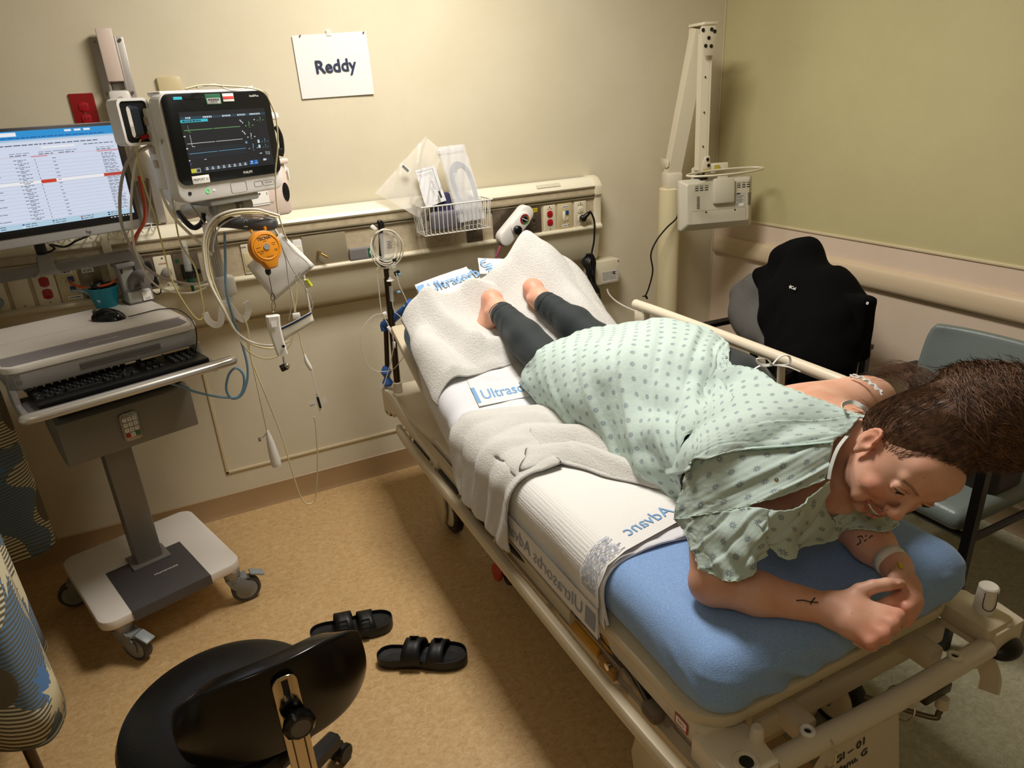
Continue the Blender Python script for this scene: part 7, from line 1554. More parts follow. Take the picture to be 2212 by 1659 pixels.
ts = dist[NPUSH:, None] + np.linspace(-.12, .012, 40)[None]; neg = BA.sdf(cam_ + dv[NPUSH:, None] * ts[..., None]) < .004; hit[NPUSH:] = np.where(neg.any(1), ts[np.arange(len(ts)), neg.argmax(1)] - .004, 1e9)
new = np.minimum(dist, hit); sh = dist - new; sh[NB0:NB1] += .006; new = dist - sh; adj = np.array(GF); e0 = np.concatenate([adj[:, [0, 1]], adj[:, [1, 2]], adj[:, [2, 3]], adj[:, [3, 0]]])
for _ in range(14):
    a_ = np.bincount(e0[:, 0], sh[e0[:, 1]], len(sh)) + np.bincount(e0[:, 1], sh[e0[:, 0]], len(sh)); c_ = np.bincount(e0[:, 0], minlength=len(sh)) + np.bincount(e0[:, 1], minlength=len(sh)); sh = np.maximum(dist - new, a_ / np.maximum(c_, 1))
GA = cam_ + dv * (dist - sh)[:, None]
for k, p in enumerate(GV): p.xyz = GA[k]
me = bpy.data.meshes.new('gown'); me.from_pydata([tuple(p) for p in GV], [], GF); ul = me.uv_layers.new(name='UVMap')
for l in me.loops: ul.data[l.index].uv = GU[l.vertex_index]
me.materials.append(m_gown); me.shade_smooth(); me.transform(WM[per.name].inverted()); go = bpy.data.objects.new('gown', me); COL.objects.link(go); go.parent = per; WM[go.name] = WM[per.name]
md_ = go.modifiers.new('solid', 'SOLIDIFY'); md_.thickness = .0018; md_.offset = 0
m_hem = mat('gown_hem', 'c3dccd', .85)
for L in GR: b = MB(); b.tube([p + V((.0007 * math.sin(k * 2.1), 0, .0007 * math.sin(k * 1.3))) for k, p in enumerate(L)], .0014, n=5, smooth=False); b.build('gown_hem', m_hem, go)
b = MB(); b.tube([p + (CAM - p).normalized() * .004 for p in [Dp(1500, 988, 1.405), Dp(1548, 978, 1.365), Dp(1625, 971, 1.332), Dp(1712, 964, 1.322), Dp(1796, 956, 1.322)]], .0011, n=5); b.build('shoulder_seam', mat('seam_green', '7fa692', .8), go)
m_tie = mat('white_tie', 'd9ddd8', .7)
T0 = Zp(1668, 788, .96)
b = MB()
for P in ([(0, 0, 0), (-.02, .0, .02), (-.045, .01, .022), (-.03, .005, .004), (0, 0, 0)], [(0, 0, 0), (.015, -.01, .022), (.04, -.015, .018), (.035, -.02, .0), (0, 0, 0)], [(0, 0, 0), (.02, -.03, .0), (.05, -.045, -.015)], [(0, 0, 0), (-.02, .02, -.005), (-.04, .03, -.02)]): b.tube([T0 + V(p) for p in P], 1, sec=[(-.0008, -.004), (-.0008, .004), (.0008, .004), (.0008, -.004)])
b.build('waist_tie', m_tie, go)
b = MB(); b.tube([Zp(1858, 895, 1.005), Zp(1828, 892, 1.02), Zp(1820, 875, 1.03), Zp(1840, 868, 1.032), Zp(1862, 878, 1.03), Zp(1874, 890, 1.02)], 1, sec=[(-.0008, -.004), (-.0008, .004), (.0008, .004), (.0008, -.004)]); b.build('neck_tie', m_tie, go)
for kk in range(2): b = MB(); b.tube([Dp(1836 + 4.4 * k + 1.2 * math.sin(k * 2.2 + kk), 810 + .15 * k * k + 1.5 * math.sin(k * 1.9 + kk * 2) + 4 * kk, 1.52 - .004 * k) for k in range(17)], .0022, n=5); b.build('ruffled_edge', m_tie, go)
b = MB(); b.tube([Dp(1868, 897, 1.385), Dp(1845, 925, 1.355), Dp(1812, 965, 1.31), Dp(1796, 1005, 1.295), Dp(1790, 1035, 1.29)], 1, sec=[(-.001, -.0032), (-.001, .0032), (.001, .0032), (.001, -.0032)]); b.build('neck_binding', mat('binding_white', 'c9cfc8', .8), go)
b = MB(frame(Dp(1677, 1037, 1.279), RT, z=-FW)); b.lathe([(0, .003), (.0015, .003), (.002, .002), (.004, .002), (.0042, 0)], n=16); b.build('snap', m_chrome, go)
# ---- hair: a scalp cap, a loose bun and many strands
BN = h(.012, .165, -.055) + V((.03, .0, -.03))
hb = Blob(); hb.ell(h(0, .050, -.025), (.080, .082, .092), M=HMx, k=.02); hb.ell(h(0, .0, -.055), (.068, .06, .06), M=HMx, k=.02); hb.cap(h(0, .10, -.03), BN, .055, .055, k=.03); hb.ell(BN, (.085, .075, .08), k=.03); hb.ell(BN + V((.07, .03, -.01)), (.05, .055, .055), k=.03); hb.ell(BN + V((-.01, .055, .02)), (.055, .05, .045), k=.03); hb.ell(BN + V((.05, -.03, -.05)), (.05, .045, .05), k=.03)
def facecut(Q): return Q
# keep the face, temples, ears and nape free
hb.ell(h(0, -.028, .085), (.080, .095, .075), M=HMx, k=.012, op='-'); hb.ell(h(0, -.075, .02), (.1, .062, .09), M=HMx, k=.012, op='-')
for s in (-1, 1): hb.ell(h(s * .08, -.015, .004), (.03, .036, .028), M=HMx, k=.008, op='-')
WH = waves(21, 10, 60, 160); WH2 = waves(22, 8, 25, 60); BNn = np.array(BN)
def hdisp(P): w_ = np.clip(1 - np.linalg.norm(P - BNn, axis=-1) / .16, 0, 1); return (.0012 + .006 * w_) * WH(P) + .010 * w_ * WH2(P)
hp_, hq_ = hb.mesh(.004, disp=hdisp)
m_hair, nt, b_ = newmat('brown_hair'); L_ = nt.links; b_.inputs['Roughness'].default_value = .55; b_.inputs['Specular IOR Level'].default_value = .25
tc = N(nt, 'ShaderNodeTexCoord'); n1 = N(nt, 'ShaderNodeTexNoise', i_Scale=70, i_Detail=6, i_Roughness=.7); L_.new(tc.outputs['Object'], n1.inputs['Vector']); rp = N(nt, 'ShaderNodeValToRGB'); e = rp.color_ramp.elements; e[0].position = .35; e[0].color = lin('38261b'); e[1].position = .72; e[1].color = lin('7d5a41'); L_.new(n1.outputs[0], rp.inputs[0]); L_.new(rp.outputs[0], b_.inputs['Base Color'])
hair = np_mesh('hair', hp_, hq_, m_hair, per, relax=1)
rs = np.random.RandomState(3)
def hn(i): return None
Qh = hl_(hp_); onscalp = np.linalg.norm(hp_ - BNn, axis=1) > .10
sid = np.where(onscalp)[0]; bid = np.where(~onscalp)[0]
c0 = np.array(h(0, .045, -.02))
vs = []; fs = []
def ribbon(P, w_):
    base = len(vs); n = len(P)
    for i in range(n):
        t = P[min(i + 1, n - 1)] - P[max(i - 1, 0)]; t = t / (np.linalg.norm(t) + 1e-9); vd = P[i] - np.array(CAM); s_ = np.cross(t, vd); s_ /= np.linalg.norm(s_) + 1e-9; ww = w_ * (1 - .75 * abs(2 * i / (n - 1) - 1) ** 3)
        vs.append(P[i] - s_ * ww); vs.append(P[i] + s_ * ww)
    for i in range(n - 1): fs.append((base + 2 * i, base + 2 * i + 1, base + 2 * i + 3, base + 2 * i + 2))
def settle(P, lift):
    P = np.array(P); e_ = .001; f = lambda Q: hb.sdf(Q[None])[0]
    for _ in range(2):
        d = f(P); g = np.stack([f(P + np.eye(3)[k] * e_) - d for k in range(3)], 1) / e_; g /= np.linalg.norm(g, axis=1)[:, None] + 1e-6; P = P - g * (d - lift)[:, None]
    return list(P)
for i in rs.choice(sid, 4200):
    p = hp_[i]; P = []; amp = rs.uniform(.0005, .003); ph_ = rs.uniform(0, 6); L = rs.uniform(.03, .075); tgt = BNn + rs.normal(size=3) * .03
    for k in range(8):
        f = k / 7; q = p + (tgt - p) / np.linalg.norm(tgt - p) * L * f; r_ = np.linalg.norm(p - c0); d = q - c0; dn = np.linalg.norm(d)
        if dn < r_ and np.linalg.norm(q - BNn) > .09: q = c0 + d / dn * (r_ + .0)
        P.append(q + (q - c0) / (np.linalg.norm(q - c0) + 1e-9) * (.0012 + amp * math.sin(3.1 * f)) + np.array([math.sin(ph_ + 7 * f), math.cos(ph_ * 2 + 6 * f), math.sin(ph_ * 3 + 5 * f)]) * amp * .7)
    ribbon(settle(P, .0015 + np.linspace(0, 1, 8) * rs.uniform(0, .004) + amp * np.sin(3.1 * np.linspace(0, 1, 8))), rs.uniform(.00025, .0006))
for i in rs.choice(bid, 4200):
    p = hp_[i]; d0 = p - BNn; ax = .45 * rs.normal(size=3) + np.array([.3, -.5, .9]); t = np.cross(ax, d0); t /= np.linalg.norm(t) + 1e-9; r_ = np.linalg.norm(d0); P = []; L = rs.uniform(.03, .09); out = rs.uniform(0, .007) if rs.rand() < .9 else rs.uniform(.004, .02); ph_ = rs.uniform(0, 6)
    for k in range(9):
        f = k / 8; q = p + t * L * (f - .5); d = q - BNn; d = d / np.linalg.norm(d); P.append(BNn + d * (r_ + .001 + out * f ** 2) + np.array([math.sin(ph_ + 9 * f), math.cos(ph_ + 8 * f), math.sin(2 * ph_ + 7 * f)]) * .002)
    ribbon(settle(P, .002 + rs.uniform(0, .008) + out * np.linspace(0, 1, 9) ** 2 + .003 * np.sin(ph_ + 8 * np.linspace(0, 1, 9))), rs.uniform(.00025, .0007))
# flyaway lock over the nape towards the wall side and wisps on the neck
for k_ in range(160):
    a = np.array(h(rs.uniform(.0, .05), rs.uniform(.04, .11), rs.uniform(-.12, -.08))); e_ = np.array(Dp(1890 + rs.uniform(-20, 40), 800 + rs.uniform(-8, 14), 1.40)) + rs.normal(size=3) * .006; up_ = np.array([0, 0, rs.uniform(.01, .04)])
    ribbon([a + (e_ - a) * f + up_ * math.sin(PI * f) for f in np.linspace(0, 1, 9)], .0003)
for k_ in range(120):
    a = np.array(h(rs.uniform(-.055, .04), rs.uniform(-.03, .0), rs.uniform(-.095, -.07))); e_ = a + np.array([-.01, .05, 0]) * rs.uniform(.3, 1) + rs.normal(size=3) * .01; ribbon([a + (e_ - a) * f + np.array([0, 0, .006]) * math.sin(PI * f) for f in np.linspace(0, 1, 7)], .0003)
me = bpy.data.meshes.new('hair_strands'); me.from_pydata([tuple(v) for v in vs], [], fs); me.materials.append(m_hair); me.shade_smooth(); me.transform(WM[per.name].inverted()); o = bpy.data.objects.new('hair_strands', me); COL.objects.link(o); o.parent = hair; o['kind'] = 'stuff'; WM[o.name] = WM[per.name]
# ------------------------------------------------------------ guest chairs, coats
m_vin = mat('slate_vinyl', '6c7672', .38, bump=.25, bsc=160); m_blk = mat('black_enamel_steel', '0d0d0e', .3)
def guest_chair(name, label, x, y, rz=0, group='guest chairs along the right wall'):
    """local: x to the back, y to the far side, origin under the seat centre"""
    t = thing(name, label, 'chair', (x, y, 0), rz, group=group); M = WM[t.name]
    s = Blob(); s.box((0, 0, .425), (.225 - .03, .245 - .03, .005), .03, k=.01); p_, q_ = s.mesh(.009); p_ = (np.c_[p_, np.ones(len(p_))] @ np.array([[M[i][j] for j in range(4)] for i in range(3)]).T); np_mesh('seat', p_, q_, m_vin, t)
    G = []
    for i in range(13):
        u = i / 12; z = .56 + .25 * u; x_ = .235 + .055 * u; G.append([M @ V((x_ + .025 * (1 - (2 * v / 16 - 1) ** 2) - .02 * abs(2 * v / 16 - 1) ** 4, (.255 - .02 * abs(2 * u - 1) ** 5) * (2 * v / 16 - 1), z)) for v in range(17)])
    b = MB(); b.sheet(G); bk = b.build('backrest', m_vin, t, smooth=60, solid=.035, off=0); md = bk.modifiers.new('b', 'BEVEL'); md.width = .012; md.segments = 3
    for s_ in (-1, 1):
        y_ = s_ * .27
        b = MB(M); b.tube([(-.215, y_, 0), (-.215, y_, .6), (-.205, y_, .635), (-.16, y_, .652)], 1, sec=[(-.013, -.013), (-.013, .013), (.013, .013), (.013, -.013)], up=(1, 0, 0)); b.build('leg', m_blk, t)
        b = MB(M); b.tube([(.30, y_, 0), (.27, y_, .3), (.265, y_, .64)], 1, sec=[(-.013, -.013), (-.013, .013), (.013, .013), (.013, -.013)], up=(1, 0, 0)); b.build('leg', m_blk, t)
        b = MB(M); b.tube([(-.23, y_, .64), (-.1, y_, .662), (.1, y_, .655), (.28, y_, .645)], 1, sec=[(-.009, -.02), (-.009, .02), (.009, .02), (.009, -.02)], up=(0, 0, 1)); b.build('armrest', m_black, t)
        b = MB(M); b.tube([(-.21, y_, .39), (.27, y_, .39)], .011, smooth=False); b.build('side_rail', m_blk, t)
    b = MB(M); b.tube([(-.2, -.26, .385), (-.2, .26, .385)], .011, smooth=False); b.build('front_rail', m_blk, t)
    b = MB(M); b.box((.262, 0, .52), (.02, .3, .03), .004); b.build('back_bracket', m_blk, t)
    return t
guest_chair('guest_chair', 'slate blue vinyl guest chair with black arms, behind the head of the person', 2.05, 1.20)
guest_chair('guest_chair', 'slate blue vinyl guest chair in the corner with coats piled over its back', 2.05, 1.95, R_(4))
WJ = waves(31, 8, 12, 40); WJ2 = waves(32, 8, 40, 90)
m_jk = mat('black_shell_fabric', '09090a', .95, bump=.4, bsc=45, spec=.1); m_hd = mat('charcoal_fleece', '55534f', .9, c2='5d5b57', sc=200, bump=.5, bsc=350)
def JP(px, py, X): return at(px, py, X=X)
t = thing('jacket', 'black hooded jacket draped over the back of the corner guest chair', 'jacket', (2.2, 1.95, .45))
b_ = Blob()
b_.cap(JP(1695, 560, 2.22), JP(1735, 555, 2.22), .055, .055, k=.05); b_.cap(JP(1665, 605, 2.22), JP(1800, 615, 2.2), .06, .06, k=.05); b_.cap(JP(1735, 560, 2.22), JP(1740, 640, 2.18), .08, .11, k=.05)
b_.chain([JP(1668, 625, 2.14), JP(1690, 690, 2.1), JP(1712, 770, 2.05), JP(1735, 800, 2.0)], [.055, .075, .085, .08], k=.05); b_.chain([JP(1790, 625, 2.16), JP(1790, 700, 2.1), JP(1780, 790, 2.03)], [.075, .09, .09], k=.05); b_.cap(JP(1740, 640, 2.15), JP(1750, 780, 2.02), .11, .11, k=.05)
b_.chain([JP(1815, 620, 2.2), JP(1832, 660, 2.18), JP(1826, 740, 2.12), JP(1808, 800, 2.08)], [.055, .06, .06, .05], k=.04); b_.cap(JP(1640, 592, 2.16), JP(1660, 610, 2.17), .028, .04, k=.03)
jp, jq = b_.mesh(.010, disp=lambda P: .007 * np.abs(WJ(P * np.array([1, 1, .35]))) + .003 * WJ2(P)); np_mesh('shell', jp, jq, m_jk, t, relax=1)
d_ = (RT * 1).normalized()
def jtext(s, px, py, size):
    r = np.array((FW + RT * ((px - 1106) / F_PX) - UPV * ((py - 829.5) / F_PX)).normalized()); dd = jp - np.array(CAM); tt = dd @ r; m = np.linalg.norm(dd - tt[:, None] * r, axis=1) < .012; k = tt[m].min(); return V(np.array(CAM) + r * (k - .006))
L0 = jtext('', 1713, 622, 0); F = frame(L0, (-.25, -1, .0), z=(-1, .1, .3)); b = MB(F)
for dx, dy in ((0, .004), (0, -.004), (-.004, 0), (.004, 0)): b.box((dx - .018, dy, 0), (.0045, .0045, .001), M=None)
b.build('logo_diamond', m_lab, t); text('Col', .015, F @ Matrix.Translation((.002, 0, 0)), m_lab, t, xs=1.4, bold=.0003)
t = thing('hoodie', 'charcoal grey fleece hoodie sleeve bulging out left of the black jacket', 'hoodie', (2.2, 2.2, .5))
b_ = Blob(); b_.chain([JP(1612, 640, 2.2), JP(1620, 680, 2.17), JP(1640, 715, 2.12)], [.06, .075, .07], k=.04); b_.cap(JP(1640, 620, 2.2), JP(1650, 700, 2.17), .06, .07, k=.04); b_.cap(JP(1648, 725, 2.1), JP(1670, 745, 2.07), .04, .05, k=.02)
p_, q_ = b_.mesh(.009, disp=lambda P: .008 * np.abs(WJ(P)) + .003 * WJ2(P)); np_mesh('sleeve', p_, q_, m_hd, t, relax=1)
t = thing('black_bag', 'limp black bag with small white mark hanging over the near corner of the coat chair', 'bag', (2.1, 1.7, .5))
b_ = Blob(); b_.box(JP(1842, 705, 2.15), (.02, .05, .10), .025, k=.02); b_.cap(JP(1845, 655, 2.18), JP(1872, 662, 2.18), .02, .012, k=.02)
p_, q_ = b_.mesh(.009, disp=lambda P: .006 * WJ(P) + .002 * WJ2(P)); np_mesh('bag', p_, q_, m_jk, t, relax=1)
b = MB(frame(JP(1874, 655, 2.10), (0, -1, .3), z=(-1, 0, .3))); b.lathe([(.002, 0), (.005, 0), (.005, .001), (.002, .001)], n=12); b.build('white_mark', m_lab, t)
t = thing('snakeskin_shoe', 'small brown snakeskin patterned flat shoe on the near guest chair seat', 'shoe', at(2122, 1036, Z=.46))
b_ = Blob(); c = at(2122, 1034, Z=.475); b_.ell(c, (.03, .045, .016), k=.01); b_.ell(c + V((-.002, .012, .016)), (.018, .026, .010), k=.005, op='-'); p_, q_ = b_.mesh(.004); np_mesh('upper', p_, q_, mat('snakeskin', '9a7c62', .4, c2='e0cdb4', sc=120, mixlo=.45, mixhi=.55), t)
t = thing('dark_handbag', 'dark brown handbag on the guest chair seat behind the bun', 'handbag', (2.12, 1.12, .46))
b_ = Blob(); b_.box(at(2105, 985, Z=.52), (.05, .08, .05), .03, k=.02); p_, q_ = b_.mesh(.008, disp=lambda P: .004 * WJ(P)); np_mesh('body', p_, q_, mat('dark_leather', '1e1613', .4), t)
# ------------------------------------------------------------ stool, sandals, curtain, and what the wire basket holds
m_sv = mat('black_vinyl', '0c0b0b', .32, bump=.15, bsc=250); m_bsh = mat('black_gloss_shell', '0a0909', .2)
SC = V((-.115, 1.27, 0))
t = thing('stool_chair', 'black round seated rolling stool with curved backrest and chrome upright', 'stool', SC); M = WM[t.name]
b = MB(M); b.lathe([(0, .415), (.16, .415), (.19, .42), (.203, .435), (.206, .455), (.198, .472), (.175, .482), (.1, .488), (0, .49)], n=64); b.build('seat', m_sv, t)
b = MB(M); b.cyl((0, 0, .1), (0, 0, .42), .025, n=24); b.build('gas_column', m_black, t)
b = MB(M); b.cyl((0, 0, .07), (0, 0, .13), .045, n=24, bev=.005); b.build('hub', m_black, t)
for k in range(5):
    a = R_(38 + 72 * k); e = V((math.cos(a), math.sin(a), 0)); b = MB(M); b.tube([e * .03 + V((0, 0, .105)), e * .16 + V((0, 0, .1)), e * .275 + V((0, 0, .085))], lambda u: .024 - .004 * u, sec=[(-.8, -1), (-.8, 1), (.6, 1), (.9, .5), (.9, -.5), (.6, -1)], up=(0, 0, 1)); lg_ = b.build('base_arm', m_black, t, smooth=30)
    b = MB(M); b.cyl(e * .275 + V((0, 0, .09)), e * .275 + V((0, 0, .05)), .012, n=12); b.build('caster_stem', m_black, lg_)
    for s_ in (-1, 1): n_ = V((-e.y, e.x, 0)); b = MB(M @ frame(e * .285 + V((0, 0, .026)) + n_ * (s_ * .014), e, z=n_)); b.lathe([(0, -.009), (.022, -.009), (.026, -.005), (.026, .005), (.022, .009), (0, .009)], n=24); b.build('caster_wheel', m_black, lg_)
G = []; am = R_(-84); RB = .225; BC = V((.088, .055, 0))
for i in range(15):
    u = i / 14; row = []
    for j in range(41):
        v = 2 * j / 40 - 1; hh = .098 * (1 - abs(v) ** 4 * .45); a = am + v * R_(46); r = RB + .02 * (2 * u - 1) * 0 + .012 * math.sin(PI * u); z = .560 + (2 * u - 1) * hh + .030 * (1 - v * v)
        row.append((BC.x + r * math.cos(a), BC.y + r * math.sin(a), z))
    G.append(row)
b = MB(M); b.sheet(G); bk = b.build('backrest', m_bsh, t, smooth=70, solid=.045, off=0); md = bk.modifiers.new('b', 'BEVEL'); md.width = .018; md.segments = 4
br = V((math.cos(am), math.sin(am), 0)); bt = V((-br.y, br.x, 0))
F = M @ frame(BC + br * (RB + .034) + bt * .01 + V((0, 0, .600)), bt, z=br)
m_ch2 = mat('polished_steel', 'c9bda8', .15, metal=1)
b = MB(F); P = rrect(.046, .30, .018, cy=-.075); b.prism(P, .005, bev=.0015); b.build('upright', m_ch2, t)
b = MB(F); b.box((0, .05, .0052), (.012, .035, .0014), .0005); b.build('upright_slot', m_dark, t)
for x in (-.010, .012): b = MB(F); b.tube([(x, -.07, .0055), (x, -.2, .0055)], .0014, smooth=False, n=5); b.build('upright_groove', mat('groove_dark', '5b5146', .4, metal=.8), t)
b = MB(F); b.cyl((0, .03, .004), (0, .03, .018), .008, n=6); b.build('bolt', m_chrome, t)
b = MB(F); b.lathe([(.021 * (1), .005), (.022, .022), (.026, .026), (.03, .034), (.03, .044), (.024, .05), (0, .05)], M=Matrix.Translation((.004, -.012, 0)), n=10); b.lathe([(0, .005), (.02, .005), (.02, .02), (0, .02)], M=Matrix.Translation((0, .008, 0)), n=8); b.build('adjustment_knob', m_bsh, t)
b = MB(F); b.lathe([(0, .0505), (.018, .0505), (.019, .049)], M=Matrix.Translation((.004, -.012, 0)), n=24); b.build('knob_cap', m_dgrey, t)
b = MB(M); b.tube([BC + br * (RB + .03) + V((0, 0, .41)), BC + br * (RB + .02) + V((0, 0, .39)), br * .12 + V((0, 0, .385)), br * .05 + V((0, 0, .395))], 1, sec=[(-.003, -.022), (-.003, .022), (.003, .022), (.003, -.022)], up=(0, 0, 1)); b.build('seat_bracket', m_ch2, t)
# sandals
def sandal(label, heel, toe, side, roll=0):
    d = V((toe[0] - heel[0], toe[1] - heel[1], 0)); L = d.length; M0 = frame((heel[0], heel[1], 0), d, z=(0, 0, 1)); t = thing('sandal', label, 'sandal', group='pair of black buckled sandals', M=M0); s = side
    out = [(.0, 0), (.004, .018), (.02, .031), (.05, .036), (.09, .034), (.13, .036), (.17, .044), (.21, .048), (.245, .043), (.268, .028), (.276, .008), (.272, -.015), (.258, -.034), (.23, -.044), (.19, -.046), (.15, -.038), (.11, -.032), (.07, -.033), (.035, -.034), (.012, -.024), (.003, -.01)]
    out = [(x * L / .276, y * s) for x, y in out]; C = catmull([V((x, y, 0)) for x, y in out], 3, True); P = [(p.x, p.y) for p in C]
    if s < 0: P = P[::-1]
    m_eva = mat('black_foam_rubber', '0c0c0d', .5)
    cx = L / 2
    def ring(sc, z): return [(cx + (x - cx) * (1 - sc * 1.0), y * (1 - sc * 3), z) for x, y in P]
    b = MB(M0); R0 = [ring(.03, .0), ring(0, .006), ring(-.004, .03), ring(0, .038), ring(.016, .038), ring(.035, .026), ring(.2, .024)]; b.sheet(R0, closed=True); b.raw([p for p in ring(.03, 0)], [list(range(len(P)))]); b.raw(ring(.2, .024), [list(range(len(P)))]); b.build('footbed', m_eva, t, smooth=50)
    for k, (x0, w_, hh) in enumerate(((.115, .052, .070), (.188, .046, .054))):
        x0 = x0 * L / .276; G = []
        for i in range(19):
            a = PI * i / 18; y = -.041 * math.cos(a) * s; z = .024 + hh * math.sin(a) ** .75 * (.75); G.append([(x0 + (v - .5) * w_ * (1 + .25 * (1 - math.sin(a))) + .006 * math.cos(a), y, z) for v in (0, .33, .66, 1)])
        b = MB(M0); b.sheet(G); st = b.build('strap', m_eva, t, smooth=60, solid=.005, off=1)
        F = M0 @ Matrix.Translation((x0, -.030 * s * (1), .024 + hh * .60)) @ Matrix.Rotation(R_(52) * s, 4, 'X'); b = MB(F); b.tube([(-.013, -.012, .003), (.013, -.012, .003), (.013, .012, .003), (-.013, .012, .003)], .0022, n=6, closed=True, smooth=False); b.tube([(-.012, 0, .004), (.012, 0, .004)], .0013, n=6, smooth=False); b.box((0, -.022, 0), (.022, .03, .003), .001); b.build('buckle', m_eva, st)
    return t
sandal('black two strap sandal partly behind the stool backrest', (.128, 1.935), (.388, 1.872), 1); sandal('black two strap sandal lying alone nearer to the stretcher', (.296, 1.735), (.545, 1.600), -1)
# privacy curtain
m_cur, nt, b_ = newmat('leaf_print_curtain'); L_ = nt.links; b_.inputs['Roughness'].default_value = .85; b_.inputs['Specular IOR Level'].default_value = .15
uv = N(nt, 'ShaderNodeUVMap'); sp = N(nt, 'ShaderNodeSeparateXYZ'); L_.new(uv.outputs[0], sp.inputs[0])
nz_ = N(nt, 'ShaderNodeTexNoise', i_Scale=4.0, i_Detail=0); L_.new(uv.outputs[0], nz_.inputs['Vector'])
wv = MT('SINE', MT('MULTIPLY', MT('ADD', sp.outputs[1], MT('MULTIPLY', nz_.outputs[0], .09)), 560)); strp = MT('GREATER_THAN', wv, .1)
big = N(nt, 'ShaderNodeTexNoise', i_Scale=6.5, i_Detail=0); L_.new(uv.outputs[0], big.inputs['Vector'])
def mixc(f, a, b):
    n = N(nt, 'ShaderNodeMix', data_type='RGBA'); L_.new(f, n.inputs[0]) if not isinstance(f, float) else None
    for i, v in ((6, a), (7, b)):
        if isinstance(v, str): n.inputs[i].default_value = lin(v)
        else: L_.new(v, n.inputs[i])
    return n.outputs[2]
zone = MT('GREATER_THAN', big.outputs[0], .52); base = mixc(strp, mixc(zone, '6a6556', '6684a3'), mixc(zone, 'dcd3b6', '6a6556'))
def cellmask(sx, sy, ox, oy, rx, ry, lobes=0, amp=0):
    u = MT('SUBTRACT', MT('FRACT', MT('ADD', MT('DIVIDE', sp.outputs[0], sx), ox)), .5); rowi = MT('FLOOR', MT('ADD', MT('DIVIDE', sp.outputs[0], sx), ox)); v = MT('SUBTRACT', MT('FRACT', MT('ADD', MT('ADD', MT('DIVIDE', sp.outputs[1], sy), oy), MT('MULTIPLY', rowi, .37))), .5)
    u = MT('MULTIPLY', u, sx / rx); v = MT('MULTIPLY', v, sy / ry); r = MT('SQRT', MT('ADD', MT('MULTIPLY', u, u), MT('MULTIPLY', v, v)))
    if lobes: a = MT('ARCTAN2', u, v); r = MT('ADD', r, MT('ADD', MT('MULTIPLY', MT('ABSOLUTE', MT('SINE', MT('MULTIPLY', a, lobes))), amp), MT('MULTIPLY', MT('ABSOLUTE', MT('SINE', MT('MULTIPLY', a, lobes * 3))), amp * .35)))
    return MT('LESS_THAN', r, 1.0)
c1_ = mixc(cellmask(.26, .34, .1, .2, .055, .065), base, '6a6250'); c2_ = mixc(cellmask(.26, .42, .55, .62, .045, .06, 3.5, .35), c1_, '5b82b4'); c3_ = mixc(cellmask(.30, .38, .35, .05, .085, .085, 3.5, .4), c2_, 'd8cfae'); L_.new(c3_, b_.inputs['Base Color'])
PL = [(-.60, 2.62), (-.575, 2.50), (-.61, 2.44), (-.70, 2.42), (-.80, 2.36), (-.80, 2.22), (-.72, 2.10), (-.60, 2.02), (-.545, 1.93), (-.55, 1.83), (-.50, 1.74), (-.478, 1.64), (-.50, 1.56), (-.56, 1.56), (-.65, 1.60), (-.70, 1.54), (-.68, 1.44), (-.60, 1.37), (-.585, 1.28), (-.62, 1.18), (-.70, 1.10), (-.72, .95), (-.62, .85), (-.68, .72)]
CL = catmull([V((x, y, 0)) for x, y in PL], 6); lu = [0]
for a, b2 in zip(CL, CL[1:]): lu.append(lu[-1] + (b2 - a).length)
vs_, uv_ = [], []; NR = 24; ZH, ZTOP = .30, 2.5
for i in range(NR + 1):
    f = i / NR; z = ZH + (ZTOP - ZH) * f
    for k, p in enumerate(CL): q_ = p.lerp(V((-.64, p.y, 0)), .35 * f); vs_.append((q_.x, q_.y, z + .006 * math.sin(lu[k] * 9) * (1 - f))); uv_.append((lu[k], z))
n_ = len(CL); me = bpy.data.meshes.new('fabric'); me.from_pydata(vs_, [], [(i * n_ + k, i * n_ + k + 1, (i + 1) * n_ + k + 1, (i + 1) * n_ + k) for i in range(NR) for k in range(n_ - 1)]); ul = me.uv_layers.new(name='UVMap')
for l in me.loops: ul.data[l.index].uv = uv_[l.vertex_index]
me.materials.append(m_cur); me.shade_smooth(); t = thing('privacy_curtain', 'grey brown privacy curtain printed with cream and blue leaves, hanging at the left', 'curtain', (-.6, 1.8, .3)); me.transform(WM[t.name].inverted())
o = bpy.data.objects.new('fabric', me); COL.objects.link(o); o.parent = t; WM[o.name] = WM[t.name]; md = o.modifiers.new('s', 'SOLIDIFY'); md.thickness = .0015
b = MB(); b.tube([p.lerp(V((-.64, p.y, 0)), 0) + V((0, 0, ZH + .003)) for p in CL], .0035, n=6, smooth=False); b.build('hem', mat('curtain_hem', '6b624d', .8), t)
b = MB(); b.box((-.64, 1.62, 2.52), (.03, 2.4, .03), .004); b.build('track', m_wht, t)
t = thing('dark_pole', 'dark metal leg standing behind the lowest curtain fold at the bottom left', 'pole', at(78, 1655, Z=.12)); p = at(78, 1655, Z=.12); b = MB(); b.cyl((p.x, p.y, 0), (p.x, p.y, .45), .013, n=14); b.build('leg', m_bronze, t)
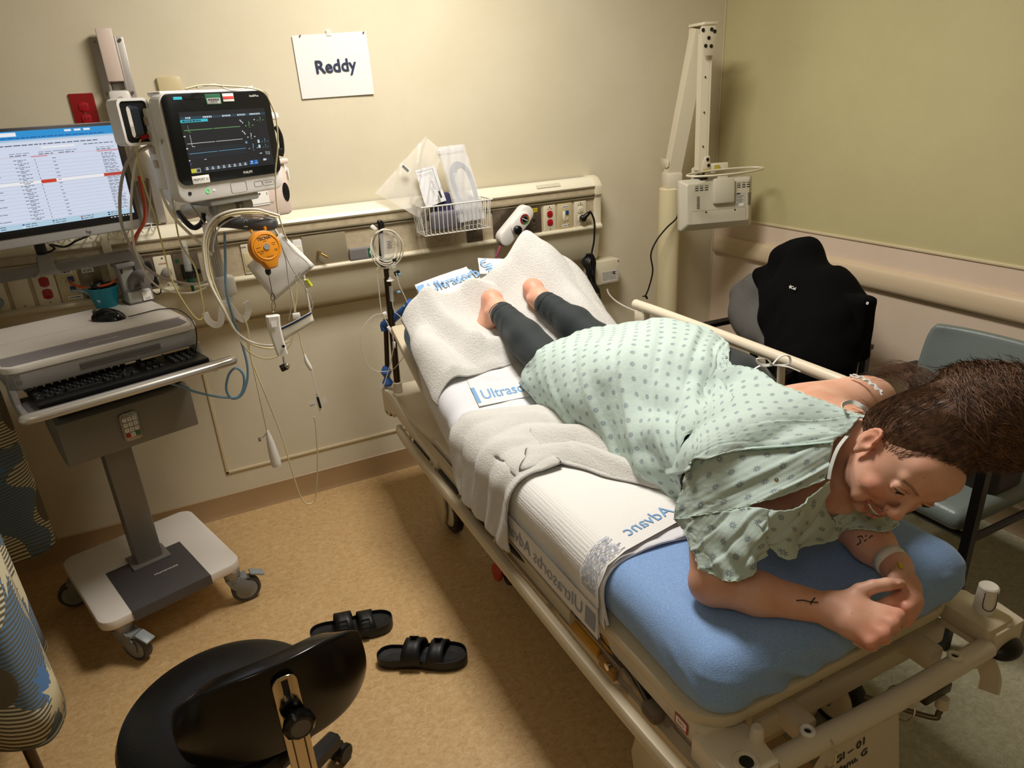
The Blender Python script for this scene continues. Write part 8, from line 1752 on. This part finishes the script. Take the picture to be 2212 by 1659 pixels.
# basket contents
m_film = mat('plastic_film', 'e6e2d6', .12, alpha=.30, spec=.9); m_film2 = mat('plastic_pouch', 'dfe0e2', .15, alpha=.38, spec=.9)
def film(name, label, cat, quad, m, n=22, amp=.010, seed=0, Y=2.73, th=.0):
    P4 = [at(x, y, Y=Y_) for x, y, Y_ in quad]; G = []
    for i in range(n + 1):
        row = []
        for j in range(n + 1):
            u, v = i / n, j / n; p = P4[0].lerp(P4[1], u).lerp(P4[3].lerp(P4[2], u), v); row.append(p + V((0, amp * nz(u, v, 4, seed) + amp * .7 * abs(math.sin(u * 13 + v * 9 + seed)) * math.sin(PI * u) + th * math.sin(PI * u) * math.sin(PI * v), 0)))
        G.append(row)
    t = thing(name, label, cat, sum(P4, V()) / 4); b = MB(); b.sheet(G); b.build('film', m, t, smooth=180)
    return t, G
t, G = film('clear_bag', 'large empty clear plastic bag sticking up left out of the wire basket', 'bag', [(812, 418, 2.80), (921, 295, 2.82), (958, 330, 2.78), (905, 470, 2.73)], m_film, seed=1); b = MB(); b.sheet([[(p + V((0, .014, 0))) for p in r] for r in G]); b.build('film_back', m_film, t, smooth=180)
F = frame(at(876, 364, Y=2.77), at(888, 376, Y=2.77) - at(864, 353, Y=2.77), z=(0, -1, 0)); b = MB(F); b.box((0, 0, .004), (.042, .018, .001)); b.build('barcode_label', m_lab, t); b = MB(F)
for k in range(11): b.box((-.017 + k * .0031, -.001, .0048), (.0012 + .0008 * (k % 3), .010, .0003))
b.build('barcode', m_ink, t)
film('clear_bag', 'crumpled clear plastic wrap at the left end inside the wire basket', 'bag', [(880, 415, 2.74), (925, 440, 2.70), (925, 500, 2.70), (905, 480, 2.74)], m_film, seed=5, amp=.02)
t, G = film('mask_packet', 'white foil packet lettered ADULT standing in the wire basket', 'packet', [(897, 368, 2.745), (938, 357, 2.745), (964, 433, 2.715), (920, 450, 2.715)], mat('foil_white', 'd6d5d4', .3), amp=.005, seed=3); 
up_ = (at(960, 425, Y=2.70) - at(936, 365, Y=2.73)).normalized(); F = frame(at(936, 400, Y=2.712), up_, z=(0, -1, .1)); text('ADULT', .011, F, m_ink, t, thick=.0002); F = frame(at(951, 420, Y=2.702), up_, z=(0, -1, .1)); b = MB(F); b.box((0, 0, 0), (.028, .008, .001)); b.build('black_code', m_ink, t)
b = MB(); Q = [at(x, y, Y=Y_) for x, y, Y_ in ((901, 373, 2.73), (934, 364, 2.73), (954, 426, 2.702), (942, 434, 2.70))]; b.tube(Q, .0008, n=4, smooth=False); b.build('printed_border', m_ink, t)
t = thing('navy_cuff', 'folded navy blood pressure cuff standing in the wire basket', 'cuff', at(960, 430, Y=2.74)); b = MB(wallframe(at(957, 452, Y=2.745), .0) @ Matrix.Rotation(.15, 4, 'Z')); b.box((0, .0, 0), (.085, .125, .03), .012); b.build('cuff', mat('navy_fabric', '2c2c4e', .8), t)
b = MB(wallframe(at(965, 475, Y=2.725), .0)); b.box((0, .0, 0), (.15, .075, .035), .015); b.build('folded_part', mat('dim_grey_fabric', '66636a', .8), t)
t, G = film('tubing_pouch', 'clear pouch holding coiled grey tubing, upright at the right end of the basket', 'pouch', [(943, 318, 2.79), (999, 311, 2.79), (1046, 470, 2.70), (990, 480, 2.70)], m_film2, amp=.004, seed=8); b = MB(); b.sheet([[(p + V((0, -.02, 0))) for p in r] for r in G]); b.build('film_front', m_film2, t, smooth=180)
for k in range(4):
    b = MB(); b.tube([at(x, y, Y=2.77 - .0004 * (y - 340)) for x, y in ((975 + k * 3, 360 + 4 * k), (990, 350 + k * 4), (1010 - 2 * k, 365), (1025 - 2 * k, 400), (1032 - 2 * k, 440), (1020 - 2 * k, 465), (1003 + k, 455), (985 + 2 * k, 420), (974 + 2 * k, 385))], .0038, n=8, closed=True); b.build('tubing', mat('grey_clear_tube', 'a9acb3', .2, alpha=.75), t)
b = MB(); P4 = [at(x, y, Y=2.776) for x, y in ((946, 326), (1001, 318), (1003, 325), (948, 333))]; b.sheet([[P4[0], P4[1]], [P4[3], P4[2]]]); b.build('seal_strip', m_lab, t, smooth=0)
# wire shelf behind the computer monitor
t = thing('wire_shelf', 'white wire shelf lying on top of the headwall behind the computer monitor', 'shelf', (-.35, 2.83, 1.26))
b = MB(); b.tube([(-.8, 2.79, 1.262), (-.035, 2.79, 1.262), (-.035, 2.885, 1.262), (-.8, 2.885, 1.262)], .0028, closed=True, smooth=False); b.build('frame', m_wire, t)
for k in range(24): x = -.79 + k * .032; b = MB(); b.tube([(x, 2.885, 1.262), (x, 2.79, 1.264), (x, 2.778, 1.262), (x, 2.776, 1.252), (x + .004, 2.784, 1.247)], .0022, n=6); b.build('wire', m_wire, t)
# ------------------------------------------------------------ repeats carry a shared group
GRP = {'monitor_cable': 'cables hanging from the patient monitor', 'lead_wire': 'lead wires gathered by the striped strip', 'underpad': 'absorbent underpads on the stretcher', 'bath_towel': 'terry towels at the head end of the stretcher', 'clear_bag': 'clear plastic bags in the wire basket', 'patch_cable': 'network patch cables behind the cart'}
for o in list(COL.objects):
    if o.parent is None and 'label' in o and o.name.split('.')[0] in GRP and not (o.name.startswith('monitor_cable') and 'video' in o['label']): o['group'] = GRP[o.name.split('.')[0]]
